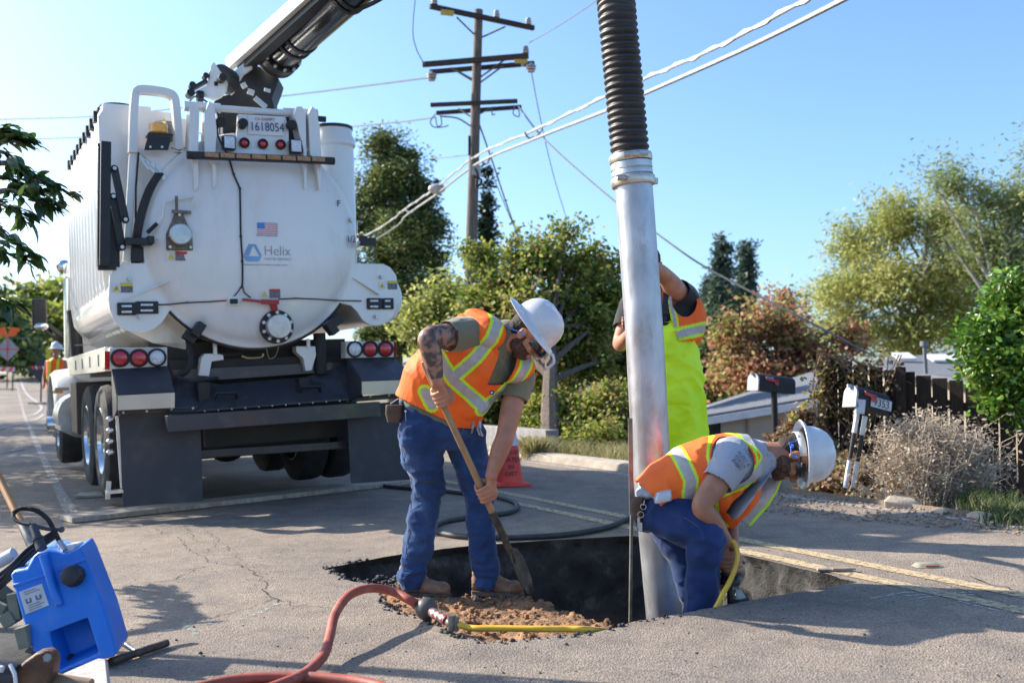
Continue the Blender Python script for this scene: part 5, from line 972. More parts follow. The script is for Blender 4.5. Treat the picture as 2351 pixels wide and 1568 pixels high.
# vine on the fence
g_vine = leafmat('dry_vine', [(.04, .02, .012), (.09, .045, .025), (.18, .11, .06), (.07, .11, .025), (.38, .28, .17)], .3, nscale=3)
vine = empty('climbing_vine', fa, None, 'half dead brown vine hanging over the dark fence behind the second mailbox', 'vine')
vp = []
rv = np.random.default_rng(11)
for _ in range(62):
    t = rv.uniform(0, .36) ** 1.2; top = 1.2 - .45 * t; z0 = rv.choice([rv.uniform(.75, 1.25), rv.uniform(-.1, 1.25)]); q = dv * (Ld * t) - fn * rv.uniform(.05, .25) + Vector((0, 0, min(z0, top)))
    vp += [(q.x + a, q.y + b, q.z + c) for a, b, c in rv.normal(size=(26, 3)) * [.09, .06, .10]]
mb = MB()
for _ in range(16):
    t = rv.uniform(0, .4); q = dv * (Ld * t) - fn * .1; mb.tube(spline([q + Vector((rv.normal() * .1, 0, -.2)), q + Vector((rv.normal() * .15, -.05, .3)), q + Vector((rv.normal() * .2, -.05, .8)), q + Vector((rv.normal() * .25, 0, 1.25))], 4), .008, 5)
mb.build('stems', mat('dry_stem', (.25, .18, .12), (.15, .1, .07), rough=.9), vine); leaves('foliage', vp, .045, g_vine, vine, ratio=.8, rng=rv)
yl_ = [P(u + rv.normal() * 3, v + rv.normal() * 3, 10.8) - fa for u, v in [(1885, 890)] * 8 + [(1878, 905)] * 8 + [(1858, 905)] * 5 + [(1850, 925)] * 5 + [(1838, 935)] * 4 + [(1825, 950)] * 4 + [(1815, 960)] * 4 + [(1890, 860)] * 5 + [(1885, 970)] * 5]
leaves('yellow_leaves', [tuple(p) for p in yl_], .06, leafmat('yellow_vine_leaf', [(.35, .32, .05), (.55, .5, .10), (.6, .52, .2)], .4), vine, ratio=.8, rng=rv)
mb = MB(); mb.tube(spline([P(1890, 860, 10.8) - fa, P(1878, 900, 10.8) - fa, P(1850, 925, 10.8) - fa, P(1812, 965, 10.8) - fa], 5), .006, 5); mb.build('stems', mat('dry_stem', (.25, .18, .12)), vine)
def heap(name, px, m, label, cat, size, n, cr, gh=None, parent_label=None, ratio=.8, lo=.02):
    """low plant mass: clumps at photo places lying on the ground"""
    rr = np.random.default_rng(len(label)); c0 = G(*px[0][:2]); root = empty(name, c0, None, label, cat, gh); pts = []
    for (u, v, Y_, ru, rv_) in px:
        c, r = blob(u, v, Y_, ru, rv_); c = c - c0; d = rr.normal(size=(n, 3)); d /= np.linalg.norm(d, axis=1)[:, None]; q = np.array(c) + d * np.array(r) * rr.uniform(.5, 1, (n, 1))
        for s_ in q: pts += [tuple(s_ + k) for k in rr.normal(size=(18, 3)) * cr]
    leaves('foliage', pts, size, m, root, ratio=ratio, rng=rr)
    mb = MB()
    for (u, v, Y_, ru, rv_) in px:
        c, r = blob(u, v, Y_, ru, rv_)
        for _ in range(6): e = c - c0 + Vector((rr.normal() * r[0] * .6, rr.normal() * r[1] * .6, abs(rr.normal()) * r[2] * .5)); g0 = e.copy(); g0.x *= .7; g0.z = -.02; mb.tube([g0, e], [.006, .002], 5)
    mb.build('stems', mat('dry_stem', (.25, .18, .12)), root); return root
g_ivy = leafmat('dry_ivy', [(.06, .03, .02), (.16, .08, .05), (.30, .17, .10), (.42, .30, .18), (.20, .20, .05)], .35, nscale=4)
heap('ground_ivy', [(1900, 1120, 9.6, 60, 30), (1960, 1100, 9.6, 60, 45), (2030, 1110, 9.6, 50, 50), (1940, 1070, 10.3, 60, 30), (1990, 1140, 9.3, 60, 18), (1860, 1125, 9.7, 30, 22)], g_ivy, 'reddish brown ground ivy heaped around the feet of the leaning mailbox posts', 'ground ivy', .045, 60, .035)
heap('leafy_shrub', [(1815, 1000, 10.9, 30, 26), (1835, 970, 10.9, 24, 24), (1790, 1020, 10.7, 30, 30), (1830, 1040, 10.5, 40, 26)], g_ivy, 'thin reddish shrub right beside the post of the single black mailbox', 'shrub', .05, 26, .04)
# dry grey bush: bundles of twigs
bush = empty('dry_bush', P(2142, 1172, 8.3), None, 'big dry grey brown bush of bare twigs in front of the fence', 'bush'); b0_ = bush.location.copy(); rb = np.random.default_rng(3); mb = MB(); lp_ = []
for i in range(620):
    a = rb.uniform(0, 2 * math.pi); tl = abs(rb.normal()) * .36; L_ = rb.uniform(.45, .95) * .80; d = Vector((math.cos(a) * math.sin(tl) * 1.2, math.sin(a) * math.sin(tl) * .8, math.cos(tl))).normalized(); s_ = Vector((rb.normal() * .12, rb.normal() * .12, 0)); ps = [s_]
    for k in range(5): d = (d + Vector(rb.normal(size=3)) * .13).normalized(); ps.append(ps[-1] + d * L_ / 5)
    mb.tube(ps, [.0045, .004, .0035, .003, .0025, .0015], 4)
    for k in range(2, 6):
        for _ in range(3): e = ps[k] + Vector(rb.normal(size=3)) * .07; mb.tube([ps[k], e], [.002, .001], 3); lp_.append(tuple(e))
mb.build('twigs', mat('grey_twig', (.58, .47, .35), (.38, .30, .23), scale=5, rough=.9), bush, smooth=0)
lp_ = np.array(lp_); lp_ = np.repeat(lp_, 2, 0) + rb.normal(size=(len(lp_) * 2, 3)) * .03; leaves('dry_leaves', lp_, .035, leafmat('dry_leaf', [(.30, .23, .16), (.48, .39, .29), (.60, .51, .39)], .3), bush, ratio=.4, rng=rb)
# verge litter
mb = MB()
for _ in range(900):
    u = random.uniform(1700, 2351); t = (u - 1700) / 651; v = 1133 + 55 * t + random.uniform(-6, 42) ; p = G(u, v)
    rock(mb, (p.x, p.y, p.z + .01), random.choice([.004, .005, .007, .010, .013]), flat=.5)
tag(mb.build('verge_gravel', mat('verge_stone', (.34, .26, .19), (.18, .13, .09), scale=20, rough=.95), smooth=0), 'brown gravel and litter along the far road edge', 'gravel', kind='stuff')
for u, v, r_, lb in ((2070, 1162, .14, 'flat pale stone lying at the road edge below the dry bush'), (2160, 1178, .06, 'small round tan stone on the verge right of the flat one'), (2250, 1190, .09, 'grey stone among the litter under the dark fence')):
    p = G(u, v); mb = MB(); rock(mb, (0, 0, r_ * .15), r_, flat=.4); o = mb.build('stone', mat('tan_stone', (.50, .40, .30), (.36, .28, .21), scale=8, rough=.9, bump=.004), smooth=50); o.location = p; tag(o, lb, 'stone')
g_grass = leafmat('verge_grass', [(.03, .06, .015), (.07, .11, .03), (.20, .19, .09)], .35, nscale=3)
def grass(name, px, hgt, m, label, n=900):
    rr = np.random.default_rng(n); V_ = []; F_ = []; T_ = []
    for _ in range(n):
        u, v, su, sv = px[rr.integers(len(px))]; p = G(u + rr.normal() * su, v + rr.normal() * sv); h_ = hgt * rr.uniform(.5, 1.2); d = Vector((rr.normal() * .35, rr.normal() * .35, 1)); s_ = Vector((rr.normal(), rr.normal(), 0)).normalized() * .005; b = len(V_)
        V_ += [p - s_, p + s_, p + d * h_ * .6 + s_ * .7, p + d * h_ * .6 - s_ * .7, p + d * h_ + Vector((rr.normal(), rr.normal(), -.3)) * h_ * .3]; F_ += [(b, b + 1, b + 2, b + 3), (b + 3, b + 2, b + 4)]; T_ += [rr.uniform()] * 5
    me = bpy.data.meshes.new(name); me.from_pydata([tuple(v) for v in V_], [], F_); at = me.attributes.new('tint', 'FLOAT', 'POINT'); at.data.foreach_set('value', np.array(T_, np.float32)); me.materials.append(m); o = link(name, me); return tag(o, label, 'grass', kind='stuff')
grass('verge_grass', [(2290, 1165, 40, 12), (2340, 1190, 40, 12), (2250, 1150, 20, 6)], .10, g_grass, 'green grass along the foot of the fence at the right edge', 1500)
g_dryg = leafmat('dry_grass', [(.22, .19, .08), (.38, .33, .16), (.30, .30, .10)], .35, nscale=3)
grass('dry_grass', [(1300, 1048, 30, 4), (1380, 1052, 40, 5), (1430, 1060, 25, 5), (1225, 1040, 60, 3), (1130, 1020, 40, 3)], .22, g_dryg, 'dry yellow grass between the kerb and the shrubs', 2600)
gr = empty('grass_tuft', G(1226, 1053), None, 'yellow green grass tuft in front of the grey garden wall', 'grass tuft'); rb = np.random.default_rng(8); V_ = []; F_ = []; T_ = []
for _ in range(220):
    s_ = Vector((rb.normal() * .06, rb.normal() * .06, 0)); d = Vector((rb.normal() * .55, rb.normal() * .4, 1)); w_ = Vector((rb.normal(), rb.normal(), 0)).normalized() * .008; b = len(V_); V_ += [s_ - w_, s_ + w_, s_ + d * .2 + w_, s_ + d * .2 - w_, s_ + d * .33 + Vector((d.x, d.y, -.4)) * .08]; F_ += [(b, b + 1, b + 2, b + 3), (b + 3, b + 2, b + 4)]; T_ += [rb.uniform()] * 5
me = bpy.data.meshes.new('blades'); me.from_pydata([tuple(v) for v in V_], [], F_); at = me.attributes.new('tint', 'FLOAT', 'POINT'); at.data.foreach_set('value', np.array(T_, np.float32)); me.materials.append(g_dryg); link('blades', me, gr)
mb = MB(); a, b = G(1060, 1030), G(1275, 1056); b = b + (b - a) * .0; a += Vector((0, .9, 0)); b += Vector((0, .9, 0)); mb.bar(a + Vector((0, 0, .12)), b + Vector((0, 0, .12)), .2, .42); tag(mb.build('garden_wall', mat('grey_block', (.30, .29, .29), (.22, .21, .21), scale=10, rough=.9, bump=.003), bevel=.01), 'low grey concrete garden wall behind the orange cone', 'wall')
for i, (u, v, du, dv_, lb) in enumerate(((1205, 1010, 20, -22, 'pale split log leaning right, left of the two crossed logs'), (1222, 1012, 18, -20, 'pale split log crossing its neighbour on the grey wall'), (1246, 1020, 10, -20, 'pale short log propped against the leaning trunk'))):
    a, b = P(u, v, 13.6), P(u + du, v + dv_, 13.8); mb = MB(); mb.tube([a, b], .045, 10); tag(mb.build('split_log', mat('pale_log', (.55, .45, .36), (.4, .3, .22), scale=10, rough=.9)), lb, 'log', 'logs on the grey wall')
# mailboxes
BOXM = mat('mailbox_black', (.016, .016, .02), (.022, .022, .026), rough=.6, spec=.3); BOXF = mat('mailbox_door_grey', (.45, .45, .44), (.38, .38, .38), rough=.5); FLG = mat('mailbox_flag_red', (.55, .02, .03), rough=.4)
def mailbox(name, c, ax, up_, L_, W_, Hh, label, nums=None, plate=False):
    root = empty(name, c, None, label, 'mailbox', 'roadside mailboxes'); ax = ax.normalized(); s_ = ax.cross(up_).normalized(); u_ = s_.cross(ax)
    pr = [(-W_ / 2, 0), (W_ / 2, 0), (W_ / 2, Hh * .6)] + [(W_ / 2 * math.cos(a), Hh * .6 + Hh * .4 * math.sin(a)) for a in np.linspace(.2, math.pi - .2, 9)] + [(-W_ / 2, Hh * .6)]
    mb = MB(); mb.prism([-ax * L_ / 2 + s_ * x + u_ * z for x, z in pr], ax * L_); mb.build('body', BOXM, root, bevel=.004)
    mb = MB(); mb.prism([-ax * (L_ / 2 + .012) + s_ * x * 1.06 + u_ * (z * 1.03 - .003) for x, z in pr], ax * .02); d_ = mb.build('door', BOXF, root, bevel=.003); mb = MB(); mb.box(-ax * (L_ / 2 + .03) + u_ * (Hh * .95), (.03, .03, .03)); mb.build('latch', BOXF, d_)
    sd_ = s_ * (W_ / 2 + .012); mb = MB(); mb.bar(sd_ - ax * L_ * .32 + u_ * Hh * .72, sd_ + ax * L_ * .02 + u_ * Hh * .62, .006, .028, up=tuple(u_)); mb.bar(sd_ - ax * L_ * .08 + u_ * Hh * .60, sd_ + ax * L_ * .02 + u_ * Hh * .56, .006, .06, up=tuple(u_)); mb.build('flag', FLG, root)
    if plate:
        c2 = s_ * (W_ / 2 + .006) + ax * L_ * .21 + u_ * Hh * .42; mb = MB(); mb.bar(c2 - ax * .115, c2 + ax * .115, .004, .085, up=tuple(u_)); mb.build('number_plate', mat('plate_silver', (.55, .55, .54), rough=.5), root)
        text('house_number', '9353', .095, frame(c2 + s_ * .004, ax, u_), DKY, root, sx=.95)
    else:
        c2 = s_ * (W_ / 2 + .006) - ax * L_ * .22 + u_ * Hh * .78; mb = MB(); mb.bar(c2 - ax * .06, c2 + ax * .06, .004, .035, up=tuple(u_)); mb.build('number_plate', mat('plate_blue_grey', (.25, .30, .40), rough=.5), root)
    return root
m1a, m1b = P(1729, 896, 11.7), P(1814, 905, 12.0)
def levelup(a, b): return b - a
m1 = mailbox('mailbox', (m1a + m1b) / 2, m1b - m1a, Vector((0, 0, 1)), (m1b - m1a).length, .17, .20, 'single black mailbox on a straight black post, its red flag down')
pb = Vector(P(1783, 1065, 11.9)); pt = P(1777, 902, 11.85); mb = MB(); mb.tube([pb - m1.location, pt - m1.location], .038, 12); mb.build('post', BLKP, m1)
m2a, m2b = P(1951, 934, 8.35), P(2027, 954, 8.5)
m2 = mailbox('mailbox', (m2a + m2b) / 2, m2b - m2a, Vector((-.12, 0, 1)), (m2b - m2a).length, .145, .182, 'tilted black mailbox with a grey door and large house number on two posts', plate=True)
for (a, b) in (((1969, 945), (1940, 1125)), ((1987, 952), (1958, 1125))):
    A_, B_ = P(*a, 8.45) - m2.location, P(*b, 8.45) - m2.location
    mb = MB(); mb.tube([A_, B_], .019, 10); po = mb.build('post', BLKP, m2)
    for t0, t1 in ((.02, .27), (.62, .97)): mb = MB(); mb.tube([A_.lerp(B_, t0), A_.lerp(B_, t1)], .021, 10); mb.build('white_band', WTRIM, po)
c = P(1974, 933, 8.32); mb = MB(); mb.box((0, 0, 0), (.075, .05, .12)); o = mb.build('newspaper_box', mat('pale_box', (.58, .6, .66), rough=.5), bevel=.004); o.location = c; o.rotation_euler = (0, R(6), 0); tag(o, 'small pale lavender box fixed under the tilted mailbox beside its number', 'box')
# ================================================================ SUCTION HOSE AND TUBE
HOSE = mat('corrugated_black_hose', (.022, .021, .024), (.04, .035, .032), scale=6, rough=.5, bump=.001, dirt=(.12, .10, .08, .35), dscale=9)
PIPEM = mat('scuffed_aluminium_tube', (.56, .56, .59), (.36, .355, .37), scale=11, detail=8, rough=.42, metal=.75, rvar=.12, bump=.0016, bscale=16, stretch=(1, 1, .5), fac=(.3, .7), dirt=(.30, .22, .19, .75), dscale=14)
TY = 5.25; tb = P(1527, 1407, TY); st = empty('suction_tube', P(1530, 1425, TY) - Vector((0, 0, .45)), None, 'silver steel suction tube hanging into the hole from a ribbed black hose', 'suction tube'); sb = st.location.copy()
ctr = [P(1396, -330, TY + .5), P(1400, -180, TY + .2), P(1414, 0, TY), P(1428, 150, TY), P(1446, 345, TY), P(1449, 375, TY)]
cp = spline([p - sb for p in ctr], 60); pts = []; rs = []; L_ = 0; last = cp[0]; acc = [0]
for a, b in zip(cp, cp[1:]): acc.append(acc[-1] + (b - a).length)
tot = acc[-1]; n = int(tot / .0055); j = 0
for i in range(n + 1):
    s_ = tot * i / n
    while j < len(acc) - 2 and acc[j + 1] < s_: j += 1
    t = (s_ - acc[j]) / max(acc[j + 1] - acc[j], 1e-9); pts.append(cp[j].lerp(cp[j + 1], t)); ph = (s_ / .0365) % 1
    bump_ = .5 - .5 * math.cos(2 * math.pi * ph); rs.append(.0925 + .0125 * bump_ ** .7 if s_ < tot - .06 else .098)
mb = MB(); mb.tube(pts, rs, 40); mb.build('ribbed_hose', HOSE, st, smooth=60)
def PS(v, off=0): 
    us = [(375, 1449), (440, 1456), (773, 1480), (1061, 1495), (1407, 1527), (1700, 1552)]
    for (v0, u0), (v1, u1) in zip(us, us[1:]):
        if v0 <= v <= v1: return P(u0 + (u1 - u0) * (v - v0) / (v1 - v0) + off, v, TY) - sb
mb = MB(); mb.tube([PS(v) for v in (375, 440, 600, 773, 950, 1061, 1240, 1407, 1560)], .1, 48); mb.build('metal_tube', PIPEM, st)
mb = MB(); mb.tube([PS(376), PS(380), PS(390), PS(392), PS(396), PS(404)], [.110, .111, .111, .107, .110, .110], 48); mb.build('collar', ALU, st)
def clampring(v0, v1, r_, bx):
    mb = MB(); mb.tube([PS(v0), PS(v0) * .8 + PS(v1) * .2, PS(v0) * .2 + PS(v1) * .8, PS(v1)], [r_ - .004, r_, r_, r_ - .004], 48); o = mb.build('clamp', mat('zinc_clamp', (.66, .60, .50), (.5, .46, .4), rough=.35, metal=.8, scale=18), st)
    mb = MB()
    for q, l_ in bx: 
        c = (PS(v0) + PS(v1)) / 2 + Vector((q, -.108, .0)); mb.tube([c - Vector((l_, 0, 0)), c + Vector((l_, -.004, 0))], .017, 12)
    a = (PS(v0) + PS(v1)) / 2 + Vector((bx[0][0], -.108, 0)); mb.tube([a, a + Vector((.11 if bx[0][0] < 0.02 else .02, 0, 0))], .007, 8); mb.build('clamp_bolt', STEEL, o)
PSo = PS
def PS(v, off=0): return PSo(max(v, 375), off) + (Vector((0, 0, (375 - v) * TY / FPX)) + Vector(((v - 375) * .12 * TY / FPX, 0, 0)) if v < 375 else Vector())
clampring(356, 374, .116, [(-.03, .016), (.015, .018)]); clampring(408, 428, .119, [(-.075, .022)])
mb = MB(); mb.box(PS(418) + Vector((.118, -.02, 0)), (.02, .03, .03)); mb.build('clamp_lug', STEEL, st)
# thin rod standing in the hole
rb0 = P(1446, 1470, 5.1) - Vector((0, 0, .35)); mb = MB(); mb.tube([Vector(), P(1447, 1425, 5.1) - rb0, P(1450, 1180, 5.1) - rb0], .009, 10); mb.bar(P(1450, 1180, 5.1) - rb0, P(1447, 960, 5.1) - rb0, .022, .012, up=(0, 1, 0)); o = mb.build('rod', mat('dull_steel_rod', (.30, .27, .22), (.16, .14, .12), scale=12, rough=.55, metal=.4)); o.location = rb0; tag(o, 'thin steel probe rod standing upright in the hole left of the suction tube', 'rod')
# ================================================================ HOSES ON THE ROAD
BH = mat('black_air_hose', (.025, .026, .03), (.045, .045, .05), scale=20, rough=.6); RH = mat('red_rubber_hose', (.36, .075, .045), (.26, .055, .035), scale=14, rough=.6, bump=.0006, dirt=(.45, .27, .19, .5), dscale=10); YH = mat('yellow_air_hose', (.82, .48, .045), (.68, .38, .035), scale=10, rough=.42, dirt=(.3, .22, .1, .4), dscale=12)
def hose(name, pxs, r_, m, label, cat='hose', n=10, k=10, parent=None):
    ps = spline([G(u, v, up) if Y_ is None else P(u, v, Y_) for u, v, up, Y_ in [(q + (0, None))[:4] if len(q) == 2 else (q + (None,))[:4] for q in pxs]], n); mb = MB(); mb.tube(ps, r_, 14); o = mb.build(name, m, parent); 
    if label: tag(o, label, cat)
    return o
hose('air_hose', [(u, v, .02) for u, v in [(1475, 1170), (1442, 1190), (1400, 1208), (1340, 1221), (1270, 1229), (1180, 1233), (1090, 1232), (1030, 1227), (1000, 1216), (1006, 1203), (1040, 1193), (1110, 1184), (1165, 1177), (1187, 1166), (1180, 1152), (1140, 1142), (1080, 1134), (1020, 1127), (960, 1122), (900, 1117), (840, 1108)]], .0185, BH, 'black air hose curled in a loop on the road behind the digging worker')
rh = hose('red_hose', [(560, 1600, .02), (640, 1572, .03), (700, 1545, .03), (742, 1505, .05), (757, 1460, .08), (770, 1408, .13), (802, 1366, .16), (850, 1350, .16), (900, 1357, .12), (940, 1377, .09), (960, 1388, .06)], .0195, RH, 'red rubber hose arching over the broken asphalt to the round black swivel')
hose('red_hose', [(380, 1600, .02), (480, 1572, .02), (560, 1558, .02), (660, 1553, .02), (760, 1557, .02), (860, 1572, .02), (950, 1610, .02)], .0195, RH, 'lower coil of red hose lying flat along the bottom edge')
mb = MB(); c = G(979, 1397, .05); mb.ell(c, (.050, .05, .05), n=28, m=18); mb.tube([G(955, 1386, .06), G(965, 1392, .055)], .024, 16); fit = mb.build('hose_float', mat('dark_float', (.10, .09, .08), (.06, .055, .05), scale=15, rough=.5), rh)
mb = MB(); mb.tube([G(992, 1405, .045), G(1026, 1424, .035)], .021, 16); bnd = mb.build('coupling', mat('red_coupling', (.28, .05, .05), rough=.5), rh)
for t in (.15, .45, .75): a, b = G(992, 1405, .045), G(1026, 1424, .035); mb = MB(); mb.tube([a.lerp(b, t), a.lerp(b, t + .13)], .0225, 16); mb.build('band', STEEL, bnd)
c = G(1036, 1430, .035); mb = MB(); mb.ell(c, (.026, .026, .026)); mb.tube([c + Vector((0, -.01, -.03)), c + Vector((.0, -.01, .035))], .017, 10); mb.tube([c + Vector((.02, -.01, -.03)), c + Vector((.022, -.01, .03))], .013, 10); mb.build('claw_coupling', mat('dirty_steel', (.30, .27, .24), (.18, .16, .14), scale=30, rough=.45, metal=.7), rh)
hose('yellow_hose', [(1040, 1430, .03), (1056, 1434, .03), (1075, 1440, .02), (1100, 1442, .02), (1160, 1442, .02), (1230, 1443, .02), (1300, 1443, .015), (1345, 1444, .01), (1390, 1448, -.04), (1440, 1452, -.20)], .0135, YH, 'thin yellow hose lying straight across the brown dirt shelf')
# pale lay-flat hoses far left
mb = MB()
for q in ([(-60, 985), (0, 972), (50, 968), (95, 955), (60, 940), (45, 925)], [(-60, 1000), (20, 985), (80, 972), (100, 962)], [(-60, 1045), (0, 1040), (60, 1030)]):
    ribbon(mb, [G(*p) for p in spline(q, 6)], .10, .012)
tag(mb.build('flat_hose', mat('pale_canvas', (.38, .37, .36), rough=.8)), 'pale flattened hose snaking over the shaded road at far left', 'hose')
# ================================================================ CONES, FAR WORK ZONE
ORG = mat('cone_red_orange', (.85, .075, .045), (.70, .05, .035), scale=5, rough=.5, dirt=(.2, .06, .05, .4), dscale=12); REFL = mat('reflective_white', (.62, .60, .66), (.55, .53, .6), scale=80, rough=.4)
def cone(p, h, label, group='traffic cones', textrows=None, az=0):
    root = empty('traffic_cone', p, (0, 0, az), label, 'traffic cone', group); rb_ = h * .19; k = lambda z: rb_ + (.03 - rb_) * z
    mb = MB(); pr = [(k(0) * 1.25, .03)] + [(k(z), .04 + z * h * .95) for z in np.linspace(0, 1, 10)] + [(.02, h)]; mb.lathe(pr, 32); bo = mb.build('body', ORG, root)
    mb = MB(); mb.box((0, 0, .015), (h * .52, h * .52, .03)); mb.build('base', ORG if h > .6 else BLKP, root, bevel=.008)
    for z0, z1 in ((.52, .70), (.78, .88)): mb = MB(); mb.lathe([(k(z0) + .003, .04 + z0 * h * .95), (k(z1) + .003, .04 + z1 * h * .95)], 32, cap=False); mb.build('reflective_band', REFL, root)
    if textrows:
        for r_, (s_, z, sz) in enumerate(textrows):
            M = frame((0, -k(z) - .004, .04 + z * h * .95), (1, 0, 0), (0, .13, 1)); text('stencil', s_, sz, M, mat('stencil_dark', (.13, .02, .025), rough=.6), root)
    return root
cone(G(1170, 1114), .70, 'red orange cone with white bands on the road between the digging worker and the kerb', textrows=[('HELIX', .43, .062), ('WATER', .32, .062), ('IN', .22, .055), ('DIST', .12, .06)], az=R(8))
cone(G(46, 896), .72, 'distant orange cone at the foot of the striped diamond sign'); cone(G(11, 893), .72, 'distant orange cone at the far left edge under the diamond sign')
pf = SL(0, 0); d2 = P(44, 834, 66); cone(Vector((d2.x, d2.y, d2.z)), .8, 'small farthest cone up the street above the two distant ones')
SG = mat('sign_back_grey', (.30, .32, .36), rough=.6); 
def diamond(c, h, m, name, label, stripes=False, flags=False):
    g0 = Vector((c.x, c.y, zroad(c.x, c.y))); root = empty(name, g0, None, label, 'sign'); cc = c - g0
    mb = MB(); mb.prism([cc + Vector((-h, 0, 0)), cc + Vector((0, 0, -h)), cc + Vector((h, 0, 0)), cc + Vector((0, 0, h))], (0, .02, 0)); mb.build('panel', m, root)
    mb = MB(); mb.tube([(cc.x, .05, cc.z - h), (cc.x, .05, .1)], .03, 8); mb.bar((cc.x - .5, .05, .05), (cc.x + .5, .05, .05), .04, .04); mb.bar((cc.x, -.5, .05), (cc.x, .5, .05), .04, .04); mb.build('stand', BLKP, root)
    if stripes:
        for i in range(5):
            x0 = -h * .62 + i * h * .27; mb = MB(); mb.prism([cc + Vector((x0, -.02, h * .08)), cc + Vector((x0 + h * .15, -.02, h * .08)), cc + Vector((x0 + h * .02, -.02, h * .33)), cc + Vector((x0 - h * .13, -.02, h * .33))], (0, -.01, 0)); mb.build('stripe', ORG if i % 2 == 0 else REFL, root)
    else:
        mb = MB(); mb.box(cc + Vector((0, -.02, 0)), (.05, .02, h * 1.9)); mb.box(cc + Vector((0, -.02, 0)), (h * 1.9, .02, .05)); mb.build('cross_brace', ORG, root)
    if flags:
        for s_ in (-1, 1): mb = MB(); q = cc + Vector((0, 0, h + .02)); mb.prism([q, q + Vector((s_ * .12, 0, .52)), q + Vector((s_ * .62, .02, .42)), q + Vector((s_ * .36, .02, .05))], (0, .01, 0)); mb.build('flag', mat('orange_flag', (.85, .14, .02), rough=.6), root)
    return root
diamond(P(17, 802, 50), .60, SG, 'road_work_sign', 'grey backed diamond sign topped with two orange flags at far left', flags=True)
diamond(P(94, 850, 38), .48, mat('sign_black', (.03, .035, .05), rough=.5), 'warning_sign', 'black diamond sign with red and white stripes beside the truck fender', stripes=True)
r0_ = P(12, 850, 48); mb = MB(); mb.box((0, 0, 0), (1.1, .04, .22)); o = mb.build('barricade', REFL); o.location = P(8, 848, 49); tag(o, 'striped barricade board below the flagged diamond sign', 'barricade')
for i in range(3): mb = MB(); mb.prism([(-.5 + .36 * i, -.03, -.1), (-.33 + .36 * i, -.03, -.1), (-.2 + .36 * i, -.03, .1), (-.37 + .36 * i, -.03, .1)], (0, -.01, 0)); mb.build('stripe', ORG, o)
mb = MB(); mb.box((-.45, .03, -.5), (.04, .04, 1.1)); mb.box((.45, .03, -.5), (.04, .04, 1.1)); mb.build('legs', BLKP, o)
c = P(113, 803, 26); g0 = Vector((c.x, c.y, zroad(c.x, c.y))); pd = empty('slow_paddle', g0, None, 'yellow round paddle sign held up beside the far orange clad worker', 'sign'); mb = MB(); mb.disc(c - g0, .10, .01, n=24); mb.build('panel', YSTK, pd); mb = MB(); mb.disc(c - g0 - Vector((.02, 0, .17)), .08, .01, n=24); mb.build('panel', YSTK, pd); mb = MB(); mb.tube([(0 + (c - g0).x, .01, 0), c - g0 + Vector((0, .01, 0))], .015, 8); mb.build('pole', WTRIM, pd)
# raised reflector and debris
p = G(2130, 1300); mb = MB(); mb.loft([((0, 0, 0), (.075, 0, 0), (0, .05, 0)), ((0, 0, .018), (.055, 0, 0), (0, .032, 0))], 16, p=6); o = mb.build('road_reflector', mat('reflector_body', (.32, .30, .22), rough=.5)); o.location = p; tag(o, 'small raised amber road reflector on the shaded lane right of the yellow lines', 'road reflector'); mb = MB(); mb.box((.005, -.042, .009), (.07, .004, .012), Matrix.Rotation(.6, 3, 'X')); mb.build('lens', mat('reflector_orange', (.55, .16, .05), rough=.3), o)
p = G(1915, 1311); mb = MB(); mb.bar((-.09, 0, .01), (.09, -.02, .012), .05, .012); mb.bar((-.02, -.03, .018), (.10, -.03, .02), .03, .01); o = mb.build('asphalt_chunk', mat('flaked_asphalt', (.34, .28, .24), (.2, .16, .14), scale=30, rough=.9), bevel=.003); o.location = p; tag(o, 'thin flaked piece of paving at the pointed right end of the hole', 'debris')
# ================================================================ TOOLS AT THE LEFT
BL = mat('blue_plastic', (.010, .17, .62), (.008, .13, .52), scale=4, rough=.42, coat=.1, bump=.0008, bscale=30, dirt=(.22, .22, .26, .35), dscale=9)
def K5(x, y): return x / 2.968, 1039.9 + y / 2.968
def CP(x, y, off=0.0):            # leaning face of the jug (crop pixels -> plane)
    u, v = K5(x, y); Yc = 3.80 + (1547 - v) * .0006 + off; return P(u, v, Yc)
jug = empty('blue_jug', G(*K5(500, 1440)), None, 'scuffed blue plastic jug with black cap leaning at the left edge', 'jug'); jb = jug.location.copy()
face = [(68, 830), (100, 798), (180, 786), (215, 715), (262, 672), (335, 655), (430, 682), (470, 678), (545, 640), (575, 700), (640, 870), (720, 1080), (797, 1350), (780, 1385), (650, 1420), (420, 1503), (395, 1500), (225, 1350), (150, 1120), (90, 900)]
back_off = Vector((-.02, .17, .015)); f3 = [CP(*p) - jb for p in face]
rec = [(330, 1222), (595, 1122), (672, 1365), (405, 1482)]; r3 = [CP(*p) - jb for p in rec]
bm = bmesh.new(); fv = [bm.verts.new(p) for p in f3]; rv_ = [bm.verts.new(p) for p in r3]; inn = [bm.verts.new(p + back_off * .7 + (sum(r3, Vector()) / 4 - p) * .12) for p in r3]
oe = [bm.edges.new((fv[i], fv[(i + 1) % len(fv)])) for i in range(len(fv))]; ie = [bm.edges.new((rv_[i], rv_[(i + 1) % 4])) for i in range(4)]
bmesh.ops.triangle_fill(bm, edges=oe + ie, use_beauty=True); bv = [bm.verts.new(p + back_off) for p in f3]
for i in range(len(fv)): j = (i + 1) % len(fv); bm.faces.new((fv[i], fv[j], bv[j], bv[i]))
bm.faces.new(bv[::-1])
for i in range(4): j = (i + 1) % 4; bm.faces.new((rv_[i], rv_[j], inn[j], inn[i]))
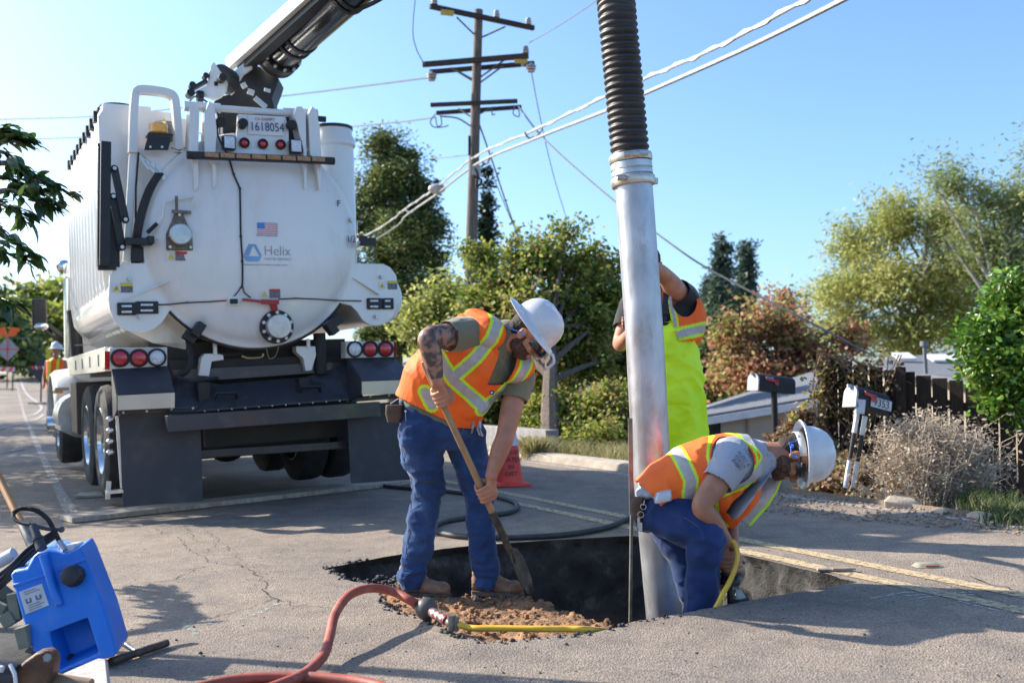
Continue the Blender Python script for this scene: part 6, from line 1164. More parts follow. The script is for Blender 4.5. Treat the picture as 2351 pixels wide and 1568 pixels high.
bm.faces.new(inn); bmesh.ops.recalc_face_normals(bm, faces=bm.faces); me = bpy.data.meshes.new('body'); bm.to_mesh(me); bm.free(); me.materials.append(BL); me.polygons.foreach_set('use_smooth', [True] * len(me.polygons)); me.set_sharp_from_angle(angle=R(35))
o = link('body', me, jug); bv_ = o.modifiers.new('bevel', 'BEVEL'); bv_.width = .008; bv_.segments = 3; bv_.limit_method = 'ANGLE'; bv_.angle_limit = R(45)
mb = MB()
mb.loft([(CP(295, 690, -.012) - jb, Vector((.014, 0, .004)), Vector((0, .02, 0))), (CP(340, 830, -.012) - jb, Vector((.014, 0, .004)), Vector((0, .02, 0))), (CP(375, 940, -.010) - jb, Vector((.014, 0, .004)), Vector((0, .02, 0))), (CP(405, 1030, -.004) - jb, Vector((.015, 0, .004)), Vector((0, .012, 0)))], 16, p=4); mb.build('ridge', BL, jug)
for a, b in (((95, 905), (310, 835)), ((400, 800), (585, 725))): mb = MB(); mb.tube([CP(*a, .002) - jb, CP(*b, .002) - jb], .008, 8); mb.build('moulded_rib', BL, jug)
c = CP(508, 838) - jb; nrm = (r3[1] - r3[0]).cross(r3[3] - r3[0]).normalized(); nrm = nrm if nrm.y < 0 else -nrm; nrm = (nrm + Vector((0, 0, .25))).normalized()
mb = MB(); Mx = frame(c - nrm * .0, (1, 0, .1), Vector((0, .25, 1))); mb.lathe([(.043, -.008), (.043, .010), (.040, .014), (.041, .032), (.038, .042), (.031, .045), (.001, .045)], 10, Mx); mb.build('cap', mat('cap_black', (.015, .014, .016), rough=.45), jug, smooth=25, bevel=.002)
lab = [(128, 945), (285, 888), (334, 1035), (175, 1098)]; mb = MB(); mb.prism([CP(*p, -.003) - jb for p in lab], (0, .002, 0)); lb_ = mb.build('label', mat('paper_label', (.55, .56, .58), (.45, .46, .48), scale=20, rough=.7), jug)
mb = MB()
for k in range(9):
    if 2 <= k <= 5: continue
    t = .10 + k * .1; a = Vector((128, 945, 0)).lerp(Vector((175, 1098, 0)), t); b = Vector((285, 888, 0)).lerp(Vector((334, 1035, 0)), t); p0_, p1_ = a.lerp(b, .18), a.lerp(b, .85 if k % 2 else .7); mb.bar(CP(p0_.x, p0_.y, -.005) - jb, CP(p1_.x, p1_.y, -.005) - jb, .001, .0022, up=(0, 0, 1))
for x, y in ((195, 1005), (262, 980)):
    for dx, dy, w_, h_ in ((-15, 4, .006, .018), (14, -4, .006, .018), (0, 12, .018, .006)): mb.box(CP(x + dx, y + dy, -.005) - jb, (w_, .001, h_), Matrix.Rotation(R(-20), 3, 'Y'))
mb.build('print', mat('label_print', (.15, .15, .17), rough=.7), lb_)
mb = MB(); mb.box(CP(500, 640, .06) - jb, (.05, .09, .03), Matrix.Rotation(R(-8), 3, 'Y')); mb.build('spout_block', mat('white_plastic', (.6, .62, .66), rough=.5), jug, bevel=.008)
mb = MB(); a, b = CP(225, 490, -.02) - jb, CP(285, 655, -.03) - jb; mb.tube([a, a.lerp(b, .5), b], [.014, .017, .021], 16); mb.tube([a.lerp(b, .55), a.lerp(b, .62)], .023, 16); mb.build('grip', mat('grey_rubber', (.05, .052, .06), rough=.5), jug)
cps = spline([CP(440, 655, .02), CP(405, 600, .02), CP(370, 530, .03), CP(325, 450, .04), CP(255, 395, .04), CP(180, 378, .04), CP(115, 388, .03), CP(92, 430, .02), CP(130, 470, .01), CP(205, 488, .0)], 30); mb = MB(); mb.tube([p - jb for p in cps], [.0085 + .0022 * math.cos(i * 1.6) if i < 200 else .008 for i in range(len(cps))], 10); mb.build('corrugated_hose', RUB, jug)
mb = MB(); mb.tube([p - jb for p in spline([CP(215, 490, 0), CP(290, 510, .02), CP(360, 520, .03), CP(415, 518, .04)], 6)], .008, 8); mb.ell(CP(418, 520, .04) - jb, (.013,) * 3); mb.build('tube_end', mat('grey_rubber', (.05, .052, .06)), jug)
mb = MB()
mb.tube([CP(405, 600, .02) - jb, CP(445, 662, .02) - jb], .012, 10); mb.tube([CP(445, 655, .02) - jb, CP(485, 640, .03) - jb], .009, 8); mb.build('fitting', STEEL, jug)
# bundle of black cables left of the jug
mb = MB(); rc = random.Random(2)
for k in range(9):
    o0 = 14 * (k - 4); mb.tube(spline([CP(-120, 960 + o0, .05 + .02 * (k % 3)), CP(60, 820 + o0 * .8, .04), CP(180, 690 + o0 * .7 + rc.uniform(-8, 8), .05 + .01 * (k % 4)), CP(300, 600 + o0 * .5, .05), CP(385, 545 + o0 * .4, .07)], 8), .007, 8)
tag(mb.build('cable_bundle', RUB), 'bundle of thin black cables looped behind the blue jug', 'cable bundle')
# cribbing blocks
CRB = mat('green_grey_timber', (.22, .23, .18), (.12, .13, .10), scale=10, rough=.9, bump=.003, dirt=(.05, .08, .06, .5)); 
for (a, b, w_, Y_, lb) in (((-40, 905), (60, 985), .05, 4.05, 'green grey timber block highest in the pile left of the jug'), ((95, 950), (125, 1130), .045, 3.95, 'pale upright timber block touching the left side of the jug'), ((30, 1150), (110, 1100), .06, 3.95, 'dark green timber block in the middle of the pile'), ((150, 1180), (185, 1320), .05, 3.85, 'pale timber offcut lowest in the pile beside the jug'), ((-60, 1040), (50, 1075), .06, 4.0, 'green timber block poking in from the left edge')):
    p, q = P(*K5(*a), Y_), P(*K5(*b), Y_); c = (p + q) / 2; mb = MB(); mb.bar(p - c, q - c, w_, w_ * .9); o = mb.build('timber_block', CRB, bevel=.004); o.location = c; tag(o, lb, 'timber block', 'timber blocks beside the jug')
p = P(*K5(50, 715), 4.1); mb = MB(); mb.tube([(-.04, 0, -.02), (.03, 0, .02)], .026, 16); o = mb.build('white_bottle', mat('white_plastic', (.6, .62, .66)), bevel=.004); o.location = p; tag(o, 'small white plastic bottle lying behind the black cables at left', 'bottle')
p0_, p1_ = P(*K5(-60, 60), 4.6), P(*K5(205, 600), 4.3); mb = MB(); mb.tube([Vector(), p1_ - p0_], .0165, 14); o = mb.build('handle', mat('orange_wood', (.50, .24, .08), (.36, .16, .05), scale=8, rough=.5)); o.location = p0_; 
mb = MB(); mb.tube([(p1_ - p0_) * .80, (p1_ - p0_) * 1.25], [.019, .022], 14); t_ = mb.build('ferrule', mat('dirty_steel', (.30, .27, .24)), o); tag(o, 'orange wooden tool handle slanting in from the left edge behind the jug', 'tool handle')
# T handle bar
a, b = G(*K5(755, 1420), .02), G(*K5(1138, 1292), .02); c = (a + b) / 2; th_ = empty('t_handle_tool', c, None, 'rusty steel T bar tool lying at the foot of the blue jug', 'tool'); mb = MB(); mb.tube([a - c, b - c], .0155, 16); mb.build('cross_bar', mat('rusty_pipe', (.12, .08, .06), (.06, .045, .04), scale=30, rough=.6, metal=.4), th_)
mb = MB(); mb.tube([G(*K5(932, 1352), .02) - c, G(*K5(760, 1235), .03) - c, G(*K5(600, 1120), .03) - c], .008, 12); mb.build('shaft', STEEL, th_)
# chipped board, log, rusty tool (foreground)
FB = mat('chipped_white_board', (.52, .48, .45), (.40, .34, .31), scale=14, rough=.85, bump=.002, bscale=60, stretch=(1, 4, 4), dirt=(.22, .13, .09, .8), dscale=10)
mb = MB(); bp_ = [P(*K5(x, y), Y_) for x, y, Y_ in ((430, 1500, 3.55), (665, 1398, 3.62), (716, 1402, 3.62), (738, 1620, 3.35), (330, 1640, 3.3))]; c = G(*K5(560, 1560)); mb.prism([p - c for p in bp_], (0, .03, -.02)); o = mb.build('board', FB, bevel=.003); o.location = c; tag(o, 'chipped white painted board in front of the blue jug at the bottom edge', 'board')
c = P(*K5(250, 1480), 3.35); rt_ = empty('breaker_tool', c, None, 'rusty brown steel tool head with a bolt at the bottom left corner', 'tool'); RST = mat('rusty_brown_steel', (.16, .085, .05), (.08, .05, .035), scale=12, rough=.6, metal=.35, bump=.002, dirt=(.3, .16, .1, .5))
def KP(x, y, Y_=3.35): return P(*K5(x, y), Y_) - c
mb = MB(); mb.prism([KP(90, 1490), KP(160, 1420), (KP(240, 1362)), KP(300, 1350), KP(350, 1372), KP(358, 1440), KP(345, 1530), KP(300, 1620), KP(110, 1620)], (0, .07, .0)); mb.build('head', RST, rt_, bevel=.012)
mb = MB(); mb.tube([KP(322, 1392, 3.34), KP(322, 1392, 3.315)], .021, 20); mb.build('washer', RST, rt_); mb = MB(); mb.tube([KP(322, 1392, 3.34), KP(322, 1392, 3.295)], .0145, 6); mb.build('bolt', mat('dirty_steel', (.30, .27, .24)), rt_)
mb = MB(); mb.tube([KP(-120, 1500), KP(60, 1520), KP(120, 1525)], [.05, .05, .042], 20); mb.build('barrel', mat('dark_barrel', (.04, .04, .045), rough=.4), rt_); mb = MB(); mb.tube([KP(70, 1440, 3.30), KP(100, 1500, 3.28), KP(110, 1600, 3.28)], .006, 8); mb.tube([KP(20, 1470, 3.3), KP(-60, 1460, 3.3)], .012, 8); mb.build('tape_band', WTRIM, rt_)
a, b = P(*K5(350, 1540), 3.42), P(*K5(620, 1580), 3.4); c2 = (a + b) / 2; mb = MB(); mb.tube([a - c2, b - c2], .022, 12); o = mb.build('wood_stake', mat('tan_wood_stake', (.30, .20, .13), (.2, .13, .08), scale=12, rough=.85)); o.location = c2; tag(o, 'short round tan stake beside the rusty tool head at the bottom edge', 'stake')
# dark cloth / shade bag beneath the tools
mb = MB(); mb.ell((0, 0, 0), (.42, .35, .05), n=24, m=10); o = mb.build('tarp', mat('dark_tarp', (.035, .035, .035), (.02, .02, .02), scale=9, rough=.8, bump=.01, bscale=12)); o.location = G(20, 1500) + Vector((0, 0, .02)); tag(o, 'dark crumpled tarp spread beneath the tools at the left edge', 'tarp')
# ================================================================ DIGGING TOOLS HELD BY THE WORKERS
SH0, SH1 = P(1006, 905, 4.76), P(1208, 1345, 5.06)     # shovel line: upper hand -> blade tip
def SHP(t): return SH0.lerp(SH1, t)
sh = empty('shovel', SH1, None, 'long wooden handled shovel held by the bearded digging worker', 'shovel')
WDH = mat('worn_wood_handle', (.42, .24, .11), (.30, .17, .08), scale=8, rough=.5, stretch=(3, 3, 1)); MUD = mat('muddy_steel', (.10, .08, .06), (.04, .035, .03), scale=18, rough=.6, metal=.3, dirt=(.25, .18, .12, .7), dscale=15)
mb = MB(); mb.tube([SHP(-.16) - SH1, SHP(-.14) - SH1, SHP(.3) - SH1, SHP(.62) - SH1], [.012, .0165, .0165, .0175], 16); mb.build('handle', WDH, sh)
mb = MB(); mb.tube([SHP(.60) - SH1, SHP(.75) - SH1, SHP(.87) - SH1], [.0195, .018, .014], 16); mb.build('socket', MUD, sh)
ax = (SH1 - SH0).normalized(); sx_ = Vector((.35, .93, .0)); sx_ = (sx_ - ax * sx_.dot(ax)).normalized(); nx_ = ax.cross(sx_); mb = MB(); vs_ = []
rows = [(.80, .012), (.83, .055), (.88, .082), (.95, .080), (1.01, .060), (1.05, .012)]
for t, w_ in rows:
    for k in range(7): f = (k - 3) / 3; vs_.append(SHP(t) - SH1 + sx_ * w_ * f + nx_ * (.018 * f * f - .004))
mb.add(vs_, [(i * 7 + k, i * 7 + k + 1, (i + 1) * 7 + k + 1, (i + 1) * 7 + k) for i in range(5) for k in range(6)]); o = mb.build('blade', MUD, sh); s_ = o.modifiers.new('sol', 'SOLIDIFY'); s_.thickness = .003
# air spade held by the crouching worker
AY = 4.72; c = P(1676, 1330, AY) - Vector((0, 0, .25)); ad = empty('air_digger', c, None, 'pneumatic digging tool held down in the hole by the crouching worker', 'power tool')
mb = MB(); mb.tube([P(1672, 1272, AY) - c, P(1672, 1290, AY) - c, P(1675, 1312, AY) - c], [.022, .027, .030], 20); mb.build('grip_body', mat('cream_enamel', (.50, .47, .38), (.35, .32, .25), scale=20, rough=.4), ad); mb = MB(); mb.disc(P(1671, 1292, AY - .03) - c, .010, .01); mb.build('gauge', BLKP, ad)
mb = MB(); mb.tube([P(1675, 1312, AY) - c, P(1675, 1318, AY) - c, P(1675, 1320, AY) - c, P(1675, 1328, AY) - c, P(1675, 1330, AY) - c, P(1675, 1340, AY) - c], [.055, .055, .035, .05, .052, .05], 24); mb.tube([P(1675, 1340, AY) - c, P(1678, 1420, AY) - c, Vector((0, 0, -.15))], .014, 12); mb.build('chuck', BLKP, ad)
hose('yellow_hose', [(1669, 1289, 0, AY - .02), (1667, 1262, 0, AY - .03), (1671, 1247, 0, AY - .04), (1679, 1242, 0, AY - .05), (1688, 1250, 0, AY - .06), (1693, 1275, 0, AY - .08), (1687, 1305, 0, AY - .10), (1675, 1335, 0, AY - .12), (1660, 1362, 0, AY - .13), (1645, 1392, 0, AY - .14), (1615, 1440, 0, AY - .10), (1560, 1480, 0, AY)], .0125, YH, 'yellow hose looping up from the pneumatic tool and over the rim of the hole')
c = P(1690, 1370, AY + .06); mb = MB(); rock(mb, (0, 0, 0), .055, flat=.8); rock(mb, (-.03, 0, .01), .05, flat=.7); o = mb.build('broken_pipe', mat('pale_clay', (.42, .38, .34), (.25, .20, .16), scale=12, rough=.85, bump=.004), smooth=60); o.location = c; tag(o, 'pale muddy lump of broken pipe exposed under the pneumatic tool', 'broken pipe')
mb = MB(); mb.tube([(0, 0, 0), (.0, 0, -.35)], [.06, .09], 16); o2 = mb.build('base', PITM, o)
# ================================================================ PEOPLE
SKIN1 = mat('skin_ruddy', (.50, .235, .145), (.40, .17, .10), scale=14, rough=.5, bump=.0008, bscale=160, spec=.4); SKIN2 = mat('skin_tan', (.40, .19, .115), (.31, .14, .085), scale=14, rough=.48, bump=.0008, bscale=160, spec=.4)
for s_ in (SKIN1, SKIN2): b_ = s_.node_tree.nodes['Principled BSDF']; b_.inputs['Subsurface Weight'].default_value = .12; b_.inputs['Subsurface Radius'].default_value = (.02, .008, .004); b_.inputs['Subsurface Scale'].default_value = .5
TATT = mat('tattooed_skin', (.34, .17, .11), (.075, .055, .05), scale=26, rough=.5, detail=6, fac=(.44, .56), bump=.0008, bscale=160)
ORV = mat('orange_vest_mesh', (1.0, .165, .012), (.92, .12, .008), scale=9, rough=.7, bump=.0012, bscale=45); LIM = mat('lime_trim', (.62, .92, .02), (.50, .78, .015), scale=12, rough=.6); SILV = mat('silver_reflective_tape', (.46, .43, .42), (.38, .35, .34), scale=30, rough=.45, bump=.001, bscale=60)
DEN = mat('blue_denim', (.034, .078, .200), (.018, .042, .120), scale=5, rough=.85, bump=.0012, bscale=230, dirt=(.11, .18, .30, .65), dscale=4, spec=.2); DEN2 = mat('dark_blue_denim', (.026, .052, .150), (.015, .030, .095), scale=6, rough=.85, bump=.0012, bscale=230, spec=.2)
OLV = mat('olive_tee', (.20, .185, .12), (.15, .14, .09), scale=6, rough=.9, bump=.001, bscale=120); GRYT = mat('light_grey_tee', (.36, .37, .43), (.30, .31, .36), scale=6, rough=.9, bump=.001, bscale=120); BLT = mat('black_tee', (.018, .018, .022), rough=.85)
LIMEP = mat('lime_overalls', (.70, 1.0, .02), (.60, .95, .01), scale=5, rough=.6, bump=.003, bscale=18); BOOT = mat('tan_leather', (.30, .165, .095), (.17, .09, .055), scale=14, rough=.7, bump=.002, bscale=60, dirt=(.42, .30, .2, .5), dscale=16); SOLE = mat('boot_sole', (.16, .11, .08), (.08, .06, .05), scale=20, rough=.85)
HATM = mat('white_hard_hat', (.66, .66, .67), (.62, .61, .61), scale=5, rough=.28, coat=.3, dirt=(.30, .22, .17, .35), dscale=16); HAIR = mat('dark_brown_hair', (.035, .018, .012), (.015, .008, .006), scale=40, rough=.8, bump=.003, bscale=140)
GLASS = mat('dark_visor_glass', (.02, .02, .03), rough=.08, coat=1); LEATH = mat('brown_leather', (.12, .065, .04), (.07, .04, .025), scale=20, rough=.7); EYE = mat('eye_white', (.7, .68, .65), rough=.2, coat=1)
BLUEC = mat('blue_cord', (.05, .22, .75), rough=.5)
for m_ in (OLV, GRYT, BLT): fabric(m_, .4)
for m_ in (DEN, DEN2): fabric(m_, .25)
def remesh(mb, name, mats, voxel, parent, smooth=4, disp=None, paint=None, cut=None, solid=0):
    me = mb.mesh('tmp', mats); o = bpy.data.objects.new('tmp', me); col.objects.link(o)
    m = o.modifiers.new('r', 'REMESH'); m.mode = 'VOXEL'; m.voxel_size = voxel; m.use_smooth_shade = True
    if smooth: s_ = o.modifiers.new('s', 'SMOOTH'); s_.factor = .5; s_.iterations = smooth
    dg = bpy.context.evaluated_depsgraph_get(); ev = bpy.data.meshes.new_from_object(o.evaluated_get(dg)); bpy.data.objects.remove(o)
    if not len(ev.materials):
        for k in (mats if isinstance(mats, (list, tuple)) else [mats]): ev.materials.append(k)
    if disp:
        nr = [Vector(v.normal) for v in ev.vertices]
        for v, n_ in zip(ev.vertices, nr): v.co = v.co + n_ * disp(v.co)
        ev.update()
    ev.polygons.foreach_set('material_index', [0] * len(ev.polygons))
    if paint:
        ev.polygons.foreach_set('material_index', [paint(p.center, p.normal) for p in ev.polygons])
    if cut:
        bm = bmesh.new(); bm.from_mesh(ev); bmesh.ops.delete(bm, geom=[f for f in bm.faces if cut(f.calc_center_median(), f.normal)], context='FACES'); bm.to_mesh(ev); bm.free()
    ev.polygons.foreach_set('use_smooth', [True] * len(ev.polygons)); ev.name = name
    if parent is not None: ev.transform(Matrix.Translation(-parent.location))
    ob = link(name, ev, parent)
    if solid: s_ = ob.modifiers.new('solid', 'SOLIDIFY'); s_.thickness = solid; s_.offset = -1
    return ob
def pb(mb, name, m, parent, **k):                  # build world-coordinate mesh under a person
    for i, v in enumerate(mb.v): mb.v[i] = v - parent.location
    return mb.build(name, m, parent, **k)
def wr(p, amp, f=(9, 9, 30), o=0): q = Vector((p.x * f[0], p.y * f[1], p.z * f[2] + o)); return amp * (noise.noise(q) + .5 * noise.noise(q * 2.1))
def cloth(p, amp, sc=7, o=0):                       # ridged drapery folds
    q = p * sc + Vector((o, o * 2, 0)); w_ = Vector((noise.noise(q * .6), noise.noise(q * .6 + Vector((5, 5, 5))), noise.noise(q * .6 + Vector((9, 1, 3))))); r_ = 1 - abs(noise.noise(q + w_ * 1.2)) * 2.4
    return amp * (r_ - .5)
def limb(mb, pts, rs, n=20): 
    ps = spline(pts, 8); N = len(pts) - 1; out = []
    for i in range(len(ps)): t = i / 8; k = min(int(t), N - 1); f = t - k; f = f * f * (3 - 2 * f); out.append(rs[k] + (rs[k + 1] - rs[k]) * f)
    mb.tube(ps, out, n); mb.ell(ps[0], (rs[0],) * 3); mb.ell(ps[-1], (rs[-1],) * 3)
def head_shape(mb, M):
    R3 = M.to_3x3()
    def E(c, r): mb.ell(M @ Vector(c), r, R3, 24, 16)
    E((0, -.012, .035), (.074, .094, .092)); E((0, .022, -.03), (.062, .070, .085)); E((0, .050, -.082), (.042, .042, .034)); E((0, .076, -.10), (.018, .016, .014)); E((0, .078, .022), (.052, .018, .014))
    for s in (-1, 1): E((s * .078, -.008, -.012), (.010, .021, .033)); E((s * .086, -.014, .002), (.006, .014, .018)); E((s * .034, .070, -.028), (.024, .018, .022)); E((s * .048, .02, -.07), (.022, .04, .03)); E((s * .009, .104, -.034), (.008, .008, .007))
    mb.cap(M @ Vector((0, .088, .012)), .009, M @ Vector((0, .110, -.026)), .0125); E((0, .090, -.055), (.025, .012, .008)); E((0, .088, -.066), (.021, .012, .008))
    mb.cap(M @ Vector((0, -.02, -.04)), .058, M @ Vector((0, -.035, -.14)), .062)
def hat(parent, M, back=.045, tilt=0, name='hard_hat', brim=.19, dirty=False):
    mb = MB(); n = 56; vs_ = []; fs = []
    prof = [(brim - .003, -.014), (brim, -.010), (brim - .004, -.006), (.150, .004), (.134, .006), (.130, .014), (.129, .04), (.121, .075), (.103, .108), (.072, .134), (.036, .147), (.001, .150)]
    inner = [(.125, .004), (.124, .03), (.115, .07), (.09, .11), (.05, .135), (.001, .140)]
    def ring(r_, z, bri=False):
        out = []
        for k in range(n):
            a = 2 * math.pi * k / n; x = math.cos(a) * r_ * .90; y = math.sin(a) * r_ * 1.06
            if r_ > .14 and math.sin(a) < 0: y *= 1 + back * 1.0 * (r_ - .14) / .05
            dz = -.018 * max(0, r_ - .14) / .05 * abs(math.cos(a)); rid = 0
            if .03 < r_ < .128: rid = .004 * math.exp(-(math.cos(a) * r_ / .012) ** 2) + .0025 * math.exp(-((abs(math.cos(a) * r_) - .04) / .008) ** 2)
            out.append(M @ Vector((x, y, z + dz + rid)))
        return out
    for r_, z in prof: vs_ += ring(r_, z)
    m = len(prof)
    for i in range(m - 1):
        for k in range(n): fs.append((i * n + k, i * n + (k + 1) % n, (i + 1) * n + (k + 1) % n, (i + 1) * n + k))
    b = len(vs_)
    for r_, z in inner: vs_ += ring(r_, z - .0)
    for k in range(n): fs.append((k, b + k, b + (k + 1) % n, (k + 1) % n))
    for i in range(len(inner) - 1):
        for k in range(n): fs.append((b + i * n + k, b + (i + 1) * n + k, b + (i + 1) * n + (k + 1) % n, b + i * n + (k + 1) % n))
    mb.add(vs_, fs); return pb(mb, name, HATM, parent, smooth=50)
def hand(mb, W, C, h, hr, e1, e2, sc=1.0, spread=1.0):
    """closed hand: h thumbward along the handle, e1 from handle to palm, fingers sweep e1 -> e2 -> -e1"""
    h = h.normalized(); e1 = (e1 - h * e1.dot(h)).normalized(); e2 = (e2 - h * e2.dot(h) - e1 * e2.dot(e1)).normalized()
    ks = min(1, .034 / (hr + .010))
    def A(deg, r_, off): a = R(deg * ks); return C + (e1 * math.cos(a) + e2 * math.sin(a)) * r_ + h * off
    R_ = hr + .0095 * sc
    for off, end, r0, r1, kd in ((.031, 232, .0098, .0075, 24), (.0105, 250, .0102, .0078, 30), (-.0105, 240, .0098, .0074, 28), (-.030, 215, .0086, .0066, 20)):
        off *= sc * spread; k = A(kd - 12, hr + .026 * sc, off * 1.02)
        pts = [A(-25, hr + .026 * sc, off * .8), k, A(kd + 42, R_ + .004, off), A(kd + 92, R_, off * .98), A((kd + 92 + end) / 2, R_, off * .97), A(end, R_, off * .96)]
        mb.tube(spline(pts, 6), [r1 * 0 + r0 * 1.18 * sc + (r1 - r0 * 1.18) * sc * min(1, i / 30) for i in range(31)], 12); mb.ell(pts[-1], (r1 * sc,) * 3, n=10, m=8); mb.ell(k, (r0 * 1.25 * sc,) * 3, n=10, m=8)
        mb.cap(W, .022 * sc, k, .0125 * sc, 12)
    th_ = [W * .55 + A(-30, hr + .03, .03) * .45, A(-38, hr + .022 * sc, .042 * sc), A(-80, R_ + .004, .052 * sc), A(-125, R_ + .001, .048 * sc), A(-165, R_, .040 * sc)]
    mb.tube(spline(th_, 6), [.016 * sc - .0065 * sc * min(1, i / 24) for i in range(25)], 12); mb.ell(th_[-1], (.0095 * sc,) * 3, n=10, m=8)
    mb.ell(A(-18, hr + .028 * sc, 0), (.022 * sc, .022 * sc, .040 * sc), frame((0, 0, 0), e1, h).to_3x3() @ Matrix.Rotation(0, 3, 'X') if False else Matrix((e1, e2, h)).transposed())
def beltbits(): pass
def poly_d(q, pl):                                 # distance of 2D point to polyline
    best = 9
    for (x0, y0), (x1, y1) in zip(pl, pl[1:]):
        dx, dy = x1 - x0, y1 - y0; L2 = dx * dx + dy * dy + 1e-12; t = max(0, min(1, ((q[0] - x0) * dx + (q[1] - y0) * dy) / L2)); d = math.hypot(q[0] - x0 - dx * t, q[1] - y0 - dy * t); best = min(best, d)
    return best
def inpoly2(q, pl):
    c = False; j = len(pl) - 1
    for i in range(len(pl)):
        if (pl[i][1] > q[1]) != (pl[j][1] > q[1]) and q[0] < (pl[j][0] - pl[i][0]) * (q[1] - pl[i][1]) / (pl[j][1] - pl[i][1]) + pl[i][0]: c = not c
        j = i
    return c
class Plane2:                                      # garment pattern plane: front of the torso
    def __init__(s, o, a, b): s.o = Vector(o); s.a = Vector(a).normalized(); n = s.a.cross(Vector(b)).normalized(); s.n = n; s.b = n.cross(s.a)
    def px(s, u, v): r = ray(u, v); t = (s.o - CAM).dot(s.n) / r.dot(s.n); return s.co(CAM + r * t)
    def co(s, p): d = p - s.o; return (d.dot(s.a), d.dot(s.b))
def boot(mb, mbs, heel, toe, z0, ankle, sc=1.0):
    heel = Vector(heel); toe = Vector(toe); d = (toe - heel); d.z = 0; L_ = d.length; d.normalize(); s_ = Vector((-d.y, d.x, 0)); U = Vector((0, 0, 1))
    def at(t, z): q = heel + d * L_ * t; q.z = z0 + z; return q
    secs = [(.0, .055, .030, .040), (.06, .070, .037, .055), (.22, .078, .040, .062), (.42, .066, .040, .052), (.60, .052, .047, .038), (.78, .045, .049, .030), (.92, .040, .041, .026), (1.0, .034, .018, .014)]
    mb.loft([(at(t, z), s_ * w_, U * hh) for t, z, w_, hh in secs], 24, p=2.4); mb.tube([at(.16, .06), at(.17, .12), ankle], [.050, .052, .050], 20); mb.ell(at(.83, .045), (.052, .052, .036))
    o = [(-.01, .022), (.02, .036), (.2, .040), (.42, .037), (.62, .048), (.8, .051), (.95, .040), (1.02, .016)]
    base_ = [at(t, .0) + s_ * w_ for t, w_ in o] + [at(t, .0) - s_ * w_ for t, w_ in reversed(o)]; mbs.prism(base_, (0, 0, .024))

# ---------------------------------------------------------------- worker digging with the shovel
gA, gB = G(975, 1374, -.07), G(1140, 1372, -.07); w1 = empty('person', ((gA + gB) / 2), None, 'bending man in orange vest, olive tee, jeans and white hard hat digging with a shovel', 'person')
zA, zB = gA.z, gB.z; yA, yB = gA.y, gB.y; print('w1 feet', gA, gB)
hipR, kneeR, ankR = P(968, 985, 5.02), P(981, 1125, yA - .06), P(949, 1322, yA); hipL, kneeL, ankL = P(1066, 992, 5.12), P(1094, 1125, yB - .05), P(1117, 1320, yB)
shR, elR, wrR = P(1062, 768, 4.84), P(984, 776, 4.66), P(1004, 878, 4.69); shL, elL, wrL = P(1192, 862, 5.04), P(1160, 1000, 4.92), P(1128, 1090, 4.88)
hc = P(1209, 768, 4.93); fw = Vector((.62, -.10, -.78)).normalized(); up_ = Vector((.78, -.10, .60)); up_ = (up_ - fw * up_.dot(fw)).normalized(); rt_ = fw.cross(up_); MH = Matrix((rt_, fw, up_)).transposed().to_4x4(); MH.translation = hc
TS = [(P(1008, 962, 5.08), .195, .135, (.97, -.06, -.22)), (P(1010, 925, 5.06), .205, .145, (.96, -.08, -.26)), (P(1024, 890, 5.04), .215, .15, (.93, .05, -.33)), (P(1060, 850, 5.00), .205, .145, (.88, .14, -.42)), (P(1095, 815, 4.97), .20, .135, (.84, .22, -.48)), (P(1124, 790, 4.96), .185, .115, (.82, .26, -.5)), (P(1148, 772, 4.95), .10, .08, (.82, .26, -.5))]
def tsecs(T, g=0.0, k=1.0, lo=0, hi=None):
    out = []; T_ = T[lo:hi]
    for i, (c, a, b, ad) in enumerate(T_):
        c0 = T_[max(i - 1, 0)][0]; c1 = T_[min(i + 1, len(T_) - 1)][0]; ax = (c1 - c0).normalized(); A = Vector(ad); A = (A - ax * A.dot(ax)).normalized(); B = A.cross(ax).normalized(); out.append((c, A * (a * k + g), B * (b * k + g)))
    return out
mb = MB(); mb.loft(tsecs(TS, 0, .84)); head_shape(mb, MH); mb.cap(P(1148, 780, 4.96), .065, MH @ Vector((0, -.03, -.06)), .055)
limb(mb, [hipR, kneeR, ankR, gA + Vector((-.03, 0, .08))], [.085, .055, .04, .04]); limb(mb, [hipL, kneeL, ankL, gB + Vector((-.03, 0, .08))], [.085, .055, .04, .04])
limb(mb, [shR, shR.lerp(elR, .55), elR, elR.lerp(wrR, .35), wrR], [.062, .060, .050, .050, .031]); limb(mb, [shL, shL.lerp(elL, .5), elL, elL.lerp(wrL, .3), wrL], [.06, .056, .046, .047, .031])
hdir = (SH0 - SH1).normalized(); hand(mb, wrR, SHP(.02), hdir, .0165, Vector((1, -.25, .2)), Vector((-.1, -1, 0)), 1.08); hand(mb, wrL, SHP(.505), hdir, .0165, Vector((.9, -.25, .35)), Vector((-.3, -1, -.2)), 1.08)
# muscle shape, calves hidden; skin paint: tattoos on the right arm only
def p1(c, n_):
    t = (c - elR).dot((wrR - elR).normalized()) / (wrR - elR).length; d = (c - elR.lerp(wrR, max(0, min(1, t)))).length
    t2 = (c - shR).dot((elR - shR).normalized()) / (elR - shR).length; d2 = (c - shR.lerp(elR, max(0, min(1, t2)))).length
    return 1 if (d < .075 and -.3 < t < .90) or (d2 < .085 and .45 < t2 < 1.2) else 0
remesh(mb, 'body', [SKIN1, TATT], .0042, w1, 3, paint=p1)
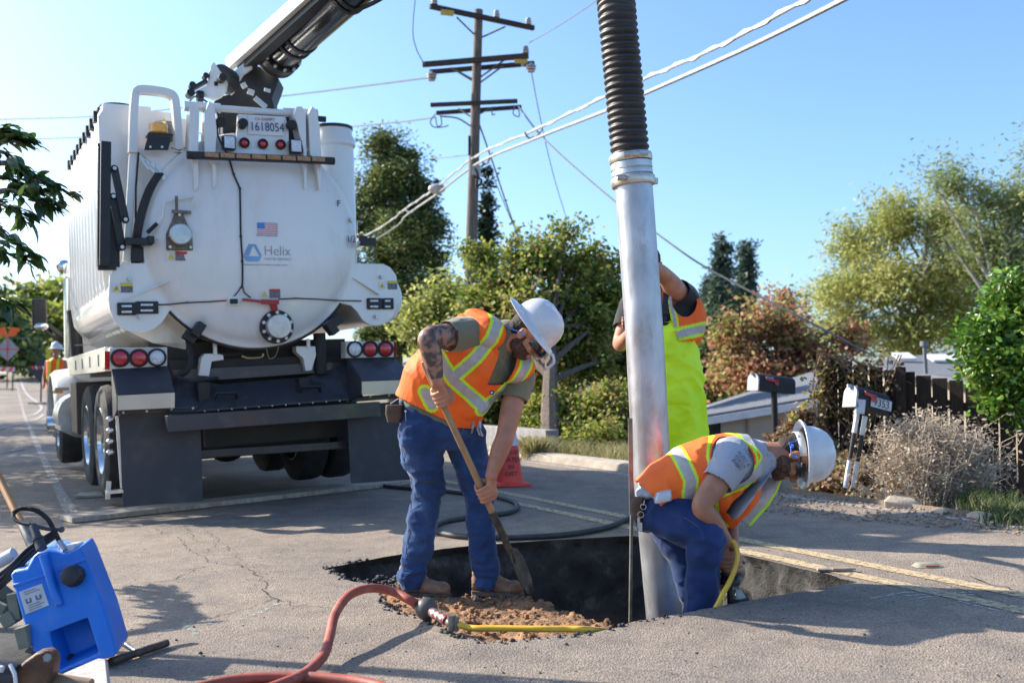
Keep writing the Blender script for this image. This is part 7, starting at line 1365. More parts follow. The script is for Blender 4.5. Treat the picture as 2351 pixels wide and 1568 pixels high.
# trousers
mb = MB(); mb.loft([(P(1008, 930, 5.08), Vector((.19, -.01, -.045)), Vector((.03, .135, 0))), (P(1010, 962, 5.08), Vector((.20, 0, -.03)), Vector((.03, .15, 0))), (P(1014, 1000, 5.08), Vector((.20, .02, -.0)), Vector((.02, .15, 0))), (P(1018, 1030, 5.08), Vector((.15, .02, 0)), Vector((0, .11, 0)))], 32)
limb(mb, [hipR + Vector((0, 0, -.02)), hipR.lerp(kneeR, .5) + Vector((-.008, 0, 0)), kneeR, kneeR.lerp(ankR, .4), ankR, ankR + Vector((.0, 0, -.015))], [.118, .108, .086, .082, .070, .071], 28); limb(mb, [hipL + Vector((0, 0, -.02)), hipL.lerp(kneeL, .5), kneeL, kneeL.lerp(ankL, .4), ankL, ankL + Vector((.0, 0, -.015))], [.112, .098, .078, .076, .067, .068], 28)
def dj(p):
    f = 1.0 + 1.5 * math.exp(-((p.z - kneeR.z) / .10) ** 2) + 1.8 * math.exp(-((p.z - ankR.z) / .11) ** 2)
    return wr(p, .0066, (6, 6, 20)) * f + cloth(p, .0055 * f, 8)
remesh(mb, 'jeans', DEN, .0055, w1, 3, dj)
mb = MB(); mb.tube(spline([hipR + Vector((-.11, -.06, .0)), hipR.lerp(kneeR, .5) + Vector((-.098, -.062, 0)), kneeR + Vector((-.072, -.055, 0)), ankR + Vector((-.05, -.055, 0))], 8), .0018, 5)
mb.tube(spline([P(1058, 965, 4.93), P(1064, 985, 4.95), P(1056, 1003, 4.97)], 5), .002, 5); pb(mb, 'seam', mat('seam_thread', (.08, .12, .22), rough=.8), w1)
# shirt
mb = MB(); mb.loft(tsecs(TS, .004)); mb.cap(P(1148, 776, 4.95), .085, P(1160, 768, 4.95), .075); limb(mb, [shR + Vector((.05, .03, .0)), shR, shR.lerp(elR, .42)], [.085, .088, .078]); limb(mb, [shL + Vector((-.05, 0, .06)), shL, shL.lerp(elL, .38)], [.078, .082, .072])
cutc = [(shR.lerp(elR, .42), (elR - shR).normalized()), (shL.lerp(elL, .38), (elL - shL).normalized())]
def c1(c, n_): return any((c - o).length < .13 and (c - o).dot(d) > .012 for o, d in cutc) or (c - (MH @ Vector((0, -.03, -.10)))).length < .062
remesh(mb, 'tee_shirt', OLV, .006, w1, 3, lambda p: cloth(p, .006, 8) + wr(p, .002, (20, 20, 20)), cut=c1, solid=.003)
mb = MB(); a_, b_ = P(906, 905, 4.97), P(992, 952, 4.92)
mb.loft([(P(955, 915, 5.02), Vector((.11, -.01, -.055)), Vector((0, .12, 0))), (P(950, 935, 5.02), Vector((.105, -.01, -.055)), Vector((0, .12, 0)))], 24); 
# vest
PV = Plane2(P(1110, 850, 4.84), (.84, .2, -.48), (.6, -.1, .76)); pxs = lambda L__: [PV.px(859 + x / 1.9707, 651 + y / 1.9707) for x, y in L__]
stA = pxs([(545, 110), (565, 170), (530, 250), (465, 330), (380, 408)]); stB = pxs([(285, 320), (318, 378), (360, 440), (430, 502), (490, 556)]); stC = pxs([(715, 330), (690, 385), (650, 450), (575, 525), (490, 575)]); Vp = pxs([(612, 170), (598, 250), (512, 462), (590, 470), (662, 330), (660, 200)]); stD = pxs([(232, 500), (262, 560)])
Vp2 = pxs([(640, 120), (600, 200), (600, 300), (700, 330), (720, 250)])
def pv(c, n_):
    q = PV.co(c); front = n_.dot(PV.n) > -.15 if PV.n.y < 0 else n_.dot(PV.n) < .15
    if not front:
        q = (q[0], q[1]); d = min(poly_d(q, [(-.13, .25), (.05, -.12)]), poly_d(q, [(.12, .25), (-.08, -.12)]), poly_d(q, [(-.3, -.16), (.3, -.16)]))
    else: d = min(poly_d(q, stA), poly_d(q, stB), poly_d(q, stC), poly_d(q, stD))
    return 2 if d < .0225 else (1 if d < .037 else 0)
waistP = P(1012, 925, 5.06); wax = (TS[3][0] - TS[0][0]).normalized()
mb = MB(); mb.loft(tsecs(TS, .022, 1.0, 0, 6) + [(P(1148, 772, 4.95), Vector((.12, .04, -.07)), Vector((.04, .10, .06)))], 36); mb.ell(P(1078, 930, 4.93), (.10, .05, .07)); mb.cap(P(1090, 742, 4.93), .075, P(1122, 765, 4.86), .085); mb.cap(P(1195, 842, 4.98), .075, P(1165, 850, 4.90), .07)
hem = Plane2(P(1012, 930, 5.0), (.9, 0, -.42), (.42, 0, .9))
def cv(c, n_):
    q = PV.co(c); fr = (n_.dot(PV.n) > 0) == (PV.n.y < 0)
    if fr and inpoly2(q, Vp): return True
    if (c - (MH @ Vector((0, -.03, -.110)))).length < .080: return True
    hb_ = (c - P(975, 912, 4.95)); e_ = hb_.x * .42 + hb_.z * .9
    return e_ < -.055 - (.03 if c.x > P(1040, 900, 5).x else 0) - .16 * max(0, c.x - P(1040, 900, 5).x)
remesh(mb, 'safety_vest', [ORV, LIM, SILV], .0045, w1, 3, lambda p: cloth(p, .007, 6, 3), pv, cv, solid=.004)
c_ = P(1129, 901, 4.815); mb = MB(); mb.disc(c_, .012, .003, ax=(-.2, 1, .3), n=20); pb(mb, 'vest_emblem', mat('emblem_navy', (.03, .05, .16)), w1); mb = MB(); mb.disc(c_ + Vector((0, -.002, 0)), .005, .003, ax=(-.2, 1, .3), n=12); pb(mb, 'vest_emblem', WSTK, w1)
# helmet, visor, beard, cord, hair, glasses
Mt = MH @ Matrix.Translation((0, -.004, .052)) @ Matrix.Rotation(R(-4), 4, 'X'); ht = hat(w1, Mt @ Matrix.Scale(.95, 4), .24, brim=.168)
mb = MB(); vs_ = []
for i in range(9):
    a = R(25 + 130 * i / 8)
    for z, k in ((-.005, 1.0), (-.03, 1.03), (-.062, 1.02)): vs_.append(Mt @ Vector((math.cos(a) * .125 * k, math.sin(a) * .145 * k, z)))
mb.add(vs_, [(3 * i + k, 3 * i + k + 1, 3 * i + 4 + k, 3 * i + 3 + k) for i in range(8) for k in range(2)]); o = pb(mb, 'visor', GLASS, w1); sm = o.modifiers.new('s', 'SOLIDIFY'); sm.thickness = .003
mb = MB(); mb.box(Mt @ Vector((0, .185, -.03)), (.045, .012, .055), MH.to_3x3() @ Matrix.Rotation(R(15), 3, 'X')); pb(mb, 'lamp_clip', mat('clip_grey', (.10, .11, .13), rough=.3), w1, bevel=.004); mb = MB(); mb.tube(spline([Mt @ Vector((x, y, z)) for x, y, z in ((-.03, .16, .0), (-.03, .20, -.02), (-.028, .205, -.07), (.028, .205, -.07), (.03, .20, -.02), (.03, .16, .0))], 5), .004, 8); pb(mb, 'clip_frame', WTRIM, w1)
def beard(parent, M, top=-.048):
    mb = MB(); R3 = M.to_3x3(); MI = M.inverted()
    def E(c, r): mb.ell(M @ Vector(c), r, R3, 24, 16)
    E((0, .022, -.03), (.0645, .073, .088)); E((0, .052, -.084), (.046, .047, .038)); E((0, .078, -.102), (.022, .021, .019))
    for s in (-1, 1): E((s * .048, .02, -.07), (.025, .043, .033))
    def cut_(c, n_):
        q = MI @ c
        if abs(q.x) < .024 and q.z > -.074 and q.y > .07: return not (q.z > -.052 and q.z < -.042 and False)
        lim = top + .012 * min(1, max(0, (.07 - q.y) / .05)) + (.045 if (abs(q.x) > .052 and q.y < .022) else 0)
        return q.z > lim or q.y < -.025
    remesh(mb, 'beard', mat('short_brown_beard', (.13, .06, .035), (.045, .022, .014), scale=70, rough=.8, bump=.002, bscale=200), .004, parent, 2, lambda p: .0028 * noise.noise(p * 150) + .0006, cut=cut_, solid=.003)
def hair(parent, M):
    mb = MB(); R3 = M.to_3x3(); mb.ell(M @ Vector((0, -.030, .030)), (.078, .082, .090), R3); mb.ell(M @ Vector((0, -.05, -.01)), (.068, .056, .068), R3)
    remesh(mb, 'hair', HAIR, .005, parent, 2, lambda p: .003 * noise.noise(p * 110))
beard(w1, MH); hair(w1, MH)
for s in (-1, 1): mb = MB(); mb.ell(MH @ Vector((s * .031, .080, .0)), (.012,) * 3); pb(mb, 'eye', EYE, w1)
mb = MB(); mb.tube(spline([MH @ Vector(q) for q in ((.088, -.005, .0), (.09, -.045, -.03), (.075, -.09, -.05), (.0, -.115, -.06))], 6), .0035, 6); pb(mb, 'earplug_cord', BLUEC, w1); mb = MB(); mb.ell(MH @ Vector((.088, .004, -.008)), (.007,) * 3); pb(mb, 'earplug', BLUEC, w1)
# boots
mb, ms = MB(), MB(); hA = G(917, 1371, -.07); tA = G(1031, 1377, -.07); hA.z = tA.z = zA; boot(mb, ms, hA, tA, zA + .012, ankR)
remesh(mb, 'boot', BOOT, .0045, w1, 2, lambda p: cloth(p, .003, 18)); pb(ms, 'sole', SOLE, w1, bevel=.003)
mb, ms = MB(), MB(); hB = G(1086, 1370, -.07); tB = G(1199, 1374, -.07); hB.z = tB.z = zB; boot(mb, ms, hB, tB, zB + .012, ankL)
remesh(mb, 'boot', BOOT, .0045, w1, 2, lambda p: cloth(p, .003, 18)); pb(ms, 'sole', SOLE, w1, bevel=.003)
for hh, tt, zz in ((hA, tA, zA), (hB, tB, zB)):
    d = (tt - hh); mb = MB()
    for k in range(4): q = hh + d * (.42 + .07 * k); q.z = zz + .125 - .019 * k; s_ = Vector((-d.y, d.x, 0)).normalized(); mb.tube(spline([q - s_ * .03, q - s_ * .015 + Vector((0, 0, .006)), q + s_ * .015 + Vector((0, 0, .006)), q + s_ * .03], 3), .0032, 6)
    pb(mb, 'lace', mat('lace_tan', (.45, .34, .2), rough=.8), w1)
# belt pouch, keys
mb = MB(); c_ = P(905, 950, 4.99); mb.loft([(c_ + Vector((0, 0, -.045)), Vector((.032, 0, 0)), Vector((0, .02, 0))), (c_, Vector((.044, 0, 0)), Vector((0, .03, 0))), (c_ + Vector((0, 0, .045)), Vector((.042, 0, 0)), Vector((0, .03, 0)))], 20, p=3.5); pb(mb, 'belt_pouch', LEATH, w1, bevel=.004)
mb = MB(); mb.tube([c_ + Vector((.03, 0, .05)), P(925, 918, 5.0)], .007, 8); mb.tube([c_ + Vector((-.02, 0, .05)), P(915, 915, 5.0)], .004, 6); mb.disc(P(931, 944, 4.95), .006, .006); mb.tube([P(931, 945, 4.95), P(932, 968, 4.95)], .0015, 5); pb(mb, 'belt_clip', ALU, w1)
mb = MB(); rk = random.Random(4)
for k in range(9): q = P(1092 + rk.uniform(-10, 12), 975 + rk.uniform(-10, 14), 4.96); mb.bar(q, q + Vector((rk.uniform(-.02, .02), -.01, -.035)), .010, .003)
pb(mb, 'keys', STEEL, w1)

# ---------------------------------------------------------------- worker crouching in the hole
w2 = empty('person', P(1560, 1440, 4.85) - Vector((0, 0, .40)), None, 'man in grey tee and orange vest bent low inside the hole, face down, ears plugged', 'person')
pel = P(1508, 1165, 4.88); hr_, kr_, ar_ = P(1530, 1176, 4.80), P(1616, 1234, 4.64), P(1610, 1420, 4.72); hl_, kl_, al_ = P(1538, 1195, 4.98), P(1580, 1298, 4.93), P(1614, 1450, 4.98)
s2R, e2R, q2R = P(1676, 1062, 4.68), P(1612, 1160, 4.60), P(1668, 1243, 4.68); s2L, e2L, q2L = P(1700, 1090, 5.02), P(1675, 1190, 4.98), P(1684, 1255, 4.82)
hc2 = P(1822, 1049, 4.84); fw = Vector((.16, -.10, -.98)).normalized(); up_ = Vector((.98, .03, .16)); up_ = (up_ - fw * up_.dot(fw)).normalized(); rt_ = fw.cross(up_); MH2 = Matrix((rt_, fw, up_)).transposed().to_4x4(); MH2.translation = hc2
yy = (0, 1, 0); T2 = [(P(1503, 1150, 4.88), .165, .115, (.05, 1, 0)), (P(1535, 1120, 4.88), .17, .12, (.05, 1, 0)), (P(1580, 1090, 4.87), .175, .125, (.05, 1, 0)), (P(1635, 1070, 4.86), .19, .125, (.03, 1, 0)), (P(1685, 1060, 4.85), .195, .12, (.0, 1, 0)), (P(1725, 1054, 4.85), .165, .10, (0, 1, 0)), (P(1755, 1050, 4.85), .09, .075, (0, 1, 0))]
mb = MB(); mb.loft(tsecs(T2, 0, .84)); head_shape(mb, MH2); mb.cap(P(1745, 1052, 4.85), .068, MH2 @ Vector((0, -.025, -.07)), .056)
limb(mb, [hr_, kr_, ar_], [.08, .055, .04]); limb(mb, [hl_, kl_, al_], [.08, .055, .04]); limb(mb, [s2R, s2R.lerp(e2R, .5), e2R, e2R.lerp(q2R, .35), q2R], [.066, .060, .048, .047, .030]); limb(mb, [s2L, s2L.lerp(e2L, .5), e2L, q2L], [.062, .055, .045, .030])
TG = P(1673, 1282, AY); tax = Vector((.0, 0, 1)); hand(mb, q2R, TG + Vector((0, 0, .0)), tax, .027, Vector((-1, -.15, .1)), Vector((0, -1, 0)), 1.05); hand(mb, q2L, P(1675, 1302, AY), tax, .029, Vector((1, .5, .1)), Vector((0, -1, 0)), 1.0)
remesh(mb, 'body', [SKIN2], .0042, w2, 3)
mb = MB(); mb.loft([(P(1490, 1150, 4.88), Vector((0, .175, 0)), Vector((.075, 0, .085))), (P(1512, 1172, 4.88), Vector((0, .18, 0)), Vector((.10, 0, .09))), (P(1530, 1190, 4.88), Vector((0, .155, 0)), Vector((.09, 0, .06)))], 28); mb.ell(P(1508, 1168, 4.88), (.110, .175, .105))
limb(mb, [hr_, hr_.lerp(kr_, .5) + Vector((0, 0, .012)), kr_, kr_.lerp(ar_, .4), ar_, ar_ + Vector((0, 0, -.2))], [.118, .112, .090, .078, .082, .08], 28); limb(mb, [hl_, hl_.lerp(kl_, .5), kl_, kl_.lerp(al_, .5), al_, al_ + Vector((.02, 0, -.2))], [.115, .10, .08, .075, .072, .07], 28)
remesh(mb, 'jeans', DEN2, .0055, w2, 3, lambda p: (wr(p, .0075, (10, 7, 12)) + cloth(p, .0075, 8)) * (1 + 1.3 * math.exp(-((p - kr_).length / .13) ** 2)))
mb = MB(); mb.tube(spline([P(1530, 1165, 4.69), P(1575, 1190, 4.60), P(1610, 1215, 4.565), P(1613, 1240, 4.57), P(1608, 1300, 4.60), P(1606, 1380, 4.63)], 8), .0016, 5); pb(mb, 'seam', mat('seam_thread', (.08, .12, .22), rough=.8), w2)
for (x, kk) in ((ar_, 1), (al_, 2)):
    mb, ms = MB(), MB(); hh = x + Vector((-.06, 0, -.26)); tt = x + Vector((.20, 0, -.26)); boot(mb, ms, hh, tt, x.z - .27, x + Vector((0, 0, -.1))); remesh(mb, 'boot', BOOT, .006, w2, 2); pb(ms, 'sole', SOLE, w2)
# tee: torso, sleeve and the slack front hanging from the collar
mb = MB(); mb.loft(tsecs(T2, .004)); mb.cap(P(1745, 1052, 4.85), .09, P(1768, 1050, 4.85), .074); limb(mb, [s2R + Vector((.02, .06, .02)), s2R, s2R.lerp(e2R, .42)], [.10, .090, .078]); limb(mb, [s2L + Vector((0, -.05, .03)), s2L, s2L.lerp(e2L, .42)], [.09, .082, .07])
mb.loft([(P(1760, 1075, 4.86), Vector((.045, 0, .04)), Vector((0, .09, 0))), (P(1735, 1108, 4.82), Vector((.055, 0, .05)), Vector((0, .12, 0))), (P(1710, 1140, 4.80), Vector((.055, 0, .05)), Vector((0, .125, 0))), (P(1693, 1165, 4.80), Vector((.045, 0, .04)), Vector((0, .12, 0))), (P(1684, 1182, 4.80), Vector((.025, 0, .02)), Vector((0, .09, 0)))], 20)
mb.ell(P(1482, 1132, 4.87), (.045, .14, .03))
cut2 = [(s2R.lerp(e2R, .42), (e2R - s2R).normalized()), (s2L.lerp(e2L, .42), (e2L - s2L).normalized())]
def c2_(c, n_): return any((c - o).length < .13 and (c - o).dot(d) > .012 for o, d in cut2) or (c - (MH2 @ Vector((0, -.025, -.095)))).length < .064
remesh(mb, 'tee_shirt', GRYT, .006, w2, 3, lambda p: cloth(p, .006, 8), cut=c2_, solid=.003)
sl_o = s2R.lerp(e2R, .12) + Vector((.005, -.099, .0))
for k, (s_, u, v) in enumerate((('STAY', 1716, 1039.5), ('ALERT &', 1708, 1052.5), ('FOCUS', 1700, 1060), ('EVERY', 1692, 1067))):
    dq = Vector((.58, -.10, -.80)); M = frame(P(u, v, 4.572 + .003 * k), dq, Vector((.80, -.05, .58))); text('sleeve_print', s_, .022, Matrix.Translation(-w2.location) @ M, mat('print_charcoal', (.08, .08, .11), rough=.7), w2, align='CENTER')
# vest: side pattern plane
PW = Plane2(P(1640, 1080, 4.68), (.93, 0, .30), (-.3, 0, .93)); px2 = lambda L__: [PW.px(1356.4 + x / 1.734, 542.5 + y / 1.734) for x, y in L__]
armc = px2([(563, 893)])[0]; bandv = px2([(352, 850), (372, 905), (398, 970), (395, 1040)]); strap = px2([(715, 880), (660, 945), (590, 985), (505, 1022)]); topb = px2([(640, 800), (700, 850), (712, 900)]); lw = px2([(505, 1022), (520, 1120), (560, 1165)])
mb = MB(); mb.loft(tsecs(T2, .022, 1.0, 0, 6) + [(P(1760, 1048, 4.85), Vector((.01, .085, 0)), Vector((.01, 0, .08)))], 36)
mb.loft([(P(1700, 1110, 4.87), Vector((.10, 0, 0)), Vector((0, .17, 0))), (P(1685, 1150, 4.87), Vector((.105, 0, 0)), Vector((0, .15, 0))), (P(1672, 1185, 4.87), Vector((.075, 0, 0)), Vector((0, .12, 0))), (P(1665, 1208, 4.87), Vector((.04, 0, 0)), Vector((0, .08, 0)))], 28); mb.ell(P(1600, 1125, 4.87), (.16, .16, .08)); mb.ell(P(1655, 1140, 4.87), (.10, .15, .11))
tong = px2([(705, 905), (690, 985), (640, 1050), (575, 1125), (548, 1105), (575, 1060), (640, 990), (690, 935)])
def pv2(c, n_):
    q = PW.co(c); d = min(poly_d(q, bandv), poly_d(q, strap), poly_d(q, topb)); ra = math.hypot((q[0] - armc[0]) * 1.0, (q[1] - armc[1]) * .88)
    if d < .024: return 2
    if d < .037: return 1
    if .107 < ra < .119 and c.y < 4.9: return 1
    if poly_d(q, lw) < .008: return 1
    return 0
def cv2(c, n_):
    q = PW.co(c); ra = math.hypot((q[0] - armc[0]), (q[1] - armc[1]) * .88)
    if (c.y < 4.85 and ra < .098 and n_.y < .3): return True
    if inpoly2(q, tong) and n_.y < 0: return True
    return (c - (MH2 @ Vector((0, -.025, -.105)))).length < .085 or n_.dot(Vector((-.85, 0, -.5))) > .6 and c.x < P(1515, 1100, 4.88).x
remesh(mb, 'safety_vest', [ORV, LIM, SILV], .0045, w2, 3, lambda p: cloth(p, .007, 6, 1), pv2, cv2, solid=.004)
# far front panel of the vest swinging free
mb = MB(); rows_ = []
for (u0, v0, u1, v1, Y_) in ((1752, 1095, 1797, 1098, 4.90), (1738, 1120, 1786, 1130, 4.86), (1722, 1145, 1768, 1160, 4.84), (1706, 1168, 1744, 1185, 4.83), (1690, 1190, 1722, 1208, 4.83)): rows_.append((P(u0, v0, Y_), P(u1, v1, Y_ + .05)))
fine = []; N_ = 24
for i in range(N_ + 1):
    t = i / N_ * 4; k = min(int(t), 3); f = t - k; a = rows_[k][0].lerp(rows_[k + 1][0], f); b = rows_[k][1].lerp(rows_[k + 1][1], f)
    for j in range(13): q = a.lerp(b, j / 12); q = q + Vector((0, .012 * math.sin(j / 12 * 6 + i * .2) - .02 * math.sin(math.pi * j / 12), 0)); fine.append(q)
fcs = [(i * 13 + j, i * 13 + j + 1, (i + 1) * 13 + j + 1, (i + 1) * 13 + j) for i in range(N_) for j in range(12)]
mb.add(fine, fcs); me_m = []
for i in range(N_):
    for j in range(12): me_m.append(1 if j in (0, 1) else (2 if 2 <= j <= 9 else 1))
mb.m = me_m; o = pb(mb, 'vest_front', [ORV, LIM, SILV], w2, smooth=60); sm = o.modifiers.new('s', 'SOLIDIFY'); sm.thickness = .004
Mt2 = MH2 @ Matrix.Translation((0, -.004, .050)) @ Matrix.Rotation(R(-8), 4, 'X'); hat(w2, Mt2, .04, brim=.158); beard(w2, MH2); hair(w2, MH2)
for s in (-1, 1): mb = MB(); mb.ell(MH2 @ Vector((s * .031, .080, .0)), (.012,) * 3); pb(mb, 'eye', EYE, w2)
mb = MB(); vs_ = []
for i in range(11):
    a = R(10 + 160 * i / 10)
    for z in (.022, .0, -.020): vs_.append(MH2 @ Vector((math.cos(a) * .080, .012 + math.sin(a) * .090, z + .004)))
mb.add(vs_, [(3 * i + k, 3 * i + k + 1, 3 * i + 4 + k, 3 * i + 3 + k) for i in range(10) for k in range(2)]); o = pb(mb, 'safety_glasses', GLASS, w2); sm = o.modifiers.new('s', 'SOLIDIFY'); sm.thickness = .004
mb = MB(); mb.tube([MH2 @ Vector((.079, .03, .006)), MH2 @ Vector((.084, -.01, .012))], .004, 6); pb(mb, 'glasses_arm', BLKP, w2)
mb = MB(); mb.tube(spline([MH2 @ Vector(q) for q in ((.09, .0, -.012), (.096, -.012, -.035), (.09, -.05, -.03), (.082, -.07, -.03), (.07, -.075, .01), (.055, -.10, .03))], 6), .003, 6); mb.tube([MH2 @ Vector((.088, -.045, -.028)), MH2 @ Vector((.084, -.06, -.018))], .008, 8); pb(mb, 'earplug_cord', BLUEC, w2); mb = MB(); mb.ell(MH2 @ Vector((.09, .002, -.014)), (.007,) * 3); pb(mb, 'earplug', BLUEC, w2)
mb = MB(); vs_ = []
for i in range(13):
    a = R(175 + 190 * i / 12)
    for z in (.0, .035): vs_.append(Mt2 @ Vector((math.cos(a) * .092, math.sin(a) * .112, z - .045)))
mb.add(vs_, [(2 * i, 2 * i + 1, 2 * i + 3, 2 * i + 2) for i in range(12)]); o = pb(mb, 'hat_strap', mat('strap_white', (.55, .56, .56), rough=.5), w2); sm = o.modifiers.new('s', 'SOLIDIFY'); sm.thickness = .003
# tape measure, keys, holster on the belt
c_ = P(1522, 1141, 4.66); mb = MB(); mb.loft([(c_ + Vector((0, 0, -.022)), Vector((.040, 0, .008)), Vector((0, .03, 0))), (c_, Vector((.042, 0, .008)), Vector((0, .034, 0))), (c_ + Vector((.003, 0, .028)), Vector((.034, 0, .008)), Vector((0, .026, 0)))], 20, p=4); o = pb(mb, 'tape_measure', mat('tape_silver', (.55, .56, .60), rough=.35, metal=.3), w2, bevel=.004)
c_ = P(1462, 1170, 4.78); mb = MB(); mb.loft([(c_ + Vector((.005, 0, -.06)), Vector((.014, 0, 0)), Vector((0, .02, 0))), (c_, Vector((.026, 0, 0)), Vector((0, .03, 0))), (c_ + Vector((.01, 0, .06)), Vector((.024, 0, 0)), Vector((0, .03, 0)))], 18, p=3.5); pb(mb, 'belt_pouch', LEATH, w2)
mb = MB(); 
for (u, v, r_) in ((1477, 1163, .013), (1471, 1181, .014)):
    mb.tube([P(u, v, 4.73) + Vector((math.cos(a) * r_, 0, math.sin(a) * r_)) for a in np.linspace(0, 2 * math.pi, 17)[:-1]], .0022, 6, closed=True)
mb.tube([P(1480, 1148, 4.73), P(1477, 1160, 4.73)], .003, 6); mb.box(P(1470, 1209, 4.74), (.018, .003, .04)); mb.box(P(1466, 1200, 4.75), (.012, .003, .05)); pb(mb, 'keys', STEEL, w2)

# ---------------------------------------------------------------- worker steadying the tube, behind it
Y3 = 6.42; f3_ = P(1530, 1245, Y3); f3_.z = zroad(f3_.x, f3_.y); w3 = empty('person', f3_, None, 'tall man in lime overalls standing behind the steel tube with one arm raised', 'person')
zg = f3_.z; A3 = lambda u, v, d=0: P(u, v, Y3 + d)
T3 = [(A3(1530, 905), .185, .14, (1, 0, 0)), (A3(1530, 850), .20, .145, (1, 0, 0)), (A3(1528, 790), .205, .14, (1, 0, 0)), (A3(1522, 740), .21, .135, (1, 0, 0)), (A3(1512, 700), .205, .12, (1, 0, 0)), (A3(1508, 675), .15, .10, (1, 0, 0)), (A3(1502, 655), .07, .07, (1, 0, 0))]
s3R, e3R, q3R = A3(1450, 705), A3(1424, 790, -.08), A3(1450, 760, -.38); s3L, e3L, q3L = A3(1572, 690), A3(1520, 628, -.25), A3(1466, 596, -.62)
hc3 = A3(1489, 606, -.03); MH3 = Matrix(((-1, 0, 0), (0, -1, 0), (0, 0, 1))).to_4x4() @ Matrix.Rotation(R(12), 4, 'X'); MH3.translation = hc3
mb = MB(); mb.loft(tsecs(T3, 0, .84)); head_shape(mb, MH3); mb.cap(A3(1500, 665), .062, MH3 @ Vector((0, -.03, -.06)), .055)
limb(mb, [s3R, s3R.lerp(e3R, .5), e3R, q3R], [.062, .058, .048, .03]); limb(mb, [s3L, s3L.lerp(e3L, .5), e3L, q3L], [.066, .066, .05, .03])
fR, fL = Vector((f3_.x + .05, Y3, zg + .08)), Vector((f3_.x + .26, Y3, zg + .08)); limb(mb, [A3(1495, 910), A3(1500, 1080), fR], [.08, .055, .04]); limb(mb, [A3(1565, 910), A3(1575, 1080), fL], [.08, .055, .04])
TT = P(1464, 560, TY); hand(mb, q3L, Vector((P(1468, 590, TY).x, TY + .02, q3L.z + .02)), Vector((0, 0, 1)), .10, Vector((.2, 1, 0)), Vector((-1, -.1, 0)), .9, 1.0); hand(mb, q3R, Vector((P(1478, 760, TY).x, TY + .02, q3R.z)), Vector((0, 0, 1)), .10, Vector((-.3, 1, 0)), Vector((-1, -.1, 0)), .9, 1.0)
remesh(mb, 'body', [SKIN1], .0055, w3, 3)
mb = MB(); mb.loft([(A3(1536, 925), Vector((.225, 0, 0)), Vector((0, .16, 0))), (A3(1536, 860), Vector((.22, 0, 0)), Vector((0, .165, 0))), (A3(1532, 800), Vector((.215, 0, 0)), Vector((0, .16, 0))), (A3(1526, 735), Vector((.15, 0, 0)), Vector((0, .150, 0)))], 30)
limb(mb, [A3(1492, 920), A3(1502, 1050), A3(1520, 1160), fR], [.13, .115, .105, .10]); limb(mb, [A3(1572, 920), A3(1582, 1050), A3(1596, 1160), fL], [.145, .13, .115, .11]); mb.ell(A3(1536, 945), (.225, .155, .22))
remesh(mb, 'overalls', LIMEP, .007, w3, 3, lambda p: cloth(p, .024, 5, 2) + wr(p, .006, (10, 10, 18)))
mb = MB(); mb.loft(tsecs(T3, .002, 1.0, 2)); limb(mb, [s3R, s3R.lerp(e3R, .55)], [.085, .080]); limb(mb, [s3L + Vector((-.04, .02, -.05)), s3L, s3L.lerp(e3L, .30)], [.10, .098, .088])
ct3 = [(s3R.lerp(e3R, .55), (e3R - s3R).normalized()), (s3L.lerp(e3L, .30), (e3L - s3L).normalized())]
remesh(mb, 'tee_shirt', BLT, .007, w3, 3, lambda p: cloth(p, .006, 8), cut=lambda c, n_: any((c - o).length < .14 and (c - o).dot(d) > .014 for o, d in ct3) or (c - (MH3 @ Vector((0, -.03, -.10)))).length < .066, solid=.003)
PX3 = Plane2(A3(1530, 750, -.15), (1, 0, 0), (0, 0, 1)); p3 = lambda L__: [PX3.px(1356.4 + x / 1.734, 542.5 + y / 1.734) for x, y in L__]
open3 = p3([(150, 100), (300, 195), (318, 330), (345, 400), (365, 470), (120, 470), (110, 260)]); b3 = p3([(330, 395), (470, 362)]); bs3 = p3([(302, 190), (318, 260), (340, 380)]); arm3 = p3([(375, 250)])[0]
mb = MB(); mb.loft(tsecs(T3, .032, 1.0, 2, 6), 32); mb.ell(A3(1590, 735), (.085, .13, .17))
def pv3(c, n_):
    q = PX3.co(c); d = poly_d(q, b3) if n_.y < .6 else 9
    if d < .024: return 2
    if d < .044: return 1
    return 2 if poly_d(q, bs3) < .011 else (1 if poly_d(q, bs3) < .024 else 0)
def cv3(c, n_):
    q = PX3.co(c)
    if n_.y < .35 and inpoly2(q, open3): return True
    if math.hypot((q[0] - arm3[0]), (q[1] - arm3[1]) * .75) < .085 and n_.y < .5 and c.x > f3_.x: return True
    return q[1] < p3([(400, 448)])[0][1] or q[0] < -.15
remesh(mb, 'safety_vest', [ORV, LIM, SILV], .006, w3, 3, lambda p: cloth(p, .006, 6), pv3, cv3, solid=.004)
mb = MB(); mb.bar(A3(1524, 735, -.17), A3(1530, 668, -.13), .035, .006, up=(0, 1, 0)); mb.box(A3(1525, 715, -.18), (.05, .012, .035)); pb(mb, 'suspender', BLKP, w3)
mb = MB(); mb.ell(MH3 @ Vector((0, -.02, .035)), (.082, .10, .092), MH3.to_3x3()); remesh(mb, 'hair', mat('auburn_hair', (.13, .05, .03), (.07, .03, .02), scale=40, rough=.8), .005, w3, 2, lambda p: .004 * noise.noise(p * 100))
for s in (-1, 1): mb = MB(); mb.ell(MH3 @ Vector((s * .031, .080, .0)), (.012,) * 3); pb(mb, 'eye', EYE, w3)
for f_ in (fR, fL):
    mb, ms = MB(), MB(); hh = f_ + Vector((0, .08, 0)); tt = f_ + Vector((0, -.20, 0)); boot(mb, ms, hh, tt, zg + .004, f_ + Vector((0, 0, .08))); remesh(mb, 'boot', mat('black_boot', (.03, .03, .03), rough=.6), .007, w3, 2); pb(ms, 'sole', SOLE, w3)
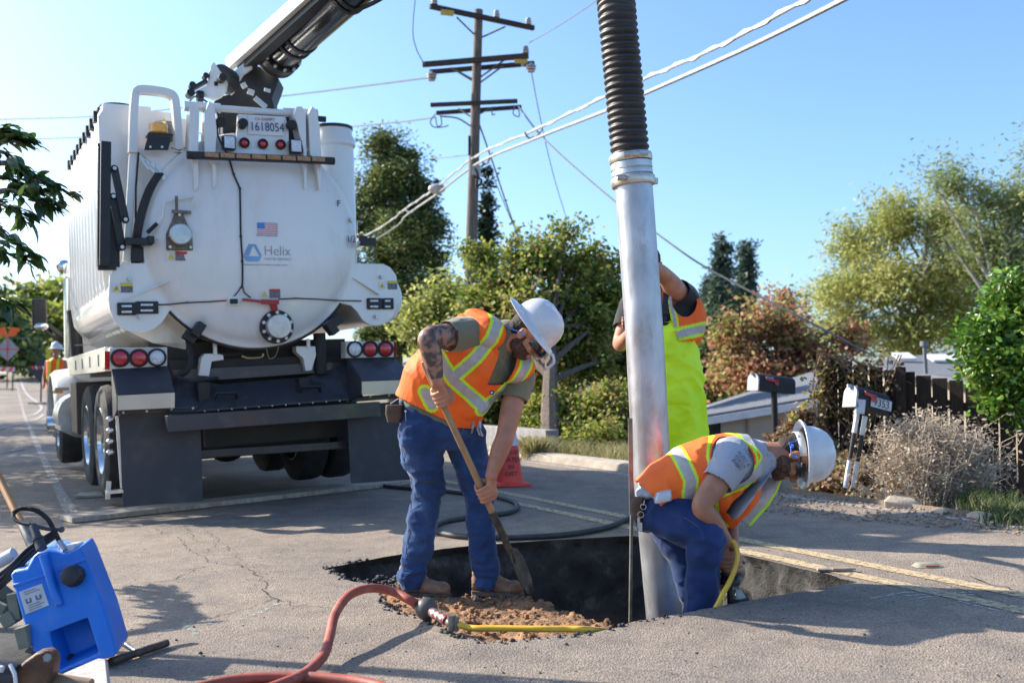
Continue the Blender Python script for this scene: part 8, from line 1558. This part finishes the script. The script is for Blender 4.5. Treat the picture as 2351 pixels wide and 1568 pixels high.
# ---------------------------------------------------------------- far worker by the truck fender
c = P(130, 800, 22.5); g_ = Vector((c.x, c.y, zroad(c.x, c.y))); w4 = empty('person', g_, None, 'distant worker in orange vest and white hat beyond the front of the truck', 'person'); B4 = lambda x, y, z: g_ + Vector((x, y, z)); ht4 = c.z - g_.z - .02; k4 = ht4 / 1.66
mb = MB(); mb.loft([(B4(0, 0, .9 * k4), Vector((.17, 0, 0)), Vector((0, .12, 0))), (B4(0, 0, 1.2 * k4), Vector((.19, 0, 0)), Vector((0, .13, 0))), (B4(0, 0, 1.42 * k4), Vector((.2, 0, 0)), Vector((0, .11, 0))), (B4(0, 0, 1.5 * k4), Vector((.07, 0, 0)), Vector((0, .07, 0)))], 20)
M4 = Matrix.Translation(B4(0, 0, 1.64 * k4)); head_shape(mb, M4)
for s in (-1, 1): limb(mb, [B4(s * .19, 0, 1.4 * k4), B4(s * .25, -.02, 1.12 * k4), B4(s * .2, -.15, .95 * k4)], [.055, .045, .03]); limb(mb, [B4(s * .09, 0, .9 * k4), B4(s * .1, 0, .48 * k4), B4(s * .11, 0, .08)], [.09, .065, .045]); limb(mb, [B4(s * .2, -.15, .95 * k4), B4(s * .19, -.19, .89 * k4)], [.03, .025]); mb.ell(B4(s * .11, -.05, .05), (.05, .13, .05))
remesh(mb, 'body', SKIN2, .012, w4, 2)
mb = MB(); mb.loft([(B4(0, 0, .82 * k4), Vector((.19, 0, 0)), Vector((0, .14, 0))), (B4(0, 0, 1.2 * k4), Vector((.215, 0, 0)), Vector((0, .155, 0))), (B4(0, 0, 1.42 * k4), Vector((.215, 0, 0)), Vector((0, .13, 0))), (B4(0, 0, 1.48 * k4), Vector((.1, 0, 0)), Vector((0, .09, 0)))], 24)
remesh(mb, 'safety_vest', [ORV, LIM, SILV], .012, w4, 2, None, lambda p, n_: 1 if (abs(abs(p.x - g_.x) - .09) < .025 and p.z - g_.z > 1.1 * k4) or abs(p.z - g_.z - 1.08 * k4) < .03 else 0)
mb = MB()
for s in (-1, 1): limb(mb, [B4(s * .09, 0, .9 * k4), B4(s * .1, 0, .48 * k4), B4(s * .11, 0, .1)], [.105, .085, .075])
remesh(mb, 'trousers', DEN2, .012, w4, 2); hat(w4, M4 @ Matrix.Translation((0, 0, .05)), .1)
